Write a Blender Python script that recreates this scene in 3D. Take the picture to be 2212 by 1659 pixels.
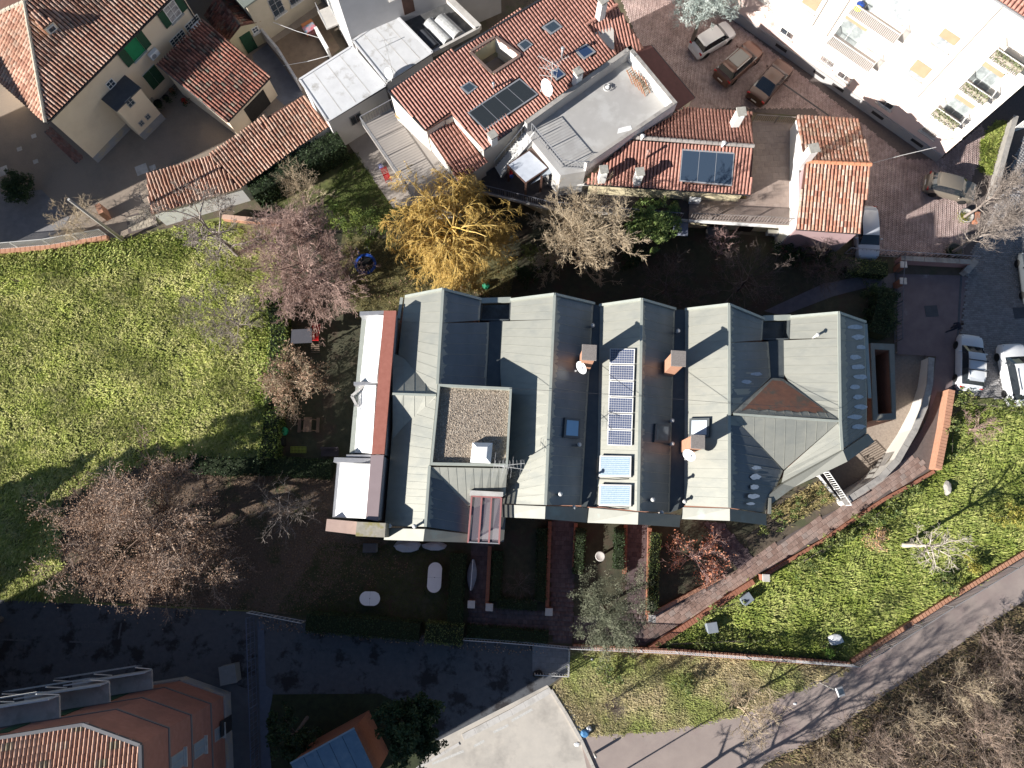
import bpy, bmesh, math, random
import numpy as np
from mathutils import Vector, Matrix
random.seed(7); RNG = np.random.default_rng(7)
scene = bpy.context.scene
for o in list(bpy.data.objects): bpy.data.objects.remove(o)
# ---------------- camera: drone about 53 m up, tilted a little off the vertical
CAM_H = 53.0; TILT = math.radians(11.6); FPX = 1533.0; PCX, PCY = 1106.0, 829.5
cam = bpy.data.cameras.new('camera'); camo = bpy.data.objects.new('camera', cam)
scene.collection.objects.link(camo); scene.camera = camo
camo.location = (0, 0, CAM_H); camo.rotation_euler = (TILT, 0, 0)
cam.sensor_width = 36.0; cam.lens = 36.0 * FPX / 2212.0; cam.clip_end = 3000
# ---------------- sky, sun, exposure
SUN_EL = math.radians(23.0); SUN_AZ = math.radians(28.5)      # shadows run towards +x, turned 28.5 deg to +y
world = bpy.data.worlds.new('World'); scene.world = world; world.use_nodes = True
wn = world.node_tree; bg = wn.nodes['Background']
sky = wn.nodes.new('ShaderNodeTexSky'); sky.sky_type = 'NISHITA'; sky.sun_disc = False
sky.sun_elevation = SUN_EL
sdx, sdy = -math.cos(SUN_AZ), -math.sin(SUN_AZ)               # towards the sun
sky.sun_rotation = math.atan2(sdx, sdy)
sky.altitude = 60; sky.air_density = 0.9; sky.dust_density = 0.3; sky.ozone_density = 2.5
wn.links.new(sky.outputs[0], bg.inputs[0]); bg.inputs[1].default_value = 0.05
sl = bpy.data.lights.new('sun', 'SUN'); sl.energy = 5.0; sl.angle = math.radians(0.5); sl.color = (1.0, 0.965, 0.915)
so = bpy.data.objects.new('sun', sl); scene.collection.objects.link(so)
so.rotation_euler = Vector((math.cos(SUN_AZ) * math.cos(SUN_EL), math.sin(SUN_AZ) * math.cos(SUN_EL), -math.sin(SUN_EL))).to_track_quat('-Z', 'Y').to_euler()
vs = scene.view_settings; vs.view_transform = 'Standard'; vs.look = 'None'; vs.gamma = 1.0; vs.use_curve_mapping = False
vs.exposure = 1.0
try:
    scene.cycles.max_bounces = 6; scene.cycles.diffuse_bounces = 3; scene.cycles.glossy_bounces = 3; scene.cycles.transparent_max_bounces = 12
    scene.cycles.use_denoising = True; scene.cycles.caustics_reflective = False; scene.cycles.caustics_refractive = False
except Exception: pass

# ---------------- geometry helpers
_ct, _st = math.cos(TILT), math.sin(TILT)
def ray(px, py):
    dx = px - PCX; dy = PCY - py
    return Vector((dx, FPX * _st + dy * _ct, -FPX * _ct + dy * _st))
def V(px, py, z=0.0):                      # the place at height z that the survey picture shows at (px, py)
    d = ray(px, py); s = (CAM_H - z) / -d.z
    return Vector((d.x * s, d.y * s, z))
def onplane(px, py, p0, n):
    d = ray(px, py); o = Vector((0, 0, CAM_H)); t = (p0 - o).dot(n) / d.dot(n)
    return o + d * t
def plane3(a, b, c):
    n = (b - a).cross(c - a).normalized()
    if n.z < 0: n = -n
    return a, n
def xy(v, z): return Vector((v[0], v[1], z))
Z = Vector((0, 0, 1))

class MB:
    def __init__(s): s.v = []; s.f = []
    def poly(s, pts):
        b = len(s.v); s.v += [tuple(p) for p in pts]; s.f.append(tuple(range(b, b + len(pts)))); return s
    def hull(s, low, top):                 # two matching loops joined into a closed solid
        n = len(low); b = len(s.v); s.v += [tuple(p) for p in low] + [tuple(p) for p in top]
        s.f.append(tuple(range(b + n - 1, b - 1, -1))); s.f.append(tuple(range(b + n, b + 2 * n)))
        for i in range(n):
            j = (i + 1) % n; s.f.append((b + i, b + j, b + n + j, b + n + i))
        return s
    def prism(s, pts, z0, z1):
        pts = ccw(pts); return s.hull([xy(p, z0) for p in pts], [xy(p, z1) for p in pts])
    def slab(s, pts, th):                  # polygon given by its top face, thickness downwards along its normal
        n = newell(pts); pts = list(pts)
        if n.z < 0: pts.reverse(); n = -n
        return s.hull([Vector(p) - n * th for p in pts], pts)
    def box(s, c, size, yaw=0.0, m=None):
        hx, hy, hz = size[0] / 2, size[1] / 2, size[2] / 2
        R = m if m is not None else Matrix.Rotation(yaw, 3, 'Z'); c = Vector(c)
        P = [c + R @ Vector((a * hx, b * hy, d * hz)) for d in (-1, 1) for a, b in ((-1, -1), (1, -1), (1, 1), (-1, 1))]
        return s.hull(P[:4], P[4:])
    def beam(s, a, b, w, h, up=Z):         # bar from a to b; w across, h along 'up'
        a = Vector(a); b = Vector(b); d = (b - a).normalized(); sd = d.cross(up)
        sd = Vector((1, 0, 0)) if sd.length < 1e-5 else sd.normalized(); u = sd.cross(d).normalized()
        q = [sd * (w / 2) + u * (h / 2), -sd * (w / 2) + u * (h / 2), -sd * (w / 2) - u * (h / 2), sd * (w / 2) - u * (h / 2)]
        return s.hull([a + k for k in q], [b + k for k in q])
    def tube(s, pts, r, n=6, cap=True):
        pts = [Vector(p) for p in pts]; rr = r if isinstance(r, (list, tuple)) else [r] * len(pts)
        b = len(s.v); ref = None
        for i, p in enumerate(pts):
            d = (pts[min(i + 1, len(pts) - 1)] - pts[max(i - 1, 0)]).normalized()
            if ref is None: ref = d.orthogonal().normalized()
            ref = (ref - d * ref.dot(d)).normalized(); o = d.cross(ref)
            for k in range(n):
                a = 2 * math.pi * k / n; s.v.append(tuple(p + (ref * math.cos(a) + o * math.sin(a)) * rr[i]))
        for i in range(len(pts) - 1):
            for k in range(n):
                k2 = (k + 1) % n; s.f.append((b + i * n + k, b + i * n + k2, b + (i + 1) * n + k2, b + (i + 1) * n + k))
        if cap:
            s.f.append(tuple(range(b + n - 1, b - 1, -1))); e = b + (len(pts) - 1) * n; s.f.append(tuple(range(e, e + n)))
        return s
    def lathe(s, prof, c, n=16, axis=None):  # prof: (radius, height) pairs
        c = Vector(c); b = len(s.v); R = Matrix.Identity(3) if axis is None else Vector(axis).to_track_quat('Z', 'Y').to_matrix()
        for r, h in prof:
            for k in range(n):
                a = 2 * math.pi * k / n; s.v.append(tuple(c + R @ Vector((r * math.cos(a), r * math.sin(a), h))))
        for i in range(len(prof) - 1):
            for k in range(n):
                k2 = (k + 1) % n; s.f.append((b + i * n + k, b + i * n + k2, b + (i + 1) * n + k2, b + (i + 1) * n + k))
        s.f.append(tuple(range(b + n - 1, b - 1, -1))); e = b + (len(prof) - 1) * n; s.f.append(tuple(range(e, e + n)))
        return s
    def mesh(s, name):
        me = bpy.data.meshes.new(name); me.from_pydata(s.v, [], s.f); me.update(); return me
    def build(s, name, mat, parent=None, smooth=False, bevel=0.0):
        me = s.mesh(name)
        if bevel:
            bm = bmesh.new(); bm.from_mesh(me)
            bmesh.ops.bevel(bm, geom=bm.edges[:], offset=bevel, segments=1, affect='EDGES', clamp_overlap=True)
            bm.to_mesh(me); bm.free()
        return add(name, me, mat, parent, smooth)
def newell(pts):
    n = Vector((0, 0, 0)); k = len(pts)
    for i in range(k):
        a = Vector(pts[i]); b = Vector(pts[(i + 1) % k])
        n += Vector(((a.y - b.y) * (a.z + b.z), (a.z - b.z) * (a.x + b.x), (a.x - b.x) * (a.y + b.y)))
    return n.normalized()
def ccw(pts):
    pts = list(pts); a = 0
    for i in range(len(pts)):
        p = pts[i]; q = pts[(i + 1) % len(pts)]; a += p[0] * q[1] - q[0] * p[1]
    return pts if a > 0 else pts[::-1]
def add(name, me, mat, parent=None, smooth=False):
    if mat is not None and not me.materials: me.materials.append(mat)
    if smooth: me.polygons.foreach_set('use_smooth', [True] * len(me.polygons))
    o = bpy.data.objects.new(name, me); scene.collection.objects.link(o)
    if parent is not None: attach(o, parent)
    return o
WLOC = {}
def wloc(o):
    return WLOC.get(o.name, Vector((0, 0, 0)))
def attach(o, parent):
    o.parent = parent; o.matrix_parent_inverse = Matrix.Translation(-wloc(parent))
def tag(o, label=None, cat=None, group=None, kind=None):
    if label: o['label'] = label
    if cat: o['category'] = cat
    if group: o['group'] = group
    if kind: o['kind'] = kind
    return o
def thing(name, label, cat, loc=(0, 0, 0), group=None):
    o = bpy.data.objects.new(name, None); scene.collection.objects.link(o); o.empty_display_size = 0.2
    o.location = loc; WLOC[o.name] = Vector(loc)
    return tag(o, label, cat, group)
def copy_tree(src, loc=None, rotz=None, label=None, group=None, parent=None):
    kids = [k for k in bpy.data.objects if k.parent == src]
    c = src.copy(); scene.collection.objects.link(c)
    if parent is not None: c.parent = parent
    if loc is not None: c.location = loc
    if rotz is not None: c.rotation_euler = (0, 0, rotz)
    if label: c['label'] = label
    if group: c['group'] = group
    for k in kids: copy_tree(k, parent=c)
    return c
def nmesh(name, v, f, mat, parent=None, rnd=None, smooth=False):   # numpy arrays: vertices, faces (all quads or all triangles), a tint per vertex
    v = np.ascontiguousarray(v, dtype=np.float32); f = np.ascontiguousarray(f, dtype=np.int32); k = f.shape[1]
    me = bpy.data.meshes.new(name); me.vertices.add(len(v)); me.vertices.foreach_set('co', v.ravel())
    me.loops.add(f.size); me.loops.foreach_set('vertex_index', f.ravel())
    me.polygons.add(len(f)); me.polygons.foreach_set('loop_start', np.arange(0, f.size, k, dtype=np.int32))
    me.polygons.foreach_set('loop_total', np.full(len(f), k, dtype=np.int32))
    if rnd is not None:
        at = me.attributes.new('rnd', 'FLOAT', 'POINT'); at.data.foreach_set('value', np.ascontiguousarray(rnd, dtype=np.float32))
    me.update(); me.validate()
    return add(name, me, mat, parent, smooth)
def inpoly(x, y, poly):
    x = np.asarray(x); y = np.asarray(y); r = np.zeros(x.shape, bool); n = len(poly); j = n - 1
    for i in range(n):
        xi, yi = poly[i][0], poly[i][1]; xj, yj = poly[j][0], poly[j][1]
        c = ((yi > y) != (yj > y)) & (x < (xj - xi) * (y - yi) / (yj - yi + 1e-12) + xi); r ^= c; j = i
    return r
def scatter(poly, dens):                   # random points (n,2) inside an xy polygon
    P = np.array([(p[0], p[1]) for p in poly]); lo = P.min(0); hi = P.max(0)
    n = int((hi - lo).prod() * dens); q = lo + RNG.random((n, 2)) * (hi - lo)
    return q[inpoly(q[:, 0], q[:, 1], P)]
def px(pts, z=0.0): return [V(p[0], p[1], z) for p in pts]
# ---------------- materials (all procedural)
MATS = {}
def _nodes(name):
    m = bpy.data.materials.new(name); m.use_nodes = True; nt = m.node_tree; b = nt.nodes['Principled BSDF']; return m, nt, b
def M(name, c1, c2=None, scale=3.0, rough=0.8, bump=0.0, bscale=None, metal=0.0, spec=0.3, detail=5.0, c3=None, s3=0.6, coat=0.0, stretch=None, t3=(0.5, 0.62)):
    if name in MATS: return MATS[name]
    m, nt, b = _nodes(name); N = nt.nodes; L = nt.links
    b.inputs['Roughness'].default_value = rough; b.inputs['Metallic'].default_value = metal
    b.inputs['Specular IOR Level'].default_value = spec; b.inputs['Coat Weight'].default_value = coat
    tc = N.new('ShaderNodeTexCoord'); mp = N.new('ShaderNodeMapping'); L.new(tc.outputs['Object'], mp.inputs[0])
    if stretch: mp.inputs['Scale'].default_value = stretch
    if c2 is None: c2 = tuple(x * 0.86 for x in c1)
    nz = N.new('ShaderNodeTexNoise'); nz.inputs['Scale'].default_value = scale; nz.inputs['Detail'].default_value = detail; nz.inputs['Roughness'].default_value = 0.62
    L.new(mp.outputs[0], nz.inputs['Vector'])
    rp = N.new('ShaderNodeValToRGB'); rp.color_ramp.elements[0].position = 0.32; rp.color_ramp.elements[1].position = 0.68
    rp.color_ramp.elements[0].color = (*c2, 1); rp.color_ramp.elements[1].color = (*c1, 1); L.new(nz.outputs['Fac'], rp.inputs[0])
    col = rp.outputs[0]
    if c3 is not None:
        n3 = N.new('ShaderNodeTexNoise'); n3.inputs['Scale'].default_value = s3; n3.inputs['Detail'].default_value = 7; n3.inputs['Roughness'].default_value = 0.65; L.new(mp.outputs[0], n3.inputs['Vector'])
        r3 = N.new('ShaderNodeValToRGB'); r3.color_ramp.elements[0].position = t3[0]; r3.color_ramp.elements[1].position = t3[1]; L.new(n3.outputs['Fac'], r3.inputs[0])
        mx = N.new('ShaderNodeMix'); mx.data_type = 'RGBA'; L.new(r3.outputs[0], mx.inputs[0]); L.new(col, mx.inputs[6]); mx.inputs[7].default_value = (*c3, 1); col = mx.outputs[2]
    L.new(col, b.inputs['Base Color'])
    if bump:
        bn = N.new('ShaderNodeTexNoise'); bn.inputs['Scale'].default_value = bscale or scale * 4; bn.inputs['Detail'].default_value = 4; L.new(mp.outputs[0], bn.inputs['Vector'])
        bp = N.new('ShaderNodeBump'); bp.inputs['Strength'].default_value = bump; bp.inputs['Distance'].default_value = 0.05; L.new(bn.outputs['Fac'], bp.inputs['Height']); L.new(bp.outputs[0], b.inputs['Normal'])
    MATS[name] = m; return m
def MR(name, cols, rough=0.8, noise=0.25, nscale=6.0, spec=0.3, transl=0.0, patch=None, pscale=0.25):   # colour by the mesh's 'rnd' tint
    if name in MATS: return MATS[name]
    m, nt, b = _nodes(name); N = nt.nodes; L = nt.links
    b.inputs['Roughness'].default_value = rough; b.inputs['Specular IOR Level'].default_value = spec
    at = N.new('ShaderNodeAttribute'); at.attribute_name = 'rnd'
    rp = N.new('ShaderNodeValToRGB'); e = rp.color_ramp.elements
    for i, c in enumerate(cols):
        p = i / (len(cols) - 1)
        q = e[0] if i == 0 else (e[1] if i == len(cols) - 1 else e.new(p))
        if i == len(cols) - 1: q = e[len(e) - 1]
        q.position = p; q.color = (*c, 1)
    L.new(at.outputs['Fac'], rp.inputs[0]); col = rp.outputs[0]
    tc = N.new('ShaderNodeTexCoord')
    geo = N.new('ShaderNodeNewGeometry')
    if patch is not None:
        pz = N.new('ShaderNodeTexNoise'); pz.inputs['Scale'].default_value = pscale; pz.inputs['Detail'].default_value = 4; L.new(geo.outputs['Position'], pz.inputs['Vector'])
        pr = N.new('ShaderNodeValToRGB'); pr.color_ramp.elements[0].position = 0.42; pr.color_ramp.elements[1].position = 0.62; L.new(pz.outputs['Fac'], pr.inputs[0])
        mx = N.new('ShaderNodeMix'); mx.data_type = 'RGBA'; mx.blend_type = 'MULTIPLY'; L.new(pr.outputs[0], mx.inputs[0]); L.new(col, mx.inputs[6]); mx.inputs[7].default_value = (*patch, 1); col = mx.outputs[2]
    if noise:
        nz = N.new('ShaderNodeTexNoise'); nz.inputs['Scale'].default_value = nscale; nz.inputs['Detail'].default_value = 5; L.new(geo.outputs['Position'], nz.inputs['Vector'])
        mr = N.new('ShaderNodeMapRange'); mr.inputs[3].default_value = 1 - noise; mr.inputs[4].default_value = 1 + noise; mr.inputs[1].default_value = 0.3; mr.inputs[2].default_value = 0.7; L.new(nz.outputs['Fac'], mr.inputs[0])
        hs = N.new('ShaderNodeHueSaturation'); L.new(col, hs.inputs['Color']); L.new(mr.outputs[0], hs.inputs['Value']); col = hs.outputs[0]
    L.new(col, b.inputs['Base Color'])
    if transl:
        tb = N.new('ShaderNodeBsdfTranslucent'); L.new(col, tb.inputs[0]); ms = N.new('ShaderNodeMixShader'); ms.inputs[0].default_value = transl
        L.new(b.outputs[0], ms.inputs[1]); L.new(tb.outputs[0], ms.inputs[2]); L.new(ms.outputs[0], N['Material Output'].inputs[0])
    MATS[name] = m; return m
def MG(name, tint=(0.05, 0.07, 0.09), rough=0.05):           # window glass seen from outside: dark, glossy
    if name in MATS: return MATS[name]
    m, nt, b = _nodes(name); b.inputs['Base Color'].default_value = (*tint, 1); b.inputs['Roughness'].default_value = rough
    b.inputs['Specular IOR Level'].default_value = 0.7; b.inputs['IOR'].default_value = 1.5; b.inputs['Coat Weight'].default_value = 0.5; b.inputs['Coat Roughness'].default_value = 0.03
    MATS[name] = m; return m
def MT(name, tint=(0.8, 0.85, 0.85), alpha=0.35):            # see-through glass
    if name in MATS: return MATS[name]
    m, nt, b = _nodes(name); b.inputs['Base Color'].default_value = (*tint, 1); b.inputs['Roughness'].default_value = 0.08; b.inputs['Alpha'].default_value = alpha
    b.inputs['Specular IOR Level'].default_value = 0.6
    MATS[name] = m; return m
zinc = M('zinc', (0.385, 0.378, 0.325), (0.345, 0.342, 0.295), 1.4, 0.57, metal=0.62, spec=0.45, c3=(0.32, 0.322, 0.285), s3=0.5, stretch=(1, 2.2, 1))
zinc_light = M('zinc_light', (0.26, 0.256, 0.222), (0.23, 0.23, 0.20), 1.5, 0.6, metal=0.3, spec=0.45, c3=(0.27, 0.30, 0.27), s3=0.9, t3=(0.55, 0.7))
zinc_edge = M('zinc_edge', (0.44, 0.46, 0.40), (0.38, 0.40, 0.35), 2.0, 0.5, metal=0.2, spec=0.4)
dew = M('dewy_zinc', (0.215, 0.235, 0.225), (0.165, 0.19, 0.195), 0.9, 0.30, spec=0.5, c3=(0.075, 0.075, 0.07), s3=0.45, stretch=(1, 0.5, 1), t3=(0.53, 0.57))
zinc_dark = M('zinc_gutter', (0.10, 0.11, 0.11), (0.07, 0.08, 0.085), 2.0, 0.35, spec=0.5)
frost = M('frost', (0.62, 0.67, 0.72), (0.42, 0.48, 0.54), 6, 0.9)
white_paint = M('white_paint', (0.80, 0.79, 0.76), (0.74, 0.73, 0.70), 2, 0.7)
white_plastic = M('white_plastic', (0.80, 0.80, 0.79), (0.76, 0.76, 0.75), 3, 0.4)
cream = M('cream_plaster', (0.80, 0.67, 0.50), (0.74, 0.61, 0.45), 0.6, 0.9, bump=0.05, bscale=20, c3=(0.66, 0.54, 0.40), s3=0.35, t3=(0.55, 0.8))
cream2 = M('pale_yellow_plaster', (0.66, 0.58, 0.38), (0.60, 0.52, 0.34), 0.8, 0.9)
whitewall = M('whitewashed_plaster', (0.76, 0.735, 0.71), (0.70, 0.67, 0.645), 0.9, 0.9, bump=0.05, bscale=15, c3=(0.50, 0.46, 0.43), s3=0.5, t3=(0.58, 0.8))
greywall = M('grey_plaster', (0.40, 0.39, 0.38), (0.35, 0.34, 0.335), 0.7, 0.9, bump=0.06, bscale=12)
plinth = M('grey_plinth', (0.36, 0.36, 0.37), (0.30, 0.30, 0.31), 2, 0.9, c3=(0.42, 0.36, 0.28), s3=1.0)
pinkwall = M('pink_plaster', (0.80, 0.62, 0.55), (0.76, 0.58, 0.51), 0.8, 0.9)
palewall = M('pale_cream_plaster', (0.86, 0.80, 0.72), (0.83, 0.77, 0.69), 0.5, 0.9)
darkred = M('dark_red_plinth', (0.42, 0.24, 0.22), (0.38, 0.21, 0.19), 1.2, 0.9)
brick = M('brick_red', (0.36, 0.16, 0.10), (0.29, 0.12, 0.075), 5, 0.9, bump=0.1, bscale=30)
brick_or = M('brick_orange', (0.52, 0.28, 0.18), (0.44, 0.22, 0.14), 5, 0.9, bump=0.1, bscale=30)
terracotta = M('terracotta_floor', (0.42, 0.18, 0.10), (0.36, 0.15, 0.085), 3, 0.8)
concrete = M('concrete', (0.42, 0.39, 0.35), (0.34, 0.315, 0.285), 3, 0.9, bump=0.05, bscale=25, c3=(0.28, 0.26, 0.24), s3=1.2)
concrete_l = M('light_concrete', (0.58, 0.55, 0.51), (0.50, 0.475, 0.44), 3, 0.9, c3=(0.42, 0.395, 0.36), s3=1.0)
gravel_m = M('roof_gravel', (0.44, 0.365, 0.285), (0.22, 0.18, 0.14), 9.0, 0.95, bump=0.6, bscale=22, detail=3)
dark_metal = M('dark_metal', (0.06, 0.06, 0.065), (0.045, 0.045, 0.05), 4, 0.45, metal=0.3)
grey_metal = M('galvanised_metal', (0.42, 0.42, 0.43), (0.36, 0.36, 0.37), 4, 0.45, metal=0.4)
pale_metal = M('pale_metal', (0.62, 0.61, 0.58), (0.55, 0.54, 0.52), 4, 0.5, metal=0.1)
black = M('black_rubber', (0.02, 0.02, 0.02), (0.015, 0.015, 0.015), 4, 0.7)
wood = M('weathered_wood', (0.26, 0.19, 0.14), (0.19, 0.135, 0.10), 4, 0.85)
wood_dark = M('dark_brown_wood', (0.11, 0.06, 0.045), (0.08, 0.045, 0.035), 4, 0.7)
green_paint = M('dark_green_paint', (0.028, 0.085, 0.048), (0.02, 0.065, 0.035), 4, 0.6)
green_bright = M('green_shade_cloth', (0.02, 0.25, 0.10), (0.018, 0.20, 0.08), 2, 0.8)
maroon = M('maroon_sheet', (0.15, 0.060, 0.052), (0.12, 0.048, 0.042), 2, 0.75, bump=0.05)
mauve = M('mauve_sheet', (0.33, 0.255, 0.255), (0.30, 0.23, 0.23), 1, 0.6)
redcoping = M('red_brick_coping', (0.40, 0.155, 0.115), (0.34, 0.125, 0.09), 4, 0.85)
bluesheet = M('blue_grey_sheet', (0.155, 0.235, 0.305), (0.12, 0.19, 0.26), 2.5, 0.6, c3=(0.20, 0.27, 0.33), s3=1.4)
membrane = M('pale_roof_membrane', (0.66, 0.66, 0.66), (0.58, 0.58, 0.58), 1.3, 0.75, bump=0.04, bscale=6, c3=(0.36, 0.34, 0.31), s3=0.9, t3=(0.56, 0.72))
terrace_grey = M('terrace_grey', (0.42, 0.405, 0.385), (0.38, 0.365, 0.345), 1.0, 0.7, c3=(0.46, 0.45, 0.43), s3=0.5)
terrace_brown = M('terrace_tiles', (0.30, 0.235, 0.20), (0.26, 0.20, 0.17), 1.5, 0.8)
slate = M('dark_felt', (0.085, 0.09, 0.10), (0.065, 0.07, 0.08), 2, 0.8)
pv_blue = M('solar_cell', (0.075, 0.09, 0.15), (0.06, 0.075, 0.125), 8, 0.18, spec=0.6)
collector = M('solar_collector_glass', (0.30, 0.37, 0.42), (0.20, 0.29, 0.36), 9, 0.25, spec=0.6)
glass = MG('dark_glass'); glass_blue = MG('blue_glass', (0.03, 0.055, 0.12), 0.08); glass_sky = MG('sky_glass', (0.22, 0.42, 0.62), 0.1)
clear = MT('clear_glass', (0.22, 0.19, 0.21), 0.55)
mesh_white = MT('white_corrugated_plastic', (0.85, 0.86, 0.88), 0.9)
red_plastic = M('red_plastic', (0.55, 0.03, 0.03), (0.45, 0.02, 0.025), 3, 0.4)
blue_plastic = M('blue_plastic', (0.03, 0.10, 0.45), (0.025, 0.08, 0.38), 3, 0.45)
green_plastic = M('green_plastic', (0.03, 0.30, 0.16), (0.02, 0.24, 0.12), 3, 0.5)
yellow_plastic = M('yellow_plastic', (0.75, 0.62, 0.05), (0.65, 0.54, 0.04), 3, 0.5)
rust_paint = M('dusty_red_paint', (0.36, 0.16, 0.15), (0.32, 0.13, 0.125), 3, 0.6)
bark = M('bark', (0.20, 0.165, 0.14), (0.12, 0.10, 0.085), 5, 0.95, bump=0.2, bscale=14)
TILE_COLS = [(0.23, 0.105, 0.075), (0.36, 0.16, 0.105), (0.43, 0.20, 0.13), (0.48, 0.25, 0.17), (0.54, 0.33, 0.24), (0.30, 0.20, 0.15)]
tile_new = MR('roof_tile_new', [(0.40, 0.195, 0.150), (0.45, 0.225, 0.172), (0.49, 0.25, 0.195), (0.46, 0.232, 0.178)], 0.75, 0.2, 5, patch=(.84, .82, .82), pscale=.4)
tile_old = MR('roof_tile_old', [(0.36, 0.19, 0.135), (0.46, 0.25, 0.175), (0.50, 0.29, 0.205), (0.54, 0.33, 0.24), (0.57, 0.38, 0.29), (0.42, 0.29, 0.22)], 0.85, 0.28, 7, patch=(.74, .72, .70), pscale=.45)
tile_dark = MR('roof_tile_mossy', [(0.13, 0.075, 0.06), (0.26, 0.105, 0.075), (0.33, 0.135, 0.095), (0.36, 0.165, 0.12), (0.22, 0.17, 0.13)], 0.85, 0.28, 5, patch=(.66, .72, .72), pscale=.6)
tile_mix = MR('roof_tile_patchwork', [(0.32, 0.15, 0.105), (0.45, 0.215, 0.145), (0.50, 0.265, 0.19), (0.58, 0.42, 0.34), (0.42, 0.28, 0.20), (0.53, 0.245, 0.16)], 0.85, 0.25, 6)
tile_bands = MR('roof_tile_banded', [(0.26, 0.155, 0.10), (0.46, 0.25, 0.17), (0.52, 0.30, 0.21), (0.56, 0.36, 0.27), (0.33, 0.26, 0.17)], 0.85, 0.2, 6)
under = M('tile_underlay', (0.155, 0.078, 0.058), (0.12, 0.06, 0.045), 3, 0.9)
# ---------------- builders shared by many things
def tile_mesh(w, l, rnd, mat, rise=0.35):
    key = (round(w, 3), round(l, 3), round(rnd, 2), mat.name)
    if key in _TM: return _TM[key]
    v, f = tile_arrays(w, l, rise); me = bpy.data.meshes.new('tile')
    me.from_pydata([tuple(p) for p in v], [], [tuple(int(i) for i in q) for q in f] + [(0, 1, 2, 3, 4)][:0])
    at = me.attributes.new('rnd', 'FLOAT', 'POINT'); at.data.foreach_set('value', np.full(len(v), rnd, np.float32))
    me.materials.append(mat); me.update(); _TM[key] = me; return me
_TM = {}
def tile_arrays(w, l, rise):
    # one barrel tile in local (u across, d downslope, n up): arch of 5 points, lower end wider and lifted
    def arch(hw, h, d, up):
        return [(-hw, d, up), (-hw * 0.72, d, up + h * 0.72), (0, d, up + h), (hw * 0.72, d, up + h * 0.72), (hw, d, up)]
    h = w * rise
    v = np.array(arch(w * 0.35, h * 0.9, -l * 0.56, 0.0) + arch(w * 0.39, h, l * 0.5, 0.015) + arch(w * 0.30, h * 0.72, l * 0.5, 0.013), float)
    f = [(i, i + 1, i + 6, i + 5) for i in range(4)] + [(5 + i, 6 + i, 11 + i, 10 + i) for i in range(4)]
    return v, np.array(f)
def tile_roof(roof, pts, eave, mat, w=0.26, l=0.40, nind=300, holes=(), th=0.14, rise=0.46, jitter=0.6, band=False, lift=0.0, decks=None):
    """lay barrel tiles on the plane polygon pts; eave = (a, b) points that give the direction of the courses"""
    pts = [Vector(p) for p in pts]; n = newell(pts); n = -n if n.z < 0 else n
    eu = (Vector(eave[1]) - Vector(eave[0])); eu = (eu - n * eu.dot(n)).normalized(); ed = n.cross(eu)
    if ed.z > 0: ed = -ed; eu = -eu
    o = Vector(eave[0])
    for dk in (decks or [pts]): MB().slab([Vector(p) - n * 0.015 for p in dk], th).build('roof_deck', under, roof)
    P = [((p - o).dot(eu), (p - o).dot(ed)) for p in pts]
    A = np.array(P); u0, d0 = A.min(0); u1, d1 = A.max(0)
    nu = int((u1 - u0) / w) + 1; nd = int((d1 - d0) / l) + 1
    us = u0 + (u1 - u0 - (nu - 1) * w) / 2 + np.arange(nu) * w
    ds = d1 - l * 0.5 + 0.05 - np.arange(nd) * l
    U, D = np.meshgrid(us, ds); U = U.ravel(); D = D.ravel(); ci = np.tile(np.arange(nu), nd); ri = np.repeat(np.arange(nd), nu)
    ok = inpoly(U, np.minimum(D, d1 - 0.02), P)
    for h in holes:
        ok &= ~inpoly(U, D, [((Vector(p) - o).dot(eu), (Vector(p) - o).dot(ed)) for p in h])
    U, D, ci, ri = U[ok], D[ok], ci[ok], ri[ok]; k = len(U)
    r = RNG.random(k)
    if band: r = np.clip(0.25 + 0.5 * RNG.random(k) * 0.7 + 0.5 * ((ri * 7 + (ci // 3) * 5) % 9 == 0), 0, 1)
    U = U + RNG.normal(0, 0.006 * jitter, k); D = D + RNG.normal(0, 0.012 * jitter, k)
    yaw = RNG.normal(0, 0.012 * jitter, k); up = 0.004 + RNG.random(k) * 0.012 * jitter + lift
    tv, tf = tile_arrays(w, l, rise); nv = len(tv)
    eu_, ed_, n_, o_ = (np.array(x) for x in (eu, ed, n, o))
    C = o_ + U[:, None] * eu_ + D[:, None] * ed_ + up[:, None] * n_
    dist = np.hypot(C[:, 0], C[:, 1] - 10); order = np.argsort(dist); ind = order[:nind]; rest = order[nind:]
    kk = rest; cu = np.cos(yaw[kk])[:, None]; su = np.sin(yaw[kk])[:, None]
    lu = tv[None, :, 0] * cu - tv[None, :, 1] * su; ld = tv[None, :, 0] * su + tv[None, :, 1] * cu
    W = C[kk][:, None, :] + lu[..., None] * eu_ + ld[..., None] * ed_ + np.repeat(tv[None, :, 2], len(kk), 0)[..., None] * n_
    if len(kk):
        F = (tf[None] + (np.arange(len(kk)) * nv)[:, None, None]).reshape(-1, 4)
        fo = nmesh('tile_field', W.reshape(-1, 3), F, mat, roof, np.repeat(r[kk], nv)); fo['kind'] = 'stuff'
    R = Matrix((eu, ed, n)).transposed().to_4x4(); inv = Matrix.Translation(-wloc(roof))
    for i in ind:
        me = tile_mesh(w, l, round(float(r[i]) * 7) / 7, mat, rise)
        t = bpy.data.objects.new('tile', me); scene.collection.objects.link(t); t.parent = roof; t.matrix_parent_inverse = inv
        t.matrix_basis = Matrix.Translation(Vector(C[i])) @ R @ Matrix.Rotation(float(yaw[i]), 4, 'Z')
    return n
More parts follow.
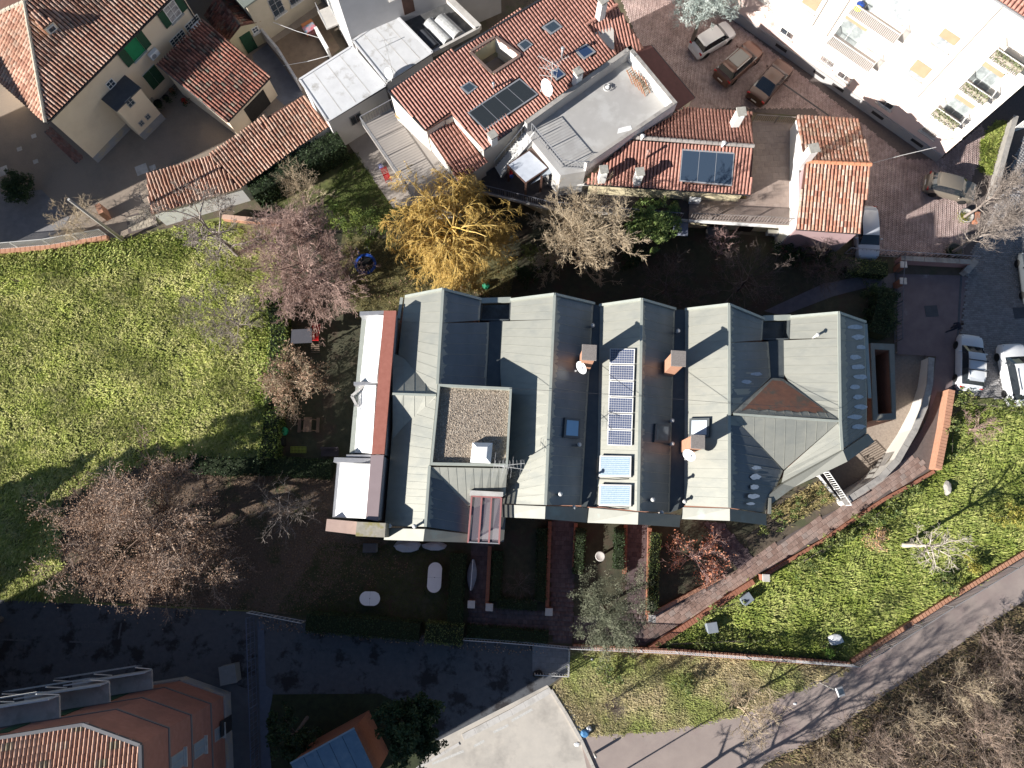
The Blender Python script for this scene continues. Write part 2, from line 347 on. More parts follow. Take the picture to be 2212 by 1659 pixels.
def ridge_tiles(roof, a, b, mat, r=0.15, l=0.42, rnd=None):
    a = Vector(a); b = Vector(b); L = (b - a).length; k = max(1, int(L / l)); d = (b - a).normalized(); s = d.cross(Z).normalized(); u = s.cross(d)
    R = Matrix((s, d, u)).transposed().to_4x4(); inv = Matrix.Translation(-wloc(roof))
    for i in range(k):
        c = a + d * (L * (i + 0.5) / k); me = tile_mesh(r * 2.3, L / k, rnd if rnd is not None else round(random.random() * 7) / 7, mat, 0.42)
        t = bpy.data.objects.new('ridge_tile', me); scene.collection.objects.link(t); t.parent = roof; t.matrix_parent_inverse = inv
        t.matrix_basis = Matrix.Translation(c + u * (0.02 + random.random() * 0.01)) @ R
class Wall:
    """a vertical wall from a to b (seen from outside, a on the left); windows are placed by where the survey shows them"""
    def __init__(s, a, b):
        s.a = Vector((a[0], a[1], 0)); s.b = Vector((b[0], b[1], 0)); s.d = (s.b - s.a).normalized(); s.n = s.d.cross(Z).normalized()
        s.len = (s.b - s.a).length
    def at(s, px_, py_):
        p = onplane(px_, py_, s.a, s.n); return (p - s.a).dot(s.d), p.z
    def p(s, u, z, out=0.0): return s.a + s.d * u + s.n * out + Z * z
    def rect(s, mb, u0, u1, z0, z1, o0, o1):
        return mb.hull([s.p(u0, z0, o0), s.p(u1, z0, o0), s.p(u1, z0, o1), s.p(u0, z0, o1)], [s.p(u0, z1, o0), s.p(u1, z1, o0), s.p(u1, z1, o1), s.p(u0, z1, o1)])
    def window(s, parent, u, z, w, h, frame=white_paint, pane=glass, cols=2, rows=1, sill=concrete_l, shutters=None, blind=None, grille=None, fw=0.06, open_=True, name='window'):
        f = MB(); o1 = 0.05
        s.rect(f, u - w / 2, u - w / 2 + fw, z - h / 2, z + h / 2, 0.004, o1); s.rect(f, u + w / 2 - fw, u + w / 2, z - h / 2, z + h / 2, 0.004, o1)
        s.rect(f, u - w / 2 + fw, u + w / 2 - fw, z - h / 2, z - h / 2 + fw, 0.004, o1); s.rect(f, u - w / 2 + fw, u + w / 2 - fw, z + h / 2 - fw, z + h / 2, 0.004, o1)
        for i in range(1, cols): c = u - w / 2 + w * i / cols; s.rect(f, c - 0.02, c + 0.02, z - h / 2 + fw, z + h / 2 - fw, 0.006, o1 - 0.008)
        for i in range(1, rows): c = z - h / 2 + h * i / rows; s.rect(f, u - w / 2 + fw, u + w / 2 - fw, c - 0.018, c + 0.018, 0.007, o1 - 0.012)
        wo = f.build(name, frame, parent)
        for i in range(cols):
            g = MB(); a = u - w / 2 + fw + (w - 2 * fw) * i / cols; b = u - w / 2 + fw + (w - 2 * fw) * (i + 1) / cols
            s.rect(g, a, b, z - h / 2 + fw, z + h / 2 - fw, 0.003, 0.02); g.build('pane', pane, wo)
        if sill is not None: g = MB(); s.rect(g, u - w / 2 - 0.1, u + w / 2 + 0.1, z - h / 2 - 0.09, z - h / 2 - 0.003, 0.002, 0.2); g.build('sill', sill, wo)
        if blind is not None:
            m_, fr = blind; g = MB(); s.rect(g, u - w / 2 + 0.01, u + w / 2 - 0.01, z + h / 2 - h * fr, z + h / 2 - 0.01, 0.052, 0.075); g.build('roller_blind', m_, wo)
        if shutters is not None:
            for sd in (-1, 1):
                g = MB()
                if open_: c = u + sd * (w / 2 + w / 4 + 0.03); s.rect(g, c - w / 4, c + w / 4, z - h / 2, z + h / 2, 0.03, 0.08)
                else: c = u + sd * w / 4; s.rect(g, c - w / 4 + 0.01, c + w / 4 - 0.01, z - h / 2, z + h / 2, 0.055, 0.10)
                sh = g.build('shutter', shutters, wo)
        if grille is not None:
            g = MB(); 
            for i in range(1, 5): c = u - w / 2 + w * i / 5; g.beam(s.p(c, z - h / 2, 0.10), s.p(c, z + h / 2, 0.10), 0.02, 0.02, s.n)
            for i in range(1, 5): c = z - h / 2 + h * i / 5; g.beam(s.p(u - w / 2, c, 0.10), s.p(u + w / 2, c, 0.10), 0.02, 0.02)
            g.build('grille', grille, wo)
        return wo
    def slab(s, parent, name, mat, u0, u1, z0, z1, o0, o1): g = MB(); s.rect(g, u0, u1, z0, z1, o0, o1); return g.build(name, mat, parent)
def railing(name, label, pts, h=1.05, gap=0.14, mat=grey_metal, cat='railing', group=None, posts=1.6, rod=0.012, base=0.08, top=0.05, mid=False, bulge=0.0):
    pts = [Vector(p) for p in pts]; t = thing(name, label, cat, pts[0], group); bars = MB(); rail = MB(); low = MB()
    for a, b in zip(pts[:-1], pts[1:]):
        L = (b - a).length; n = max(1, int(L / gap))
        rail.beam(a + Z * h, b + Z * h, top, 0.04); low.beam(a + Z * base, b + Z * base, 0.03, 0.03)
        if mid: low.beam(a + Z * h * 0.55, b + Z * h * 0.55, 0.025, 0.025)
        for i in range(1, n):
            p = a.lerp(b, i / n)
            if bulge: nn = (b - a).cross(Z).normalized(); bars.tube([p + Z * base, p + Z * h * 0.4 + nn * bulge, p + Z * h * 0.7, p + Z * (h - 0.02)], rod, 4)
            else: bars.beam(p + Z * base, p + Z * (h - 0.02), rod * 2, rod * 2, Vector((1, 0, 0)))
        k = max(1, round(L / posts))
        for i in range(k + 1):
            if i == 0 and a is not pts[0]: continue
            p = a.lerp(b, i / k); MB().beam(p, p + Z * (h + 0.02), 0.06, 0.06, Vector((1, 0, 0))).build('post', mat, t)
    rail.build('top_rail', mat, t); low.build('bottom_rail', mat, t); bo = bars.build('bars', mat, t); bo['kind'] = 'stuff'
    return t
def wallrun(name, label, pts, th, z0, z1, mat, cap=None, cat='wall', capw=0.08, caph=0.06, side=0, cappiece=None, group=None):
    """free-standing wall along xy points; a coping of single stones if cap is given"""
    pts = [Vector((p[0], p[1], 0)) for p in pts]; t = thing(name, label, cat, xy(pts[0], z0), group)
    nrm = []
    for i in range(len(pts)):
        a = pts[max(i - 1, 0)]; b = pts[min(i + 1, len(pts) - 1)]; nrm.append((b - a).normalized().cross(Z))
    def off(o): return [p + n * o for p, n in zip(pts, nrm)]
    A, B = off(th / 2 + side), off(-th / 2 + side); g = MB()
    lo = [xy(p, z0) for p in A] + [xy(p, z0) for p in reversed(B)]; hi = [xy(p, z1) for p in A] + [xy(p, z1) for p in reversed(B)]
    g.hull(lo, hi); g.build('wall', mat, t)
    if cap is not None:
        L = sum((b - a).length for a, b in zip(pts[:-1], pts[1:])); step = cappiece or 0.9
        C, D = off(th / 2 + capw + side), off(-th / 2 - capw + side)
        for i in range(len(pts) - 1):
            k = max(1, round((pts[i + 1] - pts[i]).length / step))
            for j in range(k):
                a0 = j / k + 0.004; a1 = (j + 1) / k - 0.004
                q = [C[i].lerp(C[i + 1], a0), C[i].lerp(C[i + 1], a1), D[i].lerp(D[i + 1], a1), D[i].lerp(D[i + 1], a0)]
                dz = random.uniform(0, 0.006)
                MB().hull([xy(p, z1 + 0.003) for p in q], [xy(p, z1 + caph + dz) for p in q]).build('coping_stone', cap, t)
    return t
def ground_sheet(name, poly, z, mat, hole=None):
    bm = bmesh.new()
    def loop(ps):
        vs_ = [bm.verts.new((p[0], p[1], z)) for p in ps]
        return [bm.edges.new((vs_[i], vs_[(i + 1) % len(vs_)])) for i in range(len(vs_))]
    e = loop(poly)
    if hole is not None: e += loop(hole)
    bmesh.ops.triangle_fill(bm, edges=e, use_beauty=True); bmesh.ops.recalc_face_normals(bm, faces=bm.faces[:])
    for f in bm.faces:
        if f.normal.z < 0: f.normal_flip()
    me = bpy.data.meshes.new(name); bm.to_mesh(me); bm.free(); o = add(name, me, mat); o['kind'] = 'structure'; return o
def pavers(parent, poly, mat, w, l, ang, pattern='bond', gap=0.012, z=0.0, h=0.03, nind=300, name='paver', stuffname='paver_field'):
    """lay single paving blocks inside the xy polygon"""
    P = np.array([(p[0], p[1]) for p in poly]); c = P.mean(0); ca, sa = math.cos(ang), math.sin(ang)
    Q = (P - c) @ np.array([[ca, -sa], [sa, ca]]); lo = Q.min(0) - l; hi = Q.max(0) + l
    if pattern == 'bond':
        nx = int((hi[0] - lo[0]) / l) + 2; ny = int((hi[1] - lo[1]) / w) + 2
        I, J = np.meshgrid(np.arange(nx), np.arange(ny)); X = lo[0] + (I + 0.5 * (J % 2)) * l; Y = lo[1] + J * w
        X, Y = X.ravel(), Y.ravel(); SX = np.full(X.shape, l - gap); SY = np.full(X.shape, w - gap)
    else:                                   # herringbone of 2:1 blocks
        n = int(max(hi - lo) / w) + 6; I, J = np.meshgrid(np.arange(-n, n), np.arange(-n, n)); I, J = I.ravel(), J.ravel()
        k = (I - J) % 4; hz = k == 0; vt = k == 3
        m0 = (lo + hi) / 2
        X = np.concatenate([m0[0] + (I[hz] + 1.0) * w, m0[0] + (I[vt] + 0.5) * w]); Y = np.concatenate([m0[1] + (J[hz] + 0.5) * w, m0[1] + (J[vt] + 1.0) * w])
        SX = np.concatenate([np.full(hz.sum(), 2 * w - gap), np.full(vt.sum(), w - gap)]); SY = np.concatenate([np.full(hz.sum(), w - gap), np.full(vt.sum(), 2 * w - gap)])
        kk = (X > lo[0]) & (X < hi[0]) & (Y > lo[1]) & (Y < hi[1]); X, Y, SX, SY = X[kk], Y[kk], SX[kk], SY[kk]
    ok = inpoly(X, Y, Q); X, Y, SX, SY = X[ok], Y[ok], SX[ok], SY[ok]; k = len(X)
    R2 = np.array([[ca, sa], [-sa, ca]]); r = RNG.random(k); dz = RNG.random(k) * 0.006
    C = np.stack([X, Y], 1) @ R2 + c
    order = np.argsort(np.hypot(C[:, 0], C[:, 1] - 5)); ind, rest = order[:nind], order[nind:]
    s8 = np.array([(-1, -1, 0), (1, -1, 0), (1, 1, 0), (-1, 1, 0), (-1, -1, 1), (1, -1, 1), (1, 1, 1), (-1, 1, 1)], float); s8[4:, :2] *= 0.94
    F8 = np.array([(4, 5, 6, 7), (0, 1, 5, 4), (1, 2, 6, 5), (2, 3, 7, 6), (3, 0, 4, 7)])
    def arr(ix):
        L = np.empty((len(ix), 8, 3)); L[..., 0] = s8[None, :, 0] * SX[ix][:, None] / 2; L[..., 1] = s8[None, :, 1] * SY[ix][:, None] / 2
        W = np.empty_like(L); W[..., :2] = L[..., :2] @ R2 + C[ix][:, None, :]; W[..., 2] = z + s8[None, :, 2] * h + (s8[None, :, 2] * dz[ix][:, None]); return W
    if len(rest):
        W = arr(rest); F = (F8[None] + (np.arange(len(rest)) * 8)[:, None, None]).reshape(-1, 4)
        o = nmesh(stuffname, W.reshape(-1, 3), F, mat, parent, np.repeat(r[rest], 8)); o['kind'] = 'stuff'
    cache = {}
    for i in ind:
        key = (round(SX[i], 3), round(SY[i], 3), round(r[i] * 6))
        if key not in cache:
            me = bpy.data.meshes.new(name); vv = s8 * np.array([SX[i] / 2, SY[i] / 2, h]); me.from_pydata([tuple(q) for q in vv], [], [tuple(int(a) for a in q) for q in F8])
            at = me.attributes.new('rnd', 'FLOAT', 'POINT'); at.data.foreach_set('value', np.full(8, round(r[i] * 6) / 6, np.float32)); me.materials.append(mat); cache[key] = me
        b = bpy.data.objects.new(name, cache[key]); scene.collection.objects.link(b); b.parent = parent
        b.location = (C[i, 0], C[i, 1], z + dz[i]); b.rotation_euler = (0, 0, ang)
def segs_mesh(S, n=3):
    """(k,8) rows of x0 y0 z0 r0 x1 y1 z1 r1 -> prisms"""
    S = np.asarray(S, float); p0, r0, p1, r1 = S[:, 0:3], S[:, 3], S[:, 4:7], S[:, 7]
    d = p1 - p0; d /= np.linalg.norm(d, axis=1)[:, None] + 1e-9
    ref = np.where(np.abs(d[:, 2:3]) > 0.9, np.array([[1.0, 0, 0]]), np.array([[0, 0, 1.0]])); a = np.cross(d, ref); a /= np.linalg.norm(a, axis=1)[:, None] + 1e-9; b = np.cross(d, a)
    th = 2 * np.pi * np.arange(n) / n; off = a[:, None, :] * np.cos(th)[None, :, None] + b[:, None, :] * np.sin(th)[None, :, None]
    v = np.concatenate([p0[:, None, :] + off * r0[:, None, None], p1[:, None, :] + off * r1[:, None, None]], 1)
    f = np.array([(i, (i + 1) % n, n + (i + 1) % n, n + i) for i in range(n)]); F = (f[None] + (np.arange(len(S)) * 2 * n)[:, None, None]).reshape(-1, 4)
    return v.reshape(-1, 3), F
def leaf_mesh(C, size, up=0.3, aspect=0.5, hang=None):
    """one small four-sided leaf at every centre"""
    k = len(C); nrm = RNG.normal(size=(k, 3)); nrm[:, 2] = np.abs(nrm[:, 2]) + up; nrm /= np.linalg.norm(nrm, axis=1)[:, None]
    t = RNG.normal(size=(k, 3))
    if hang is not None: t = t * 0.5 + hang
    t -= nrm * (t * nrm).sum(1)[:, None]; t /= np.linalg.norm(t, axis=1)[:, None] + 1e-9; s = np.cross(nrm, t)
    L = (np.asarray(size) * (0.7 + 0.6 * RNG.random(k)))[:, None]
    v = np.stack([C - t * L * 0.5, C + s * L * aspect * 0.5 - t * L * 0.05 + nrm * L * 0.06, C + t * L * 0.5, C - s * L * aspect * 0.5 - t * L * 0.05 + nrm * L * 0.06], 1)
    return v.reshape(-1, 3), np.arange(4 * k).reshape(k, 4)
def put_leaves(name, C, size, mat, parent, up=0.3, aspect=0.5, hang=None, rnd=None, kind=None):
    v, f = leaf_mesh(np.asarray(C, float), size, up, aspect, hang); r = RNG.random(len(C)) if rnd is None else rnd
    o = nmesh(name, v, f, mat, parent, np.repeat(r, 4))
    if kind: o['kind'] = kind
    return o
def grow(base, H, R, n_main=9, trunk_r=0.16, split=0.3, levels=4, kids=5, droop=0.0, up=0.5, wob=0.25, twig=0.008, lens=(0.62, 0.5, 0.45, 0.4), flat=1.0, rng=None, lean=(0, 0), trunk_top=0.85):
    """a branching skeleton; returns segments split into trunk, limbs and the tips of the twigs"""
    rng = rng or np.random.default_rng(1); base = np.array(base, float); T = []; S = []; tips = []
    top = base + np.array([lean[0], lean[1], H * trunk_top]); k = 7
    pts = [base + (top - base) * i / k + np.append(rng.normal(0, 0.03 * H / 6, 2) * (i > 0), 0) for i in range(k + 1)]
    for i in range(k): T.append([*pts[i], trunk_r * (1 - 0.8 * i / k), *pts[i + 1], trunk_r * (1 - 0.8 * (i + 1) / k)])
    def branch(p, d, L, r, lev):
        n = 4 if lev < 2 else (3 if lev == 2 else 2); q = p; dirs = d; step = L / n
        for i in range(n):
            dirs = dirs + rng.normal(0, wob * 0.5, 3) + np.array([0, 0, (-droop * (lev + i * 0.5) * 0.35) + 0.05 * up]); dirs = dirs / (np.linalg.norm(dirs) + 1e-9)
            q2 = q + dirs * step; r2 = max(twig * 0.6, r * (1 - 0.75 * (i + 1) / n)); S.append([*q, max(r * (1 - 0.75 * i / n), twig * 0.6), *q2, r2])
            if lev < levels and (i > 0 or lev > 0):
                for _ in range(rng.poisson(kids / n * (1.25 if lev < 2 else 1.0))):
                    t = rng.random(); b = q + (q2 - q) * t
                    sd = rng.normal(size=3); sd -= dirs * sd.dot(dirs); sd /= np.linalg.norm(sd) + 1e-9
                    a = 0.5 + 0.5 * rng.random(); nd = dirs * math.cos(a) + sd * math.sin(a); nd[2] = nd[2] * flat + 0.12 * up
                    branch(b, nd / np.linalg.norm(nd), L * lens[min(lev, 3)] * (0.7 + 0.6 * rng.random()), max(r * 0.5 * (1 - 0.5 * i / n), twig), lev + 1)
            q = q2
        tips.append(q)
    for m in range(n_main):
        t = split + (1 - split) * (m + 0.5) / n_main; i = min(int(t * k), k - 1); p = pts[i] + (pts[i + 1] - pts[i]) * (t * k - i)
        a = m * 2.399 + rng.random() * 0.6; el = (0.25 + 0.9 * t) * up + 0.1 + rng.normal(0, 0.1)
        d = np.array([math.cos(a) * math.cos(el), math.sin(a) * math.cos(el), math.sin(el)]); reach = R * (1.05 - 0.25 * t) / max(0.35, math.cos(el))
        branch(p, d, min(reach, R * 1.5) * 0.72, trunk_r * (0.55 - 0.2 * t), 0)
    return T, S, np.array(tips)
def bare_tree(name, label, base, H, R, barkm, seed=1, group=None, leaves=None, cat='tree', nside=3, **kw):
    t = thing(name, label, cat, base, group); T, S, tips = grow(base, H, R, rng=np.random.default_rng(seed), **kw)
    v, f = segs_mesh(T, 7); nmesh('trunk', v, f, barkm, t, np.full(len(v), 0.4), True)
    v, f = segs_mesh(S, nside); nmesh('branches', v, f, barkm, t, np.repeat(RNG.random(len(S)), 2 * nside))
    if leaves is not None:
        k, size, mat, spread = leaves; ix = RNG.integers(0, len(tips), k); C = tips[ix] + RNG.normal(0, spread, (k, 3)); put_leaves('crown', C, size, mat, t, aspect=0.6)
    return t, tips
def leafy(name, label, base, blobs, dens, size, mat, seed=1, group=None, cat='tree', trunk_r=0.12, aspect=0.5, hang=None, up=0.3, shell=0.55, core=None, barkm=None, sprig=0.0):
    """trunk, limbs and a crown of leaves in uneven clumps; blobs = (x, y, z, rx, rz)"""
    rng = np.random.default_rng(seed); t = thing(name, label, cat, base, group); base = Vector(base); T = []; allC = []; rn = []
    zt = max(b[2] for b in blobs); m = np.array([[b[0], b[1], b[2]] for b in blobs]).mean(0)
    T.append([*base, trunk_r, m[0], m[1], m[2], trunk_r * 0.55])
    for (x, y, z, rx, rz) in blobs: T.append([m[0], m[1], m[2] * 0.7 + base.z * 0.3, trunk_r * 0.5, x, y, z, trunk_r * 0.2])
    for (x, y, z, rx, rz) in blobs:
        ncl = max(5, int(9 * rx * rx + 4))
        d = rng.normal(size=(ncl, 3)); d /= np.linalg.norm(d, axis=1)[:, None]; d[:, 2] = np.abs(d[:, 2]) * 1.0 - 0.25 * (rng.random(ncl) < 0.35)
        rad = (shell + (1 - shell) * rng.random(ncl))[:, None]; cc = np.array([x, y, z]) + d * rad * np.array([rx, rx, rz])
        cr = 0.22 * rx * (0.6 + 0.8 * rng.random(ncl)) + 0.05
        for c, r_ in zip(cc, cr):
            k = int(dens * r_ * r_ * 12) + 6; q = rng.normal(size=(k, 3)); q /= np.linalg.norm(q, axis=1)[:, None]; q *= (rng.random((k, 1)) ** 0.45) * r_
            if sprig: ax = c - np.array([x, y, z]); ax /= np.linalg.norm(ax) + 1e-9; q += ax * (rng.random((k, 1)) ** 2) * sprig * r_ * 2
            allC.append(c + q); rn.append(np.clip(0.15 + 0.55 * rng.random() + 0.3 * rng.random(k), 0, 1))
    C = np.concatenate(allC); rn = np.concatenate(rn); ok = C[:, 2] > base.z + 0.02; C = C[ok]; rn = rn[ok]
    v, f = segs_mesh(T, 6); nmesh('trunk', v, f, barkm or bark, t, np.full(len(v), 0.4), True)
    put_leaves('crown', C, size, mat, t, up=up, aspect=aspect, hang=hang, rnd=rn)
    return t
# ================= the ground
soil = M('soil', (0.16, 0.125, 0.09), (0.10, 0.08, 0.06), 1.2, 0.95, bump=0.2, bscale=12, c3=(0.09, 0.095, 0.05), s3=0.4)
gravel_y = M('yard_gravel', (0.34, 0.275, 0.215), (0.25, 0.20, 0.16), 14, 0.95, bump=0.35, bscale=30, c3=(0.22, 0.185, 0.15), s3=0.35, t3=(0.45, 0.7))
asphalt = M('old_asphalt', (0.115, 0.118, 0.125), (0.088, 0.09, 0.098), 2.5, 0.85, bump=0.1, bscale=40, c3=(0.035, 0.032, 0.033), s3=0.55, t3=(0.52, 0.60))
park_m = M('parking_concrete', (0.56, 0.51, 0.44), (0.48, 0.44, 0.385), 1.0, 0.9, bump=0.05, bscale=30, c3=(0.29, 0.265, 0.235), s3=0.35, t3=(0.5, 0.75))
path_m = M('path_asphalt', (0.36, 0.295, 0.26), (0.30, 0.245, 0.22), 0.8, 0.92, bump=0.1, bscale=50, c3=(0.27, 0.20, 0.19), s3=0.3, t3=(0.5, 0.75))
drive_m = M('driveway_concrete', (0.21, 0.165, 0.165), (0.16, 0.125, 0.13), 1.1, 0.85, bump=0.08, bscale=20, c3=(0.36, 0.34, 0.34), s3=0.32, t3=(0.62, 0.72))
joint_m = M('sandy_joints', (0.15, 0.12, 0.11), (0.11, 0.09, 0.082), 6, 0.95)
pav_her = MR('herringbone_block', [(0.33, 0.245, 0.225), (0.42, 0.315, 0.29), (0.47, 0.365, 0.335), (0.39, 0.29, 0.265)], 0.85, 0.22, 1.2, patch=(0.74, 0.72, 0.72), pscale=0.35)
pav_sett = MR('grey_sett', [(0.21, 0.20, 0.20), (0.25, 0.24, 0.24), (0.28, 0.27, 0.27)], 0.8, 0.15, 3)
pav_flag = MR('clay_flag', [(0.235, 0.155, 0.125), (0.29, 0.20, 0.165), (0.34, 0.24, 0.20), (0.30, 0.235, 0.205)], 0.85, 0.2, 4)
pav_ramp = MR('ramp_block', [(0.25, 0.205, 0.165), (0.33, 0.27, 0.22), (0.29, 0.235, 0.19)], 0.9, 0.2, 3)
lawn_m = M('lawn_earth', (0.15, 0.165, 0.055), (0.09, 0.10, 0.038), 2.2, 0.95, bump=0.3, bscale=18, c3=(0.15, 0.125, 0.065), s3=0.5)
field_m = M('field_earth', (0.22, 0.225, 0.08), (0.13, 0.15, 0.05), 1.6, 0.95, bump=0.4, bscale=10, c3=(0.20, 0.175, 0.085), s3=0.22)
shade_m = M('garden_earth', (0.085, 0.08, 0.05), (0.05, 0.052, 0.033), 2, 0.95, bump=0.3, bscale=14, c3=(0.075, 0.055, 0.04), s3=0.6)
verge_m = M('dry_verge', (0.27, 0.22, 0.12), (0.20, 0.165, 0.085), 2.5, 0.95, bump=0.4, bscale=16, c3=(0.14, 0.155, 0.05), s3=0.32)
litter_m = M('leaf_litter_earth', (0.17, 0.12, 0.085), (0.095, 0.07, 0.053), 9, 0.95, bump=0.4, bscale=24, c3=(0.06, 0.065, 0.03), s3=0.4)
brush_m = M('bramble_earth', (0.10, 0.075, 0.05), (0.055, 0.042, 0.03), 3, 0.95, bump=0.4, bscale=14)
ramp_hole = px([(1655, 1112), (1700, 1090), (1842, 978), (1893, 948), (1936, 905), (1934, 880), (2000, 772), (2022, 770), (2009, 862), (1978, 925), (1930, 985), (1900, 1030), (1825, 1093), (1770, 1031)])
RAMP = px([(1771, 1030), (1640, 1075), (1640, 960), (1760, 900), (1890, 850), (1936, 760), (2003, 765), (2006, 850), (1975, 920), (1925, 985), (1895, 1030), (1824, 1092)])
big = [(-260, -200), (260, -200), (260, 260), (-260, 260)]
ground_sheet('ground', [Vector((x, y, 0)) for x, y in big], -0.02, soil, RAMP)
_ns = [0]
def sheet(name, pts, z, mat): _ns[0] += 1; return ground_sheet(name, px(pts, 0), z + _ns[0] * 0.0003, mat)
sheet('yard_ground', [(-300, -400), (735, -400), (705, 210), (745, 330), (560, 420), (320, 470), (268, 512), (0, 545), (-300, 590)], 0.0, gravel_y)
sheet('field_ground', [(-300, 592), (0, 546), (268, 516), (330, 500), (470, 470), (600, 470), (612, 640), (606, 1000), (540, 1010), (560, 1322), (0, 1296), (-300, 1290)], 0.004, field_m)
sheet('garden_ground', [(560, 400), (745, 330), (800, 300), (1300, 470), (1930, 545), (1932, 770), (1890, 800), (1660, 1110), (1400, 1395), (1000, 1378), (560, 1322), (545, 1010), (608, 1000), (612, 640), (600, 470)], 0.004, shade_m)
sheet('lawn', [(560, 420), (742, 330), (880, 340), (1000, 420), (1000, 470), (850, 475), (700, 500)], 0.008, lawn_m)
sheet('north_lawn', [(740, 500), (850, 520), (1120, 560), (1100, 640), (940, 625), (862, 680), (770, 690), (730, 600)], 0.008, M('sunny_lawn_earth', (0.15, 0.135, 0.06), (0.10, 0.095, 0.045), 2.2, 0.95, bump=0.3, bscale=18))
sheet('leaf_litter_ground', [(120, 1040), (330, 960), (560, 1000), (740, 1010), (715, 1150), (840, 1170), (640, 1330), (560, 1320), (200, 1300), (120, 1200)], 0.008, litter_m)
patio = sheet('patio', [(745, 300), (790, 285), (905, 440), (850, 450)], 0.012, M('patio_concrete', (0.40, 0.35, 0.31), (0.34, 0.30, 0.265), 1.2, 0.9, bump=0.05))
road = sheet('road', [(-300, 1288), (0, 1296), (545, 1322), (700, 1345), (1000, 1383), (1230, 1400), (1228, 1450), (1185, 1482), (950, 1600), (840, 1700), (-300, 1700)], 0.008, asphalt)
sheet('parking_lot', [(1182, 1480), (1240, 1540), (1292, 1659), (1310, 1760), (800, 1760), (846, 1659), (950, 1598)], 0.012, park_m)
sheet('path', [(2500, 1010), (2212, 1206), (2035, 1310), (1838, 1436), (1600, 1545), (1430, 1580), (1252, 1590), (1290, 1760), (1560, 1760), (1650, 1650), (1780, 1590), (2030, 1420), (2212, 1298), (2500, 1120)], 0.014, path_m)
sheet('verge_ground', [(1228, 1400), (1460, 1412), (1840, 1440), (1600, 1545), (1430, 1580), (1258, 1590), (1190, 1486), (1228, 1452)], 0.008, verge_m)
sheet('south_garden_ground', [(2060, 850), (2240, 870), (2500, 900), (2500, 1005), (2210, 1195), (1838, 1425), (1400, 1395), (1650, 1246), (1900, 1090), (2040, 1000)], 0.006, lawn_m)
sheet('bramble_ground', [(2500, 1122), (2212, 1300), (2030, 1422), (1780, 1592), (1650, 1652), (1560, 1760), (2500, 1760)], 0.004, brush_m)
sheet('corner_pavement', [(-300, 1510), (0, 1500), (300, 1478), (430, 1452), (540, 1490), (560, 1500), (575, 1760), (-300, 1760)], 0.016, M('pavement_grey', (0.13, 0.13, 0.135), (0.10, 0.10, 0.105), 1.5, 0.9, bump=0.05))
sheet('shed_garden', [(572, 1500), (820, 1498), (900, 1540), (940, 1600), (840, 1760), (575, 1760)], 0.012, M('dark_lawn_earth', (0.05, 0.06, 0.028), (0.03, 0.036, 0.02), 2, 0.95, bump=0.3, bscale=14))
# concrete strip between road and yard, front walk
court = sheet('courtyard', [(1235, -300), (1640, -60), (2035, 345), (2150, 235), (2400, 60), (2500, 100), (2130, 590), (2100, 562), (1925, 552), (1840, 545), (1840, 380), (1730, 250), (1480, 230), (1380, 90)], 0.004, joint_m)
HER = px([(1240, -260), (1640, -60), (1585, 45), (1960, 345), (2030, 345), (2120, 270), (2135, 300), (2085, 420), (2095, 480), (2080, 550), (1925, 552), (1850, 545), (1850, 380), (1760, 235), (1480, 235), (1380, 95)])
pavers(court, HER, pav_her, 0.112, 0.224, 0.62, 'herring', z=0.006, h=0.022, nind=300, name='paving_block', stuffname='paving_blocks')
setts = sheet('access_road', [(2090, 562), (2130, 470), (2212, 250), (2500, 150), (2500, 905), (2240, 872), (2060, 850), (2075, 700)], 0.006, joint_m)
pavers(setts, px([(2090, 562), (2140, 470), (2225, 260), (2400, 200), (2400, 890), (2240, 872), (2062, 850), (2078, 700)]), pav_sett, 0.17, 0.29, 0.06, 'bond', z=0.008, h=0.02, nind=300, name='sett', stuffname='setts')
sheet('driveway', [(1938, 592), (2080, 595), (2090, 600), (2074, 700), (2060, 848), (2042, 842), (2010, 1000), (1900, 1090), (1880, 1070), (1960, 985), (2005, 900), (2022, 770), (1938, 765)], 0.010, drive_m)
# clay-flag footpath
foot = sheet('footpath', [(2062, 846), (2024, 846), (2015, 870), (1990, 930), (1950, 985), (1895, 1040), (1824, 1092), (1759, 1124), (1709, 1152), (1659, 1184), (1571, 1244), (1416, 1327), (1385, 1350), (1393, 1392), (1500, 1335), (1628, 1252), (1659, 1232), (1709, 1200), (1779, 1160), (1829, 1125), (1909, 1072), (1969, 1040), (2012, 1013), (2040, 930)], 0.014, joint_m)
pavers(foot, px([(1824, 1094), (1759, 1126), (1709, 1154), (1659, 1186), (1571, 1246), (1416, 1329), (1388, 1352), (1394, 1388), (1500, 1333), (1628, 1250), (1659, 1230), (1709, 1198), (1779, 1158), (1829, 1123), (1909, 1070), (1969, 1038), (2010, 1010), (1965, 985), (1902, 1038)]), pav_flag, 0.36, 0.46, math.radians(34), 'bond', z=0.016, h=0.02, nind=300, name='clay_flag', stuffname='clay_flags')
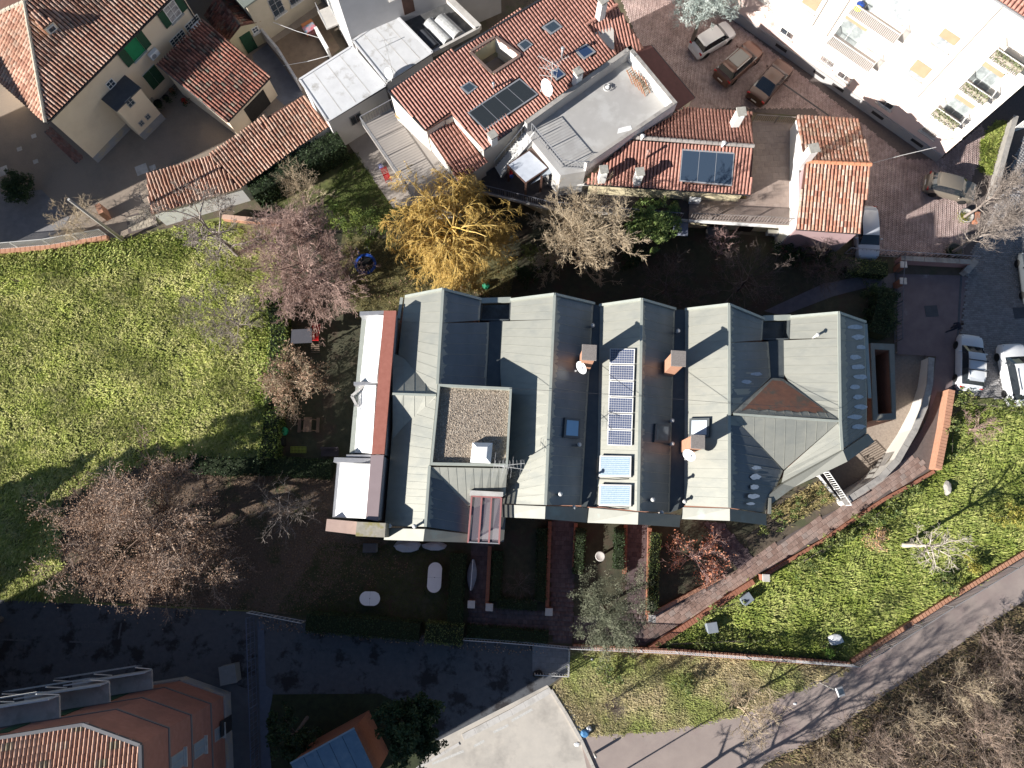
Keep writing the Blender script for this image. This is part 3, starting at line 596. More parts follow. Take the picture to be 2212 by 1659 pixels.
# brick paths to the doors
def brickpath(pts, ang): 
    o = sheet('brick_path', pts, 0.016, M('dark_clay_path', (0.115, 0.085, 0.085), (0.085, 0.065, 0.066), 2, 0.85, bump=0.1))
    pavers(o, px(pts), MR('dark_clay_flag', [(0.095, 0.068, 0.07), (0.125, 0.09, 0.09), (0.14, 0.105, 0.105)], 0.8, 0.15, 3), 0.33, 0.33, ang, 'bond', z=0.018, h=0.014, nind=120, name='clay_flag', stuffname='clay_flags')
brickpath([(1018, 1172), (1062, 1174), (1055, 1312), (1190, 1320), (1192, 1120), (1242, 1122), (1236, 1390), (1195, 1388), (1194, 1372), (1012, 1352)], -0.04)
brickpath([(1352, 1128), (1400, 1132), (1396, 1395), (1240, 1388), (1240, 1330), (1356, 1330)], -0.04)
brickpath([(1520, 1128), (1560, 1130), (1632, 1210), (1610, 1250), (1590, 1225)], 0.5)
sheet('garden_walk', [(1935, 590), (1870, 596), (1780, 612), (1650, 672), (1690, 682), (1800, 640), (1870, 622), (1930, 622)], 0.012, M('grey_walk', (0.15, 0.145, 0.16), (0.11, 0.105, 0.12), 2, 0.9, bump=0.1))
# the ramp down to the basement garage: a sloping floor below ground level
def rz(p):                                  # deepest by the garage door
    d = (Vector((p[0], p[1], 0)) - V(1970, 770, 0)).length; return -0.05 - min(2.5, d * 0.19)
rp_ = [Vector((p[0], p[1], rz(p))) for p in RAMP]
g = MB(); cen = V(1890, 930, 0); cen.z = rz(cen)
ring = []
for i in range(len(rp_)):
    a, b = rp_[i], rp_[(i + 1) % len(rp_)]
    for k in range(4): q = a.lerp(b, k / 4); q.z = rz(q); ring.append(q)
for i in range(len(ring)):
    a, b = ring[i], ring[(i + 1) % len(ring)]
    for s0, s1 in ((0, 0.25), (0.25, 0.5), (0.5, 0.75), (0.75, 1.0)):
        q = [cen.lerp(a, s0), cen.lerp(a, s1), cen.lerp(b, s1), cen.lerp(b, s0)]
        for w_ in q: w_.z = rz(w_)
        g.poly(q[1:] if s0 == 0 else q)
ro = g.build('ramp', M('ramp_paving', (0.31, 0.255, 0.205), (0.225, 0.18, 0.145), 7, 0.9, bump=0.3, bscale=18)); ro['kind'] = 'structure'
g = MB()                                    # earth faces round the cutting
for i in range(len(ring)):
    a, b = ring[i], ring[(i + 1) % len(ring)]; g.poly([a - Z * 0.05, b - Z * 0.05, xy(b, -0.022), xy(a, -0.022)])
wo = g.build('ramp_side_wall', concrete); wo['kind'] = 'structure'
# painted marks
mark = M('road_paint', (0.62, 0.60, 0.56), (0.45, 0.44, 0.41), 9, 0.8)
mark_old = M('worn_road_paint', (0.16, 0.16, 0.165), (0.08, 0.08, 0.085), 12, 0.85)
def stripe(a, b, w, z, m, name='parking_line'):
    a, b = V(*a), V(*b); o = MB().beam(xy(a, z + 0.002), xy(b, z + 0.002), w, 0.004).build(name, m); o['kind'] = 'structure'; return o
for a, b in [((934, 1650), (1002, 1622)), ((1024, 1612), (1046, 1600)), ((1066, 1582), (1098, 1566)), ((1105, 1557), (1150, 1532))]: stripe(a, b, 0.16, 0.014, mark)
for a, b in [((150, 1386), (230, 1388)), ((262, 1346), (256, 1381)), ((-20, 1380), (60, 1384))]: stripe(a, b, 0.12, 0.012, mark_old)
# the worn word on the road
def letters():
    strokes = {'A': [((0, 0), (.5, 1)), ((.5, 1), (1, 0)), ((.22, .4), (.78, .4))], 'U': [((0, 1), (0, .2)), ((0, .2), (.3, 0)), ((.3, 0), (.7, 0)), ((.7, 0), (1, .2)), ((1, .2), (1, 1))],
               'T': [((0, 1), (1, 1)), ((.5, 1), (.5, 0))], 'O': [((.2, 0), (.8, 0)), ((.8, 0), (1, .3)), ((1, .3), (1, .7)), ((1, .7), (.8, 1)), ((.8, 1), (.2, 1)), ((.2, 1), (0, .7)), ((0, .7), (0, .3)), ((0, .3), (.2, 0))]}
    o = V(176, 1356, 0.014); e = V(207, 1357, 0.014) - o; w = e.length / 4.6; ex = e.normalized(); ey = Z.cross(ex); g = MB()
    for i, ch in enumerate('AUTO'):
        for j, (p, q) in enumerate(strokes[ch]):
            f = lambda s: o + ex * (i * w * 1.2 + s[0] * w) + ey * (s[1] * w * 1.3) + Z * (0.0003 * j)
            g.beam(f(p), f(q), 0.055, 0.003)
    r = g.build('road_lettering', mark_old); r['kind'] = 'structure'; r['label'] = 'worn white word AUTO painted on the dark road'
letters()
kerb_m = M('kerb_stone', (0.52, 0.48, 0.42), (0.44, 0.405, 0.36), 4, 0.9)
def kerb(name, pts, w=0.22, h=0.12, piece=1.0, mat=kerb_m, z=0.0):
    t = bpy.data.objects.new(name, None); scene.collection.objects.link(t); t['kind'] = 'structure'
    P = px(pts)
    for a, b in zip(P[:-1], P[1:]):
        k = max(1, round((b - a).length / piece))
        for i in range(k):
            d = (b - a) / k; MB().beam(a + d * (i + 0.006) + Z * (h / 2 + z - 0.02), a + d * (i + 0.994) + Z * (h / 2 + z - 0.02 + random.uniform(0, 0.004)), w, h + 0.04).build('kerb_stone', mat, t)
kerb('parking_kerb', [(1190, 1490), (1222, 1540), (1255, 1598), (1292, 1680)])
kerb('parking_strip_kerb', [(1190, 1490), (1105, 1538), (1000, 1592)], w=0.42, h=0.10, mat=concrete_l)
kerb('parking_strip_tail', [(992, 1606), (900, 1660)], w=0.2, h=0.06, mat=concrete_l)
kerb('access_kerb', [(2076, 595), (2070, 700), (2058, 846)], w=0.16, h=0.03, mat=M('kerb_dark', (0.11, 0.115, 0.13), (0.085, 0.09, 0.10), 3, 0.9))
# ================= the long house with the saw-tooth zinc roofs
ZR, ZV = 9.6, 7.9
mh = thing('terraced_house', 'long house with saw-tooth grey-green zinc roofs, solar panels and gravel-topped tower', 'house', V(1300, 900, 0))
def sub(name, parent):                     # an Empty that groups the pieces of one part
    o = bpy.data.objects.new(name, None); scene.collection.objects.link(o); attach(o, parent); return o
def lerpline(L, t):
    n = len(L) - 1; i = min(int(t * n), n - 1); return L[i].lerp(L[i + 1], t * n - i)
def seamed(roof, ridge, eave, n, mat=zinc, th=0.05):
    """zinc sheets side by side between two edge lines, each with its standing seam"""
    for i in range(n):
        a, b = i / n, (i + 1) / n; e = 0.006 / max(1.0, (ridge[0] - ridge[-1]).length)
        q = [lerpline(ridge, a + e), lerpline(ridge, b - e), lerpline(eave, b - e), lerpline(eave, a + e)]
        if (q[0] - q[3]).length < 0.15 and (q[1] - q[2]).length < 0.15: continue
        up = newell(q); up = -up if up.z < 0 else up
        if (q[0] - q[3]).length < 0.02: q = [q[0], q[1], q[2]]
        elif (q[1] - q[2]).length < 0.02: q = [q[0], q[1], q[3]]
        g = MB().slab(q, th)
        if i: 
            s0, s1 = lerpline(ridge, a), lerpline(eave, a)
            if (s0 - s1).length > 0.4: g.beam(s0.lerp(s1, 0.03) + up * 0.009, s0.lerp(s1, 0.97) + up * 0.009, 0.014, 0.018, up)
        g.build('zinc_sheet', mat, roof)
def LN(*pts): return [V(*p) for p in pts]
body = sub('wall', mh)
brickwall = M('house_brick', (0.40, 0.20, 0.135), (0.33, 0.155, 0.10), 4, 0.9, bump=0.1, bscale=25)
def bay(pn, ps):                            # body under one roof bay: (left, ridge, right) at both ends, below the sheets
    def loop(P): return [xy(P[0], -2.7), P[0] - Z * 0.14, P[1] - Z * 0.14, P[2] - Z * 0.14, xy(P[2], -2.7)]
    MB().hull(loop(ps), loop(pn)).build('bay_wall', brickwall, body)
r_ = sub('roof', mh)
# slopes: (ridge line, eave line, sheets)
slopes = [
 (LN((957, 626, ZR), (945, 830, ZR), (928, 1006, ZR), (919, 1138, ZR)), LN((874, 642, 8.3), (858, 790, 8.25), (842, 1000, 8.25), (831, 1136, 8.25)), 25, zinc),
 (LN((957, 626, ZR), (952, 698, ZR)), LN((1039, 648, 8.1), (1036, 692, 8.1)), 3, zinc),
 (LN((952, 698, ZR), (945, 832, ZR)), LN((1057, 696, ZV), (1050, 840, ZV)), 6, zinc),
 (LN((928, 1008, ZR), (919, 1138, ZR)), LN((930, 1008, ZR), (1018, 1099, 8.3), (1015, 1152, 8.3)), 6, zinc),
 (LN((1198, 637, ZR), (1195, 690, ZR)), LN((1104, 649, 8.1), (1102, 692, 8.1)), 3, zinc),
 (LN((1195, 690, ZR), (1178, 1091, ZR)), LN((1086, 694, ZV), (1080, 800, ZV), (1094, 1010, 8.05), (1086, 1088, 8.05)), 19, zinc),
 (LN((1198, 637, ZR), (1178, 1091, ZR)), LN((1282, 657, ZV), (1256, 1092, ZV)), 22, zinc),
 (LN((1386, 648, ZR), (1378, 1104, ZR)), LN((1296, 661, ZV), (1289, 1094, ZV)), 22, zinc),
 (LN((1386, 648, ZR), (1378, 1104, ZR)), LN((1458, 669, ZV), (1446, 1108, ZV)), 22, zinc),
 (LN((1574, 659, ZR), (1575, 1097, ZR)), LN((1480, 670, ZV), (1478, 1092, ZV)), 22, zinc),
 (LN((1574, 659, ZR), (1574, 740, ZR)), LN((1649, 690, 8.05), (1646, 735, 8.05)), 4, zinc),
 (LN((1574, 740, ZR), (1575, 896, ZR)), LN((1660, 738, ZV), (1665, 815, ZV), (1580, 896, ZR)), 8, zinc),
 (LN((1575, 898, ZR), (1575, 1097, ZR)), LN((1584, 898, ZR), (1692, 1016, ZV + .1), (1652, 1108, ZV)), 10, zinc),
 (LN((1811, 677, ZR), (1811, 730, ZR)), LN((1708, 686, 8.05), (1706, 732, 8.05)), 3, zinc),
 (LN((1811, 730, ZR), (1814, 908, ZR)), LN((1693, 735, ZV), (1694, 818, ZV), (1806, 906, ZR)), 9, zinc),
 (LN((1814, 912, ZR), (1818, 972, ZR)), LN((1810, 914, ZR), (1694, 1017, ZV + .1), (1688, 1043, ZV + .1)), 4, zinc),
 (LN((1811, 677, ZR), (1814, 900, ZR), (1818, 972, ZR)), LN((1868, 697, 8.3), (1873, 850, 8.3), (1872, 936, 8.3)), 15, zinc),
 (LN((1582, 892, ZR), (1808, 905, ZR)), LN((1583, 890, ZR), (1668, 816, ZV + .05), (1692, 818, ZV + .05), (1806, 903, ZR)), 12, zinc),
 (LN((1584, 898, ZR), (1810, 912, ZR)), LN((1585, 900, ZR), (1693, 1015, ZV + .12), (1809, 914, ZR)), 10, zinc),
 (LN((930, 1009, ZR), (1096, 1012, ZR)), LN((932, 1011, ZR), (1018, 1100, 8.3), (1092, 1070, 8.5)), 9, zinc),
]
slopes = [s for s in slopes if s is not None]
orange_refl = M('zinc_orange_reflection', (0.34, 0.15, 0.09), (0.22, 0.11, 0.075), 2.5, 0.6, c3=(0.16, 0.13, 0.10), s3=1.2)  # orange reflection painted into the zinc colour of the north saddle face
for i, (a, b, n, m) in enumerate(slopes): seamed(r_, a, b, n, m)
# small cross gable on the west side
cg0, cg1 = V(848, 851, 9.45), V(942, 854, ZR + .02)
def zleft(x): return 8.28 + 1.32 * (x - 857) / 90
cN = [(848, 762)] + [(x, 763 + (x - 863) * 1.137) for x in (872, 895, 919)] + [(942, 853)]; cS = [(x, 857 + (942 - x) * .96) for x in (848, 872, 895, 919, 942)]
seamed(r_, [cg0, cg1], [V(x, y, max(8.3, zleft(x))) for x, y in cN], 4)
seamed(r_, [cg0, cg1], [V(x, y, max(8.3, zleft(x + 6))) for x, y in cS], 4)
# ridge caps
for p in ([(957, 626), (945, 830)], [(928, 1006), (919, 1138)], [(1198, 637), (1178, 1091)], [(1386, 648), (1378, 1104)], [(1574, 659), (1575, 1097)], [(1811, 677), (1814, 908), (1818, 972)]):
    for a, b in zip(p[:-1], p[1:]): MB().beam(V(*a, ZR) + Z * 0.05, V(*b, ZR) + Z * 0.05, 0.17, 0.07).build('ridge_cap', zinc_edge, r_)
MB().beam(cg0 + Z * 0.04, cg1 + Z * 0.04, 0.14, 0.06).build('ridge_cap', zinc_edge, r_)
MB().beam(V(1584, 895, ZR) + Z * 0.04, V(1812, 910, ZR) + Z * 0.04, 0.14, 0.06).build('ridge_cap', zinc_edge, r_)
# verge boards along the north ends
for p in ([(876, 641, 8.3), (957, 625, ZR), (1040, 647, 8.1)], [(1103, 648, 8.1), (1198, 636, ZR), (1284, 656, ZV)], [(1295, 660, ZV), (1386, 647, ZR), (1459, 668, ZV)], [(1480, 669, ZV), (1574, 658, ZR), (1650, 689, 8.05)], [(1707, 685, 8.05), (1811, 676, ZR), (1869, 696, 8.3)]):
    for a, b in zip(p[:-1], p[1:]): MB().beam(V(*a) + Z * 0.03, V(*b) + Z * 0.03, 0.16, 0.16).build('verge', zinc_edge, r_)
# valley gutters
for q in ([(1057, 694), (1086, 692), (1080, 840), (1050, 840)], [(1282, 657), (1296, 660), (1289, 1096), (1256, 1094)], [(1458, 669), (1481, 669), (1478, 1096), (1446, 1108)], [(1660, 736), (1694, 733), (1694, 818), (1665, 816)]):
    MB().slab([V(*p, ZV - 0.06) for p in q], 0.2).build('valley_gutter', zinc_dark, r_)
# light wells at the north end: floor, parapet
for q, s in (([(1038, 650), (1104, 648), (1102, 692), (1035, 692)], 6.9), ([(1648, 688), (1708, 686), (1706, 733), (1645, 734)], 6.9)):
    P = [V(*p, 7.9) for p in q]; lo = [xy(p, s) for p in P]
    MB().slab(lo, 0.3).build('light_well_floor', M('well_floor', (0.06, 0.06, 0.058), (0.13, 0.15, 0.16), 1.2, 0.25, spec=0.5), mh)
    MB().beam(P[0] + Z * 0.02, P[1] + Z * 0.02, 0.35, 0.16).build('light_well_parapet', zinc_edge, mh)
    for k in (1, 2, 3): a, b = P[k], P[(k + 1) % 4]; MB().hull([xy(a, s), xy(b, s), xy(b, s) + (b - a).cross(Z).normalized() * 0.08, xy(a, s) + (b - a).cross(Z).normalized() * 0.08], [xy(p_, 7.92) for p_ in (a, b, b + (b - a).cross(Z).normalized() * 0.08, a + (b - a).cross(Z).normalized() * 0.08)]).build('light_well_side', zinc_dark, mh)
# bodies under the bays
bay(LN((880, 650, 8.25), (957, 632, ZR), (1032, 655, 8.05)), LN((838, 1130, 8.0), (919, 1132, ZR - .5), (1005, 1145, 7.2)))
bay(LN((1108, 655, 8.05), (1198, 643, ZR), (1278, 662, ZV)), LN((1092, 1084, 8.0), (1178, 1086, ZR), (1254, 1086, ZV)))
bay(LN((1300, 666, ZV), (1386, 654, ZR), (1454, 674, ZV)), LN((1293, 1090, ZV), (1378, 1098, ZR), (1444, 1100, ZV)))
bay(LN((1485, 675, ZV), (1574, 665, ZR), (1645, 694, 8.0)), LN((1482, 1088, ZV), (1575, 1090, ZR), (1645, 1096, ZV)))
bay(LN((1712, 692, 8.0), (1811, 683, ZR), (1862, 700, 8.25)), LN((1700, 1030, ZV), (1816, 968, ZR), (1866, 935, 8.25)))
for q in ([(1040, 700), (1100, 696), (1096, 1000), (1020, 1000)], [(1250, 665), (1310, 668), (1300, 1088), (1245, 1086)], [(1440, 678), (1500, 680), (1490, 1088), (1435, 1098)], [(1640, 740), (1715, 736), (1700, 1022), (1648, 1086)]):
    MB().prism([V(*p, ZV) for p in q], -2.7, ZV - 0.28).build('party_wall', brickwall, body)
# south coping that follows the gables, tipped outwards
def coping(pts, out):
    for i in range(len(pts) - 1):
        a, b, c, d = V(*pts[i]), V(*pts[i + 1]), V(*out[i + 1]), V(*out[i]); up = Z * 0.13
        MB().slab([a + up, b + up, c + up - Z * 0.16, d + up - Z * 0.16], 0.22).build('coping', zinc_light, r_)
coping([(833, 1141, 8.25), (918, 1143, ZR), (1014, 1154, 8.25)], [(829, 1166, 8.25), (914, 1169, ZR), (1011, 1172, 8.25)])
coping([(1086, 1090, 8.05), (1178, 1094, ZR), (1270, 1097, ZV)], [(1083, 1117, 8.05), (1177, 1121, ZR), (1268, 1129, ZV)])
coping([(1272, 1097, ZV), (1378, 1107, ZR), (1470, 1113, ZV)], [(1269, 1129, ZV), (1378, 1133, ZR), (1468, 1139, ZV)])
coping([(1474, 1096, ZV), (1575, 1099, ZR), (1654, 1110, ZV)], [(1471, 1121, ZV), (1577, 1125, ZR), (1656, 1135, ZV)])
coping([(1656, 1072, ZV + .1), (1690, 1046, ZV + .1), (1819, 974, ZR), (1873, 937, 8.3)], [(1659, 1094, ZV + .1), (1716, 1052, ZV + .1), (1831, 997, ZR), (1890, 954, 8.3)])
MB().beam(V(1660, 1110, ZV), V(1660, 1076, ZV), 0.18, 0.5).build('coping', zinc_light, r_)
MB().beam(V(1869, 700, 8.25), V(1878, 860, 8.25), 0.22, 0.12).build('eaves_gutter', zinc_edge, r_)
MB().beam(V(869, 645, 8.1), V(862, 690, 8.1), 0.2, 0.5).build('eaves_box', zinc_edge, r_)
# damp films with the slopes' shade painted in, and frost
damp_shade = M('damp_shaded_zinc', (0.19, 0.205, 0.215), (0.13, 0.145, 0.155), 0.8, 0.42, metal=.5, spec=0.5, stretch=(1, .4, 1))
damp_b = M('melting_frost_film', (0.16, 0.19, 0.21), (0.115, 0.14, 0.165), 2.0, 0.3, spec=0.5)
def patch(sl, pts, mat, name='damp_stain', lift=0.006, round_=True):
    a, b = sl; p0, n0 = plane3(a[0], a[-1], b[len(b) // 2]); P = [onplane(*p, p0, n0) + n0 * lift for p in pts]
    if round_:
        Q = []; k = len(P)
        for i in range(k):
            A_, B_, C_ = P[i - 1], P[i], P[(i + 1) % k]
            for t in (0.0, 0.5, 1.0):
                s0 = B_.lerp(A_, 0.35); s1 = B_.lerp(C_, 0.35); m1 = s0.lerp(B_, t); m2 = B_.lerp(s1, t); Q.append(m1.lerp(m2, t))
        P = Q
    n1 = newell(P)
    if n1.z < 0: P.reverse()
    return MB().poly(P).build(name, mat, r_)
def SL(i): return slopes[i][0], slopes[i][1]
def wob(p, k=1.5): return [(x + random.uniform(-k, k), y + random.uniform(-k, k)) for x, y in p]
def ell(cx, cy, rx, ry, n=12, k=0.12): return [(cx + rx * math.cos(a) * (1 + random.uniform(-k, k)), cy + ry * math.sin(a) * (1 + random.uniform(-k, k))) for a in [2 * math.pi * i / n for i in range(n)]]
def damp_shade_sheets(i_, n, t0=.10, t1=.97):       # dew, spread over whole slopes and darkened to paint in their shade
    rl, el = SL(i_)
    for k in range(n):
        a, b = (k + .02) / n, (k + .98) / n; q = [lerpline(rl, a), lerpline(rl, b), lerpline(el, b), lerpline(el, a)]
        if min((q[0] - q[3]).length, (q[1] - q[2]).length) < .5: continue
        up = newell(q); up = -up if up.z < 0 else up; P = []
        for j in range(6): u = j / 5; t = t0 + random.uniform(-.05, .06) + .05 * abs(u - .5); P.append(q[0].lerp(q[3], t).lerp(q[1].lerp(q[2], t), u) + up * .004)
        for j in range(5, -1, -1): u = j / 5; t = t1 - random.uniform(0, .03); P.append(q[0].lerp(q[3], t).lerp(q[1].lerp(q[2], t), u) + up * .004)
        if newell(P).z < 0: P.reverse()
        MB().poly(P).build('dew_shade_film', damp_shade, r_)
for i_, n in ((1, 3), (2, 6), (6, 22), (8, 22), (10, 4), (11, 8), (12, 10), (3, 6)): damp_shade_sheets(i_, n)
damp_shade_sheets(16, 15, .25)
for i in range(11):                          # frost on the east slope, one blotch to a sheet
    cy = 707 + i * 21.5; c = 1845 + (i % 3) * 6 - 4; w = 9 + 6 * random.random()
    patch(SL(16), ell(c + 6, cy, w * 1.15, 4.6 + random.random(), 14, .24), frost, 'frost_patch', lift=0.014)
for (x, y, rx, ry) in ((1612, 825, 11, 4), (1616, 845, 9, 3), (1622, 862, 7, 3), (1634, 808, 12, 4), (1634, 1010, 11, 4), (1632, 1030, 12, 6), (1630, 1052, 10, 5), (1628, 1072, 12, 5), (1622, 1088, 9, 3)):
    patch(SL(11) if y < 900 else SL(12), ell(x, y, rx, ry, 14, .26), frost, 'frost_patch', lift=0.014)
s17 = (slopes[17][0], [V(1668, 816, ZV + .05)])
patch(s17, [(1602, 888), (1640, 850), (1668, 822), (1690, 824), (1755, 868), (1790, 893), (1770, 890), (1760, 893), (1740, 888), (1722, 891), (1700, 886), (1682, 889), (1660, 884), (1640, 887), (1620, 883)], orange_refl, 'reflection_patch', lift=0.03, round_=False)  # outline of the painted orange reflection
# ---- solar panels on the third bay
def roofquad(sl, pts, lift):
    a, b = sl; p0, n0 = plane3(a[0], a[-1], b[0]); return [onplane(*p, p0, n0) + n0 * lift for p in pts], n0
def pvpanel(q, n0, label):
    t = thing('photovoltaic_module', label, 'solar panel', q[0], 'solar panels on the third roof')
    MB().slab(q, 0.04).build('frame', pale_metal, t)
    ins = lambda u, v: q[0].lerp(q[1], u).lerp(q[3].lerp(q[2], u), v)
    for r in range(6):
        for c in range(10):
            u0, u1 = 0.035 + 0.93 * c / 10 + 0.004, 0.035 + 0.93 * (c + 1) / 10 - 0.004; v0, v1 = 0.05 + 0.9 * r / 6 + 0.008, 0.05 + 0.9 * (r + 1) / 6 - 0.008
            pvcells.append([ins(u0, v0) + n0 * 0.004, ins(u1, v0) + n0 * 0.004, ins(u1, v1) + n0 * 0.004, ins(u0, v1) + n0 * 0.004])
    g = MB()
    for c in pvcells: g.poly(c)
    o = g.build('cells', pv_blue, t); o['kind'] = 'stuff'; pvcells.clear()
pvcells = []
names = ['topmost', 'second from the top', 'third from the top', 'fourth from the top', 'fifth from the top', 'lowest']
for i in range(6):
    t0, t1 = i / 6, (i + 1) / 6
    L = lambda t: (1320 - 6 * t, 753 + 210 * t); R2 = lambda t: (1374 - 7 * t, 754 + 211 * t)
    q, n0 = roofquad(SL(7), [L(t0 + .004), R2(t0 + .004), R2(t1 - .004), L(t1 - .004)], 0.16); pvpanel(q, n0, names[i] + ' photovoltaic panel in the row of six on the zinc roof')
for i, (y0, y1, lab) in enumerate(((985, 1030, 'pale blue solar water collector right below the row of dark panels'), (1047, 1093, 'pale blue solar water collector nearest the front edge of the zinc roof'))):
    q, n0 = roofquad(SL(7), [(1299, y0), (1367, y0 + 1), (1366, y1 + 1), (1297, y1)], 0.22)
    t = thing('solar_collector', lab, 'solar panel', q[0], 'solar water collectors')
    MB().slab(q, 0.10).build('frame', pale_metal, t); ins = lambda u, v: q[0].lerp(q[1], u).lerp(q[3].lerp(q[2], u), v)
    MB().poly([ins(.04, .06) + n0 * .006, ins(.96, .06) + n0 * .006, ins(.96, .94) + n0 * .006, ins(.04, .94) + n0 * .006]).build('glass_cover', collector, t)
    for k in range(9): v = 0.12 + 0.095 * k; MB().beam(ins(.05, v) + n0 * .014, ins(.95, v) + n0 * .014, 0.025, 0.01, n0).build('rib', M('rib_silver', (0.5, 0.55, 0.6), None, 4, .4), t)
    g = MB().tube([ins(-.05, .1), ins(-.06, .5), ins(-.05, 1.1), ins(.6, 1.12), ins(.95, 1.08)], 0.035, 6); g.build('pipe', black, t)
# ---- roof windows
def skylight(parent, sl, pts, pane, lift=0.10, name='roof_window', fr=zinc_dark, fwid=0.12):
    q, n0 = roofquad(sl, pts, lift); ins = lambda u, v: q[0].lerp(q[1], u).lerp(q[3].lerp(q[2], u), v)
    w = MB(); f = fwid
    o = sub(name, parent); MB().slab(q, lift + 0.03).build('frame', fr, o)
    MB().poly([ins(f, f) + n0 * .006, ins(1 - f, f) + n0 * .006, ins(1 - f, 1 - f) + n0 * .006, ins(f, 1 - f) + n0 * .006]).build('pane', pane, o); return o
skylight(mh, SL(6), [(1219, 902), (1252, 905), (1250, 948), (1216, 945)], glass_sky)
skylight(mh, SL(8), [(1414, 915), (1446, 918), (1444, 957), (1411, 955)], M('skylight_pane', (0.20, 0.25, 0.25), (0.12, 0.14, 0.13), 3, 0.1, spec=0.7))
skylight(mh, SL(9), [(1492, 905), (1535, 904), (1534, 945), (1491, 944)], M('hazy_pane', (0.60, 0.64, 0.68), (0.5, 0.55, 0.6), 1, 0.3, spec=0.6), lift=0.22)
# ---- tower with gravel roof
tw = [(946, 829), (1106, 837), (1097, 1007), (929, 1004)]; tp = [V(*p, 9.95) for p in tw]
tower = sub('tower', mh); c_ = sum(tp, Vector()) / 4
inn = [c_ + (p - c_) * 0.94 for p in tp]
MB().prism(inn, 5.0, 9.62).build('gravel_roof', gravel_m, tower)
for i in range(4):
    a, b, c, d = tp[i], tp[(i + 1) % 4], inn[(i + 1) % 4], inn[i]
    MB().hull([xy(a, 5.0), xy(d, 5.0), xy(c, 5.0), xy(b, 5.0)], [a, xy(d, 9.95), xy(c, 9.95), b]).build('parapet', zinc_edge, tower)
stones = scatter(inn, 220); k = len(stones)
C = np.column_stack([stones, np.full(k, 9.63)]); vv, ff = leaf_mesh(C, 0.075, up=1.5, aspect=0.9)
nmesh('gravel', vv, ff, MR('gravel_chips', [(0.26, 0.20, 0.15), (0.42, 0.34, 0.26), (0.54, 0.47, 0.38), (0.36, 0.27, 0.19)], 0.95, 0.2, 9), tower, np.repeat(RNG.random(k), 4))['kind'] = 'stuff'
def domelight():
    q = [V(1021, 956, 9.95), V(1064, 957, 9.95), V(1060, 1001, 9.95), V(1016, 999, 9.95)]; c = sum(q, Vector()) / 4; t = sub('roof_hatch', tower)
    MB().prism(q, 9.6, 10.02).build('upstand', white_paint, t)
    MB().hull([xy(p, 10.02) for p in ccw(q)], [xy(c + (p - c) * 0.55, 10.24) for p in ccw(q)]).build('dome', white_plastic, t)
domelight()
# ---- chimneys
def chimney(name, label, pxy, z0, z1, w, d, mat, cap, capover=0.1, yaw=-0.06, capth=0.12, gap=0.0, group=None, parent=None):
    p = V(*pxy, z1); t = thing(name, label, 'chimney', xy(p, z0), group) if parent is None else sub(name, parent)
    MB().box(xy(p, (z0 + z1 - capth) / 2), (w, d, z1 - capth - z0), yaw).build('stack', mat, t)
    if gap:
        for sx in (-1, 1):
            for sy in (-1, 1): MB().box(p + Matrix.Rotation(yaw, 3, 'Z') @ Vector((sx * (w / 2 - .07), sy * (d / 2 - .07), -capth + gap / 2)), (0.1, 0.1, gap), yaw).build('cap_pier', mat, t)
    MB().box(p + Z * (gap - capth / 2 + 0.003), (w + 2 * capover, d + 2 * capover, capth), yaw).build('cap', cap, t, bevel=0.012)
    return t
capm = M('gravelly_cap', (0.30, 0.265, 0.24), (0.20, 0.175, 0.16), 16, 0.95, bump=0.4, bscale=40)
GC = 'gravel-capped chimneys of the zinc-roofed house'
chimney('chimney', 'square brick chimney with gravelly cap, dish at its corner, on the second zinc roof', (1273, 761), 7.6, 11.2, 0.72, 0.8, brick_or, capm, 0.09, group=GC)
chimney('chimney', 'square brick chimney with gravelly cap and sunlit orange side, no dish', (1466, 774), 7.6, 11.2, 0.72, 0.8, brick_or, capm, 0.09, group=GC)
chimney('chimney', 'square brick chimney with gravelly cap in front of the hazy roof window', (1508, 954), 7.8, 10.9, 0.72, 0.72, brick_or, capm, 0.06, group=GC)
# ---- satellite dishes, vents, aerials
def dish(label, p, r, aim, arm=0.6, foot=None):
    t = thing('satellite_dish', label, 'satellite dish', foot or p); p = Vector(p); a = Vector(aim).normalized()
    prof = [(0.02, 0.0), (r * 0.35, 0.02 * r), (r * 0.7, 0.09 * r), (r, 0.2 * r), (r * 0.985, 0.225 * r), (r * 0.68, 0.12 * r), (0.01, 0.03 * r)]
    MB().lathe(prof, p, 20, a).build('reflector', white_plastic, t, True)
    MB().tube([p - a * 0.02, p - a * 0.18, (Vector(foot) if foot else p - Z * 0.6)], 0.025, 6).build('mast', grey_metal, t)
    e = p + a * arm - Z * 0.05; MB().tube([p - Z * r * 0.6 + a * 0.1, e], 0.015, 5).build('arm', grey_metal, t); MB().box(e, (0.09, 0.09, 0.12)).build('receiver', pale_metal, t)
dish('white satellite dish by the corner of the second-bay chimney', V(1258, 793, 9.6), 0.44, (-0.75, -0.5, 0.45), 0.6, V(1272, 775, 9.0))
dish('white satellite dish by the front of the third square chimney', V(1490, 982, 9.6), 0.42, (-0.6, -0.55, 0.55), 0.55, V(1500, 968, 9.2))
def vent(label, pxy, z0, z1, r, mat=pale_metal):
    p = V(*pxy, z1); t = thing('vent_pipe', label, 'vent pipe', xy(p, z0)); MB().lathe([(r * .6, 0), (r * .6, z1 - z0 - .12)], xy(p, z0), 10).build('pipe', mat, t, True)
    MB().lathe([(r, 0), (r * 1.05, .06), (r * .5, .12), (0.01, .13)], p - Z * 0.12, 12).build('cowl', mat, t, True)
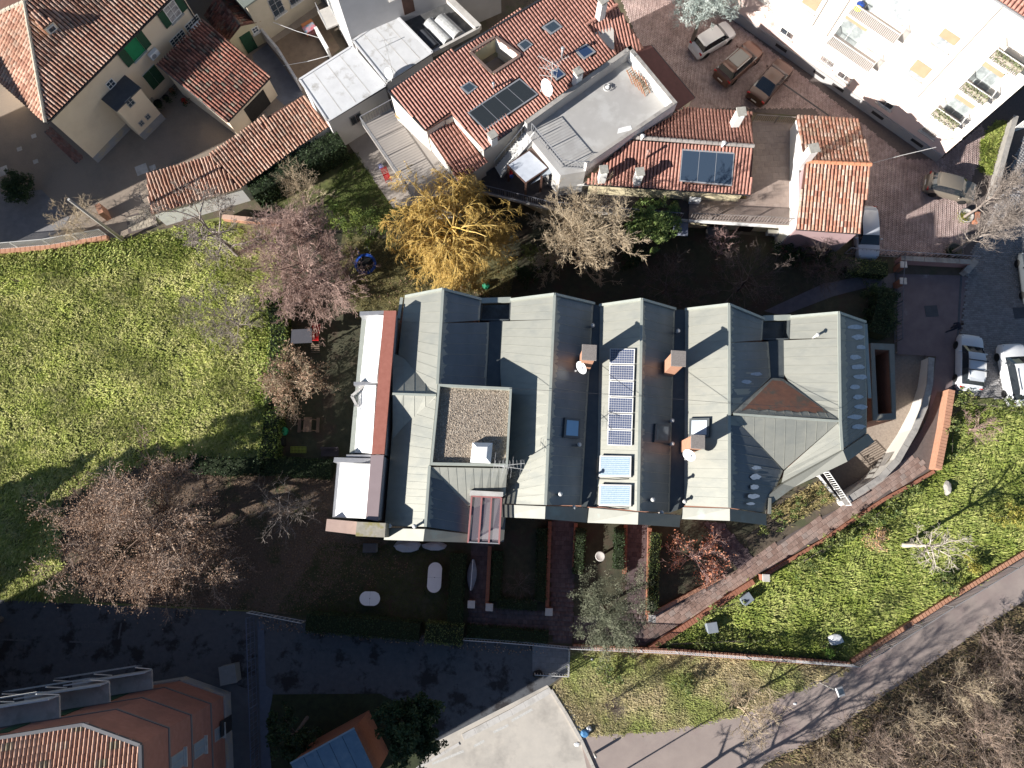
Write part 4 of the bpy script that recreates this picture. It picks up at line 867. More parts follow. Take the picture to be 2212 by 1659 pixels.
for lab, p, z0, z1 in [('round vent in the second bay below the blue roof window', (1252, 960), 8.0, 8.7), ('tall round vent near the front of the second bay', (1211, 1067), 8.6, 9.9), ('small vent at the front edge of the second gutter', (1240, 1096), 7.9, 8.6),
    ('vent above the roof window of the third bay', (1453, 908), 7.8, 8.6), ('vent below the roof window of the third bay', (1453, 958), 7.8, 8.6), ('tall round vent near the front of the third bay', (1411, 1079), 8.4, 9.7), ('small vent at the front edge of the third gutter', (1430, 1107), 7.9, 8.7),
    ('small vent on the fourth bay near the front gutter', (1480, 1083), 7.9, 8.5), ('leaning-shadow vent on the last bay near its north end', (1768, 722), 8.7, 9.6), ('pale vent on the first bay near the front coping', (895, 1137), 9.1, 9.9), ('dull vent on the first bay beside the mossy block', (841, 1136), 8.2, 8.9), ('vent in the north gutter of the second bay', (1281, 702), 7.9, 8.4), ('vent in the north gutter of the third bay', (1466, 714), 7.9, 8.4)]:
    vent(lab, p, z0, z1, 0.13)
def aerial(label, foot, h, arms, mat=pale_metal):
    f = Vector(foot); t = thing('aerial', label, 'aerial', f); MB().tube([f, f + Z * h], 0.022, 6).build('mast', mat, t)
    for (zz, az, L, els, el) in arms:
        d = Vector((math.cos(az), math.sin(az), 0)); s = Vector((-d.y, d.x, 0)); p = f + Z * zz; g = MB().beam(p - d * L * .3, p + d * L * .7, 0.025, 0.025)
        for i in range(els): q = p - d * L * .28 + d * (L * .96 * i / max(1, els - 1)); g.beam(q - s * el * (1 - .4 * i / els), q + s * el * (1 - .4 * i / els), 0.012, 0.012)
        g.build('yagi', mat, t)
aerial('comb-shaped television aerials at the south-east corner of the gravel tower', V(1090, 1012, 9.8), 2.2, [(2.1, 0.1, 1.7, 9, 0.32), (1.4, -0.15, 2.2, 5, 0.75), (0.9, 2.9, 0.9, 4, 0.4)])
g = MB().tube([V(1100, 839, 9.98), V(1190, 844, 9.8), V(1384, 856, 9.75), V(1577, 871, 9.75), V(1700, 878, 9.75), V(1815, 882, 9.75)], 0.012, 4); tag(g.build('cable', dark_metal), 'thin cable strung along the zinc ridges from the gravel tower', 'cable')
# ---- west screen with white sloping panels
scr = sub('west_screen', mh)
def screen(quads):
    for (l, rr, tl, br, z_l, z_r) in quads: pass
def sc_part(name, pts, mat, low=0.0): P = [V(*p) for p in pts]; MB().hull([xy(p, low) for p in ccw(P)], ccw(P)).build(name, mat, scr)
wpan = M('white_cladding', (0.86, 0.85, 0.83), (0.82, 0.81, 0.79), 1, 0.6)
sc_part('screen_coping', [(829, 671, 9.6), (856, 671, 9.6), (830, 981, 9.6), (803, 981, 9.6)], redcoping, 9.35)
sc_part('screen_wall', [(832, 673, 9.35), (853, 673, 9.35), (827, 979, 9.35), (806, 979, 9.35)], whitewall)
sc_part('white_panel', [(793, 681, 7.85), (829, 681, 9.3), (813, 824, 9.3), (778, 824, 7.85)], wpan)
sc_part('white_panel', [(776, 832, 7.85), (812, 832, 9.3), (803, 978, 9.3), (766, 978, 7.85)], wpan)
sc_part('gutter_ledge', [(782, 681, 7.8), (793, 681, 7.8), (766, 979, 7.8), (755, 979, 7.8)], zinc_edge)
sc_part('fin', [(777, 673, 8.9), (834, 671, 8.9), (834, 679, 8.9), (777, 682, 8.9)], grey_metal)
sc_part('fin', [(764, 825, 8.6), (816, 824, 8.6), (816, 831, 8.6), (764, 832, 8.6)], grey_metal)
sc_part('screen_coping', [(801, 983, 9.6), (829, 983, 9.6), (816, 1126, 9.6), (791, 1121, 9.6)], mauve, 9.35)
sc_part('screen_wall', [(803, 985, 9.35), (827, 985, 9.35), (814, 1124, 9.35), (793, 1120, 9.35)], whitewall)
sc_part('white_panel', [(735, 1001, 7.75), (800, 1002, 9.3), (790, 1120, 9.3), (724, 1117, 7.75)], wpan)
sc_part('fin', [(722, 988, 8.7), (800, 990, 8.7), (799, 1000, 8.7), (720, 998, 8.7)], grey_metal)
sc_part('fin', [(748, 982, 8.6), (802, 982, 8.6), (802, 988, 8.6), (748, 987, 8.6)], grey_metal)
sc_part('gutter_ledge', [(728, 1001, 7.6), (735, 1001, 7.6), (724, 1117, 7.6), (718, 1117, 7.6)], grey_metal)
sc_part('end_coping', [(706, 1121, 8.5), (772, 1127, 8.5), (770, 1155, 8.5), (703, 1147, 8.5)], M('pink_coping', (0.50, 0.36, 0.30), (0.44, 0.31, 0.26), 3, 0.85))
sc_part('end_block', [(771, 1127, 9.9), (833, 1130, 9.9), (831, 1161, 9.9), (768, 1158, 9.9)], M('mossy_concrete', (0.40, 0.36, 0.29), (0.30, 0.275, 0.215), 4, 0.95, c3=(0.30, 0.26, 0.12), s3=1.5))
# narrow terraces behind the screen, balcony with slatted rail
sc_part('terrace_floor', [(856, 672, 6.7), (884, 672, 6.7), (840, 1135, 6.7), (816, 1126, 6.7)], terracotta, 6.4)
bl = [V(794, 835, 7.6), V(765, 860, 7.6), V(777, 882, 7.6)]
MB().hull([xy(p, 7.3) for p in ccw(bl + [V(800, 880, 7.6)])], ccw(bl + [V(800, 880, 7.6)])).build('balcony_floor', terracotta, scr)
for a, b in zip(bl[:-1], bl[1:]):
    MB().beam(a + Z * 0.75, b + Z * 0.75, 0.16, 0.05).build('balcony_rail', concrete_l, scr)
    for i in range(8): p = a.lerp(b, (i + .5) / 8); MB().beam(p, p + Z * .73, 0.04, 0.04, Vector((1, 0, 0))).build('baluster', grey_metal, scr)
# ---- glazed box with dusty red bars at the south-west
gb = sub('glazed_box', mh); q = [V(1019, 1072, 9.0), V(1083, 1075, 9.0), V(1078, 1174, 8.75), V(1011, 1171, 8.75)]
MB().slab([V(1015, 1059, 9.1), V(1087, 1063, 9.1), V(1086, 1073, 9.1), V(1014, 1070, 9.1)], 0.25).build('head_flashing', concrete_l, gb)
MB().poly([p - Z * 0.03 for p in q]).build('glass_roof', clear, gb)
MB().prism([V(1019, 1075, 8.0), V(1082, 1077, 8.0), V(1080, 1166, 8.0), V(1014, 1164, 8.0)], 0, 7.9).build('box_wall', greywall, gb)
MB().prism([V(1019, 1075, 8.0), V(1082, 1077, 8.0), V(1080, 1166, 8.0), V(1014, 1164, 8.0)], 7.905, 7.95).build('box_floor', greywall, gb)
for t in (0.0, 0.34, 0.67, 1.0): MB().beam(q[0].lerp(q[1], t), q[3].lerp(q[2], t), 0.10, 0.10).build('bar', rust_paint, gb)
MB().beam(q[0], q[1], 0.09, 0.09).build('bar', rust_paint, gb); MB().beam(q[3], q[2], 0.07, 0.07).build('bar', grey_metal, gb)
for p in q: MB().beam(p - Z * .05, xy(p, 7.9), 0.09, 0.09, Vector((1, 0, 0))).build('post', rust_paint, gb)
for i, (a, b) in enumerate(((q[0], q[3]), (q[1], q[2]))): MB().poly([a - Z * .06, b - Z * .06, xy(b, 7.95), xy(a, 7.95)]).build('side_glass', clear, gb)
MB().slab([V(1085, 1075, 8.0), V(1096, 1076, 8.0), V(1088, 1170, 8.0), V(1078, 1172, 8.0)], 0.2).build('side_coping', zinc_light, gb)
# ---- light well box at the east end
wb = [V(1881, 741, 3.6), V(1932, 743, 3.6), V(1936, 906, 3.6), V(1886, 908, 3.6)]; wl = sub('east_light_well', mh)
cw = sum(wb, Vector()) / 4; wi = [cw + Vector(((p.x - cw.x) * 0.62, (p.y - cw.y) * 0.84, 0)) for p in wb]
for i in range(4):
    a, b, c, d = wb[i], wb[(i + 1) % 4], wi[(i + 1) % 4], wi[i]
    MB().hull([xy(p, -2.0) for p in (a, d, c, b)], [xy(p, 3.45) for p in (a, d, c, b)]).build('well_wall', brickwall, wl)
    MB().hull([xy(p, 3.455) for p in (a, d, c, b)], [xy(p, 3.6) for p in (a, d, c, b)]).build('well_coping', zinc_light, wl)
MB().prism(wi, -2.0, -1.5).build('well_floor', zinc_dark, wl)
for t in (0.2, 0.4, 0.6, 0.8): MB().beam(xy(wi[0].lerp(wi[3], t), 1.2), xy(wi[1].lerp(wi[2], t), 1.2), 0.06, 0.06).build('cross_bar', dark_metal, wl)
# south wall openings and porch things seen under the coping
# ================= the cream farmhouse, its sheds and the yard
def prism_px(name, pts, ztop, z0, mat, parent): P = [V(p[0], p[1], ztop) for p in pts]; return MB().prism(P, z0, ztop).build(name, mat, parent)
HE = 6.6; HA = 9.0
A_, B_, C_ = V(99, 265, HE), V(400, -38, HE), V(-110, 78, HE)
apex = V(54, 5, HA); rid2 = V(330, -250, HA)
fh = thing('farmhouse', 'cream farmhouse with hipped old tile roof and dark green shutters', 'house', xy(A_, 0))
roof = sub('roof', fh)
dor = [V(63, 33, 8.9), V(120, 45, 8.6), V(128, 82, 8.2), V(75, 75, 8.5)]
n_f = tile_roof(roof, [apex, A_, B_, rid2], (A_, B_), tile_old, 0.27, 0.42, 300)
tile_roof(roof, [apex, C_, A_], (C_, A_), tile_old, 0.27, 0.42, 0)
tile_roof(roof, [apex, rid2, V(100, -330, HE), C_], (C_, V(100, -330, HE)), tile_old, 0.27, 0.42, 0)
hipm = MR('hip_mortar', [(0.42, 0.37, 0.29), (0.50, 0.44, 0.35)], 0.9, 0.2, 6)
ridge_tiles(roof, A_ + Z * .03, apex + Z * .03, hipm, 0.16); ridge_tiles(roof, apex + Z * .03, rid2 + Z * .03, hipm, 0.16); ridge_tiles(roof, C_ + Z * .03, apex + Z * .03, hipm, 0.16)
fdir = (B_ - A_).normalized(); fn = fdir.cross(Z).normalized()
W0 = xy(A_, 0) - fn * 0.35 + fdir * 0.35; W1 = xy(B_, 0) - fn * 0.35 - fdir * 0.6
ldir = (A_ - C_).normalized(); W2 = W0 - ldir * 11; W3 = W1 - ldir * 11
MB().prism([W0, W1, W3, W2], 0, HE - 0.1).build('wall', cream, fh)
MB().beam(A_ - Z * .06 + fn * .06, B_ - Z * .06 + fn * .06, 0.13, 0.12).build('gutter', dark_metal, fh); MB().beam(C_ - Z * .06, A_ - Z * .06, 0.13, 0.12).build('gutter', dark_metal, fh)
fw = Wall(W0, W1); fw.slab(fh, 'plinth', plinth, -0.02, 6.9, 0, 0.75, 0.003, 0.03)
u, z = fw.at(372, 24); fw.window(fh, u, z, 1.15, 1.5, cols=2, rows=3, shutters=green_paint, pane=M('curtain_pane', (0.5, 0.48, 0.46), (0.2, 0.19, 0.2), 4, 0.3))
u, z = fw.at(289, 104); fw.window(fh, u, z, 1.25, 1.7, cols=1, pane=green_bright, shutters=green_paint, frame=green_bright)
for p in ((416, 51), (384, 83)): u, z = fw.at(*p); fw.window(fh, u, z, 1.5, 0.85, cols=4, rows=3, sill=None)
u, z = fw.at(331, 166); fw.window(fh, u, z, 1.35, 1.75, shutters=green_paint, open_=False, sill=None)
u, z = fw.at(239, 181); fw.window(fh, u, z, 0.7, 0.7, cols=2, rows=2)
MB().tube([fw.p(fw.len - .15, HE - .2, .08), fw.p(fw.len - .15, 0.1, .08)], 0.05, 6).build('downpipe', dark_metal, fh)
# dormer with its own little tile roof
dt = sub('dormer', roof); d0, n0 = A_, n_f
dq = [onplane(*p, A_, n_f) for p in ((66, 32), (82, 27), (129, 62), (108, 78))]
MB().hull([p - Z * .3 for p in dq], [dq[0] + Z * .1, dq[1] + Z * .1, xy(dq[2], dq[0].z + .0), xy(dq[3], dq[0].z + .0)]).build('dormer_body', cream, dt)
tq = [dq[0] + Z * .16, dq[1] + Z * .16, xy(dq[2], dq[0].z + .08), xy(dq[3], dq[0].z + .08)]
tile_roof(dt, tq, (tq[3], tq[2]), tile_old, 0.26, 0.4, 0, th=0.05)
dw = Wall(dq[3], dq[2]); MB().hull([dw.p(.12, dq[3].z + .12, .003), dw.p(dw.len - .12, dq[3].z + .12, .003), dw.p(dw.len - .12, dq[3].z + .12, .06), dw.p(.12, dq[3].z + .12, .06)], [dw.p(.12, dq[0].z - .1, .003), dw.p(dw.len - .12, dq[0].z - .1, .003), dw.p(dw.len - .12, dq[0].z - .1, .06), dw.p(.12, dq[0].z - .1, .06)]).build('dormer_window', white_paint, dt)
dw.slab(dt, 'pane', glass, .2, dw.len - .2, dq[3].z + .2, dq[0].z - .18, .061, .075)
def acunit(label, wall, u, z, parent=None):
    t = thing('air_conditioner', label, 'air conditioner', wall.p(u, z - .3, .2)); g = MB(); wall.rect(g, u - .42, u + .42, z - .28, z + .28, .10, .42); g.build('casing', white_plastic, t, bevel=0.02)
    MB().lathe([(.2, 0), (.2, .02), (.03, .025)], wall.p(u - .12, z, .421), 16, wall.n).build('fan_grille', M('fan_grey', (.35, .35, .36), None, 4, .5), t)
    for s in (-.3, .3): MB().beam(wall.p(u + s, z - .3, .003), wall.p(u + s, z - .3, .42), .04, .04).build('bracket', grey_metal, t)
u, z = fw.at(327, 113); acunit('white air conditioner beside the green-shuttered window of the farmhouse', fw, u, z)
u, z = fw.at(446, 28); acunit('white air conditioner at the far corner of the farmhouse wall', fw, min(u, fw.len - .5), z)
# stair turret on the facade
tt = sub('stair_turret', fh); ZT = 4.2
T0, T1, T2, T3 = V(251, 241, ZT), V(304, 189, ZT), V(270, 162, ZT), V(219, 215, ZT)
MB().prism([T0, T1, T2, T3], ZT - .09, ZT + .03).build('turret_roof', slate, tt)
c_ = (T0 + T1 + T2 + T3) / 4; ii = [c_ + (p - c_) * .93 for p in (T0, T1, T2, T3)]; MB().prism(ii, 0, ZT - .095).build('turret_wall', cream, tt)
twl = Wall(ii[0], ii[1]); twl.slab(tt, 'plinth', plinth, -.02, twl.len + .02, 0, .8, .003, .03)
for p, w, h in (((281, 221), .62, .8), ((319, 252), .42, .5), ((305, 266), .42, .5)): u, z = twl.at(*p); twl.window(tt, u, z, w, h, cols=2, rows=2, sill=None, frame=greywall, pane=glass)
# ---- tiled lean-to shed
sh = thing('tiled_shed', 'lean-to shed with dark mossy tile roof against the farmhouse', 'shed', V(494, 284, 0)); rf = sub('roof', sh)
S = [V(339, 138, 3.9), V(440, 46, 3.9), V(584, 166, 2.5), V(491, 263, 2.5)]
tile_roof(rf, S, (S[3], S[2]), tile_dark, 0.26, 0.40, 300)
MB().beam(S[0], S[3], 0.18, 0.12).build('barge_board', M('felt_strip', (.13, .125, .125), None, 3, .9), rf); MB().beam(S[3] - Z * .08, S[2] - Z * .08, 0.1, 0.1).build('gutter', dark_metal, rf)
c_ = sum(S, Vector()) / 4; wb_ = [c_ + (p - c_) * .95 for p in S]; MB().hull([xy(p, 0) for p in ccw(wb_)], [p - Z * .2 for p in ccw(wb_)]).build('wall', cream, sh)
sw = Wall(wb_[3], wb_[2]); sw.slab(sh, 'opening', M('dark_opening', (.03, .027, .025), None, 3, .9), 1.6, 3.9, .0, 1.9, .004, .02)
# ---- little outhouse with a green door
oh = thing('outhouse', 'small cream outhouse with green door and red tile gable roof', 'shed', V(560, 104, 0)); rf = sub('roof', oh)
o0, o1 = V(493, 88, 2.3), V(557, 47, 2.3); ap = V(519, 57, 3.1); back = (V(470, -5, 2.3) - o0); back.z = 0; back = back.normalized() * 3.2
bd = (o1 - o0); bd.z = 0; bn = bd.cross(Z).normalized(); back = -bn * 3.2
mid = (o0 + o1) / 2 + Z * 0.85
tile_roof(rf, [o0 - bd.normalized() * .2 - Z * .1, mid + bn * .2, mid + back, o0 + back - bd.normalized() * .2 - Z * .1], (o0, o0 + back), tile_dark, .26, .4, 0, th=.06)
tile_roof(rf, [o1 + bd.normalized() * .2 - Z * .1, mid + bn * .2, mid + back, o1 + back + bd.normalized() * .2 - Z * .1], (o1, o1 + back), tile_dark, .26, .4, 0, th=.06)
ridge_tiles(rf, mid + bn * .2 + Z * .03, mid + back + Z * .03, tile_dark, .14)
f0, f1, f2 = o0 + bd * .04, o1 - bd * .04, mid - Z * .06
MB().hull([xy(f0, 0), f0, f2, f1, xy(f1, 0)], [xy(f0, 0) + back, f0 + back, f2 + back, f1 + back, xy(f1, 0) + back]).build('wall', cream2, oh)
ow = Wall(f0, f1); u, z = ow.at(537, 92); dz = ow.slab(oh, 'door', green_paint, u - .5, u + .5, .02, 2.0, .004, .06); ow.slab(dz, 'door_handle', dark_metal, u + .36, u + .42, .95, 1.05, .061, .09)
u, z = ow.at(552, 65); ow.window(oh, u, 1.75, .6, .6, cols=2, rows=2)
# ---- long low tiled shed
ls = thing('long_shed', 'long low shed with weathered orange tile roof beside the hedge', 'shed', V(365, 495, 0)); rf = sub('roof', ls)
L = [V(316, 380, 3.4), V(455, 336, 3.4), V(560, 262, 3.4), V(655, 207, 3.4), V(712, 272, 2.5), V(636, 322, 2.5), V(520, 405, 2.5), V(326, 462, 2.5)]
for i in range(3):
    a, b, c, d = L[i], L[i + 1], L[6 - i], L[7 - i]
    tile_roof(rf, [a, b, c, d], (d, c), tile_mix if i == 3 else tile_old, .26, .42, 100, jitter=1.8)
    MB().hull([xy(p, 0) for p in ccw([a.lerp(d, .03), b.lerp(c, .03), c.lerp(b, .06), d.lerp(a, .06)])], [p - Z * .17 for p in ccw([a.lerp(d, .03), b.lerp(c, .03), c.lerp(b, .06), d.lerp(a, .06)])]).build('wall', white_paint, ls)
MB().beam(L[7] - Z * .08, L[6] - Z * .08, .16, .1).build('eaves_board', wood, rf)
# ---- flat-roofed white annexes
an = thing('flat_roof_annex', 'white annex with two pale patched flat roofs and barred window', 'building', V(742, 319, 0))
Ra = [(647, 172), (760, 100), (833, 185), (708, 262)]; Rb = [(763, 88), (850, 27), (934, 113), (835, 178)]
for pts, zt in ((Ra, 4.05), (Rb, 4.35)):
    P = [V(*p, zt) for p in pts]; MB().prism(P, zt - .12, zt).build('roof_membrane', membrane, an); c_ = sum(P, Vector()) / 4
    Q = [c_ + (p - c_) * .985 for p in P]; MB().prism(Q, 0, zt - .125).build('wall', whitewall, an)
    for i in range(4): a, b = P[i], P[(i + 1) % 4]; MB().beam(a + Z * .02, b + Z * .02, .16, .07).build('edge_trim', membrane, an)
    for t in (.25, .5, .75): MB().beam(P[0].lerp(P[1], t) + Z * .004, P[3].lerp(P[2], t) + Z * .004, .05, .012).build('sheet_joint', concrete_l, an)
P = [V(*p, 4.05) for p in Ra]; aw = Wall(P[3] + (P[0] - P[3]) * .007, P[2]); u, z = aw.at(769, 256); aw.window(an, u, z, 1.0, 1.1, frame=greywall, grille=dark_metal, sill=None)
MB().beam(V(708, 262, 4.0), V(833, 187, 4.0), .14, .12).build('gutter', dark_metal, an); MB().beam(V(835, 178, 4.3), V(934, 114, 4.3), .14, .12).build('gutter', dark_metal, an)
aerial('tall mast with long thin television aerials above the flat annex roofs', V(852, 172, 4.0), 4.6, [(4.4, 2.9, 1.9, 6, .3), (3.9, 0.5, 2.2, 3, .8), (4.5, 0.3, 1.3, 3, .5), (3.4, 1.3, 1.5, 6, .35)])
dish('white satellite dish leaning on the annex roof corner', V(841, 158, 4.9), .42, (-.55, -.6, .5), .5, V(846, 176, 4.3))
# ---- tall white block behind, balconies on its sunny side
tb = thing('white_block', 'tall white block with sunlit balconies above the flat annexes', 'building', V(760, 88, 0))
p0 = V(760, 89, 4.05); p1 = V(965, 0, 4.05); q0 = V(714, 128, 2.0); dR = (xy(p1, 0) - xy(p0, 0)).normalized(); dL = -dR.cross(Z); dL = Vector((-dR.y, dR.x, 0)) * -1
p0 = xy(p0, 0); q0 = p0 + dL * 0.0
e1 = p0 + dR * 13; e2 = e1 - dL * 9; e3 = p0 - dL * 9
MB().prism([p0, e1, e2, e3], 0, 12.5).build('wall', M('block_render', (.56, .54, .53), (.49, .475, .465), .6, .9, bump=.05, c3=(.42, .41, .40), s3=.4, t3=(.5, .8)), tb)
lw = Wall(e3, p0)
for p, w in (((722, 32), 1.9), ((740, 82), 1.9)):
    u, z = lw.at(*p); u = min(max(u, 1.5), lw.len - 1.3)
    bal = sub('balcony', tb); lw.slab(bal, 'slab', concrete_l, u - w / 2, u + w / 2, z - .12, z, .003, 1.1)
    g = MB(); 
    for i in range(13): c = u - w / 2 + w * i / 12; g.beam(lw.p(c, z, 1.05), lw.p(c, z + .95, 1.05), .02, .02, Vector((1, 0, 0)))
    g.beam(lw.p(u - w / 2, z + .95, 1.05), lw.p(u + w / 2, z + .95, 1.05), .04, .04); g.build('balcony_rail', grey_metal, bal)
    lw.window(tb, u, z + 1.15, 1.1, 2.2, cols=2, sill=None)
rw = Wall(p0, e1)
for uu, zz in ((4.2, 7.2), (7.8, 7.2), (10.5, 7.5), (4.2, 10.2), (7.8, 10.2)): rw.window(tb, uu, zz, 1.0, 1.4)
rw.slab(tb, 'door', wood_dark, 4.6, 5.5, 4.4, 6.2, .004, .05)
# ---- dark flat roof with barrel skylights
fl = thing('skylight_roof', 'dark flat roof with barrel skylights and concrete parapet', 'building', V(965, 100, 0))
F = [V(852, 28, 3.9), V(960, -10, 3.9), V(1035, 62, 3.9), V(934, 116, 3.9)]; MB().prism(F, 0, 3.7).build('roof', M('mossy_felt', (.10, .10, .10), (.07, .07, .07), 2, .85, c3=(.17, .165, .15), s3=.9), fl)
for i in (1, 2): a, b = F[i], F[(i + 1) % 4]; MB().beam(a - Z * .05, b - Z * .05, .5 if i == 1 else .2, .5).build('parapet', concrete_l, fl)
def barrel(a, b, w, mat):
    a, b = V(*a, 3.9), V(*b, 3.9); d = (b - a).normalized(); s = d.cross(Z); g = MB(); k = 8
    A = [a + s * (w * math.cos(t)) + Z * (w * .7 * math.sin(t)) for t in [math.pi * i / k for i in range(k + 1)]]; Bq = [p + (b - a) for p in A]
    for i in range(k): g.poly([A[i], A[i + 1], Bq[i + 1], Bq[i]])
    g.poly(A); g.poly(Bq[::-1]); o = g.build('barrel_skylight', mat, fl, True); MB().box((a + b) / 2 - Z * .1, (w * 2.3, (b - a).length + .2, .2), math.atan2(d.y, d.x) - math.pi / 2).build('kerb', grey_metal, o)
smoke = M('ribbed_acrylic', (.62, .62, .60), (.34, .34, .33), 5, .35, spec=.5)
barrel((925, 46), (968, 90), .42, smoke); barrel((949, 40), (990, 78), .55, smoke); barrel((910, 70), (940, 102), .4, slate)
# ---- cream house at the top edge, barred windows
cb = thing('yard_house', 'cream house at the end of the bare yard with tall barred windows', 'house', V(575, 92, 0))
c0, c1 = V(572, 93, 0), V(695, 5, 0); dd = (c1 - c0).normalized(); nn = dd.cross(Z).normalized()
MB().prism([c0, c1, c1 - nn * 8, c0 - nn * 8], 0, 4.6).build('wall', M('old_cream', (.52, .45, .34), (.45, .39, .29), .8, .9), cb)
MB().prism([c0 + nn * .4 - dd * .3, c1 + nn * .4, c1 - nn * 8, c0 - nn * 8 - dd * .3], 4.61, 4.75).build('roof', M('green_grey_sheet', (.20, .22, .19), None, 2, .7), cb)
cwl = Wall(c0, c1)
for p in ((604, 28), (641, 8)): u, z = cwl.at(*p); cwl.window(cb, u, 2.6, 1.1, 1.9, cols=2, rows=3, frame=greywall, grille=dark_metal)
sheet('bare_yard_ground', [(590, 95), (690, 30), (735, 105), (650, 172), (640, 175)], 0.006, M('bare_earth', (.21, .15, .105), (.15, .11, .08), 2, .95, bump=.2, bscale=12, c3=(.10, .13, .05), s3=.5, t3=(.6, .75)))
sheet('passage_ground', [(545, 118), (578, 95), (650, 195), (655, 205), (615, 228), (560, 180)], 0.006, M('passage_concrete', (.20, .205, .23), (.15, .155, .175), 1.5, .9, bump=.1))
wallrun('yard_wall', 'thin pale wall between the dark passage and the bare yard', [V(576, 88, 0), V(612, 130, 0), V(652, 196, 0)], .14, 0, 1.5, whitewall, concrete_l, capw=.03)
# ================= the tiled house with terraces in the middle of the upper half
ZS, ZN = 6.6, 7.9
hm = thing('terrace_house', 'large house with pinkish tile roof, roof windows and grey terraces', 'house', V(1045, 345, 0)); rf = sub('roof', hm)
E0, E1, N0, N1 = V(1045, 322, ZS), V(1330, 116, ZS), V(838, 196, ZN), V(1185, -12, ZN)
pA, nA = plane3(E0, E1, N0)
def RP(x, y, lift=0.0): return onplane(x, y, pA, nA) + nA * lift
main_poly = [RP(838, 196), RP(920, 283), RP(976, 247), RP(1045, 322), RP(1331, 116), RP(1266, 55), RP(1333, 12), RP(1318, -12), RP(1185, -12)]
cut = [(1018, 115), (1070, 84), (1122, 122), (1064, 160)]
coll = [(1009, 244), (1122, 170), (1163, 205), (1048, 283)]
wins = [((1170, 60), (1196, 44), (1215, 60), (1190, 77)), ((1117, 98), (1135, 86), (1151, 98), (1132, 113)), ((993, 190), (1014, 177), (1032, 190), (1011, 206)), ((1241, 111), (1266, 96), (1287, 114), (1260, 131)), ((1187, 157), (1205, 147), (1222, 163), (1203, 175))]
tile_roof(rf, main_poly, (E0, E1), tile_new, .25, .40, 300, holes=[[RP(*p) for p in cut]] + [[RP(*p) for p in coll]] + [[RP(*p) for p in w] for w in wins], jitter=.3,
  decks=[[RP(*p) for p in q] for q in ([(838, 196), (920, 283), (976, 247), (1064, 160), (1018, 115)], [(976, 247), (1045, 322), (1331, 116), (1122, 122), (1064, 160)], [(838, 196), (1018, 115), (1070, 84), (1122, 122), (1331, 116), (1266, 55), (1333, 12), (1318, -12), (1185, -12)])])
# the deck has a real opening for the sunk terrace: lay a dark pit box over the deck
W = [RP(*p) for p in cut]
pit = sub('sunk_terrace', hm)
ctr = sum(W, Vector()) / 4
for i, m in zip(range(4), (cream2, M('white_terrace_wall', (.74, .72, .68), None, 2, .85), cream2, cream2)):
    a, b = W[i], W[(i + 1) % 4]; o = (a + b) / 2 - ctr; o.z = 0; o = o.normalized() * .12
    MB().hull([xy(a, 6.2), xy(b, 6.2), xy(b, 6.2) + o, xy(a, 6.2) + o], [a + Z * .16, b + Z * .16, b + o + Z * .16, a + o + Z * .16]).build('terrace_wall', m, pit)
    MB().beam(a + Z * .18 + o * .5, b + Z * .18 + o * .5, .2, .05).build('wall_coping', M('brown_coping', (.22, .15, .125), None, 3, .7), pit)
# glazed collectors
cq = [RP(*p, .10) for p in coll]; co = sub('glazed_collector', hm); ins = lambda u, v: cq[0].lerp(cq[1], u).lerp(cq[3].lerp(cq[2], u), v)
MB().slab(cq, .14).build('frame', grey_metal, co)
for k in range(4): MB().poly([ins(.02 + .242 * k, .06) + nA * .006, ins(.02 + .242 * k + .232, .06) + nA * .006, ins(.02 + .242 * k + .232, .94) + nA * .006, ins(.02 + .242 * k, .94) + nA * .006]).build('pane', MG('collector_pane', (.035, .04, .042), .12), co)
for w in wins:
    q = [RP(*p, .14) for p in w]; c = sum(q, Vector()) / 4; o = sub('roof_window', hm); MB().slab(q, .2).build('frame', grey_metal, o)
    MB().poly([c + (p - c) * .72 + nA * .006 for p in q]).build('pane', glass_blue if w in wins[3:] else glass, o)
# east hip and its ridge
hq = [RP(1266, 55), RP(1333, 12), V(1391, 104, 5.9), V(1318, 122, 6.0)]
tile_roof(rf, hq, (hq[3], hq[2]), tile_new, .25, .4, 0, jitter=.3); ridge_tiles(rf, hq[0] + Z * .04, hq[1] + Z * .04, tile_new, .15)
# lower roof at the west
lq = [V(920, 284, 6.45), V(975, 249, 6.45), V(1052, 350, 5.2), V(992, 392, 5.2)]
tile_roof(rf, lq, (lq[3], lq[2]), tile_new, .25, .4, 0, jitter=.4); ridge_tiles(rf, lq[0] + Z * .04, lq[1] + Z * .04, tile_new, .15)
# walls
cream_w = M('ivory_plaster', (.66, .62, .55), (.60, .56, .50), .8, .9)
bodyp = [RP(845, 197), RP(922, 280), RP(978, 249), RP(1044, 319), RP(1328, 116), RP(1325, 10), RP(1190, -8)]
def under_poly(pts, drop, z0, mat, name='wall', par=hm): P = ccw(pts); return MB().hull([xy(p, z0) for p in P], [p - Z * drop for p in P]).build(name, mat, par)
wallm = MB(); 
under_poly([RP(842, 198), RP(921, 280), RP(960, 255), RP(1068, 165), RP(1015, 112)], .2, 0, cream_w); under_poly([RP(1015, 118), RP(1068, 162), RP(1124, 124), RP(1072, 82)], 2.1, 0, terrace_brown, 'terrace_floor', pit)
under_poly([RP(1074, 82), RP(1126, 122), RP(1328, 116), RP(1325, 8), RP(1190, -8)], .2, 0, cream_w); under_poly([RP(962, 256), RP(978, 249), RP(1044, 319), RP(1326, 118), RP(1128, 124), RP(1070, 165)], .2, 0, cream_w)
under_poly([p for p in (lq[0], lq[1], lq[2].lerp(lq[1], .05), lq[3].lerp(lq[0], .05))], .2, 0, cream_w); under_poly([hq[0], hq[1], hq[2].lerp(hq[1], .05), hq[3]], .2, 0, cream_w)
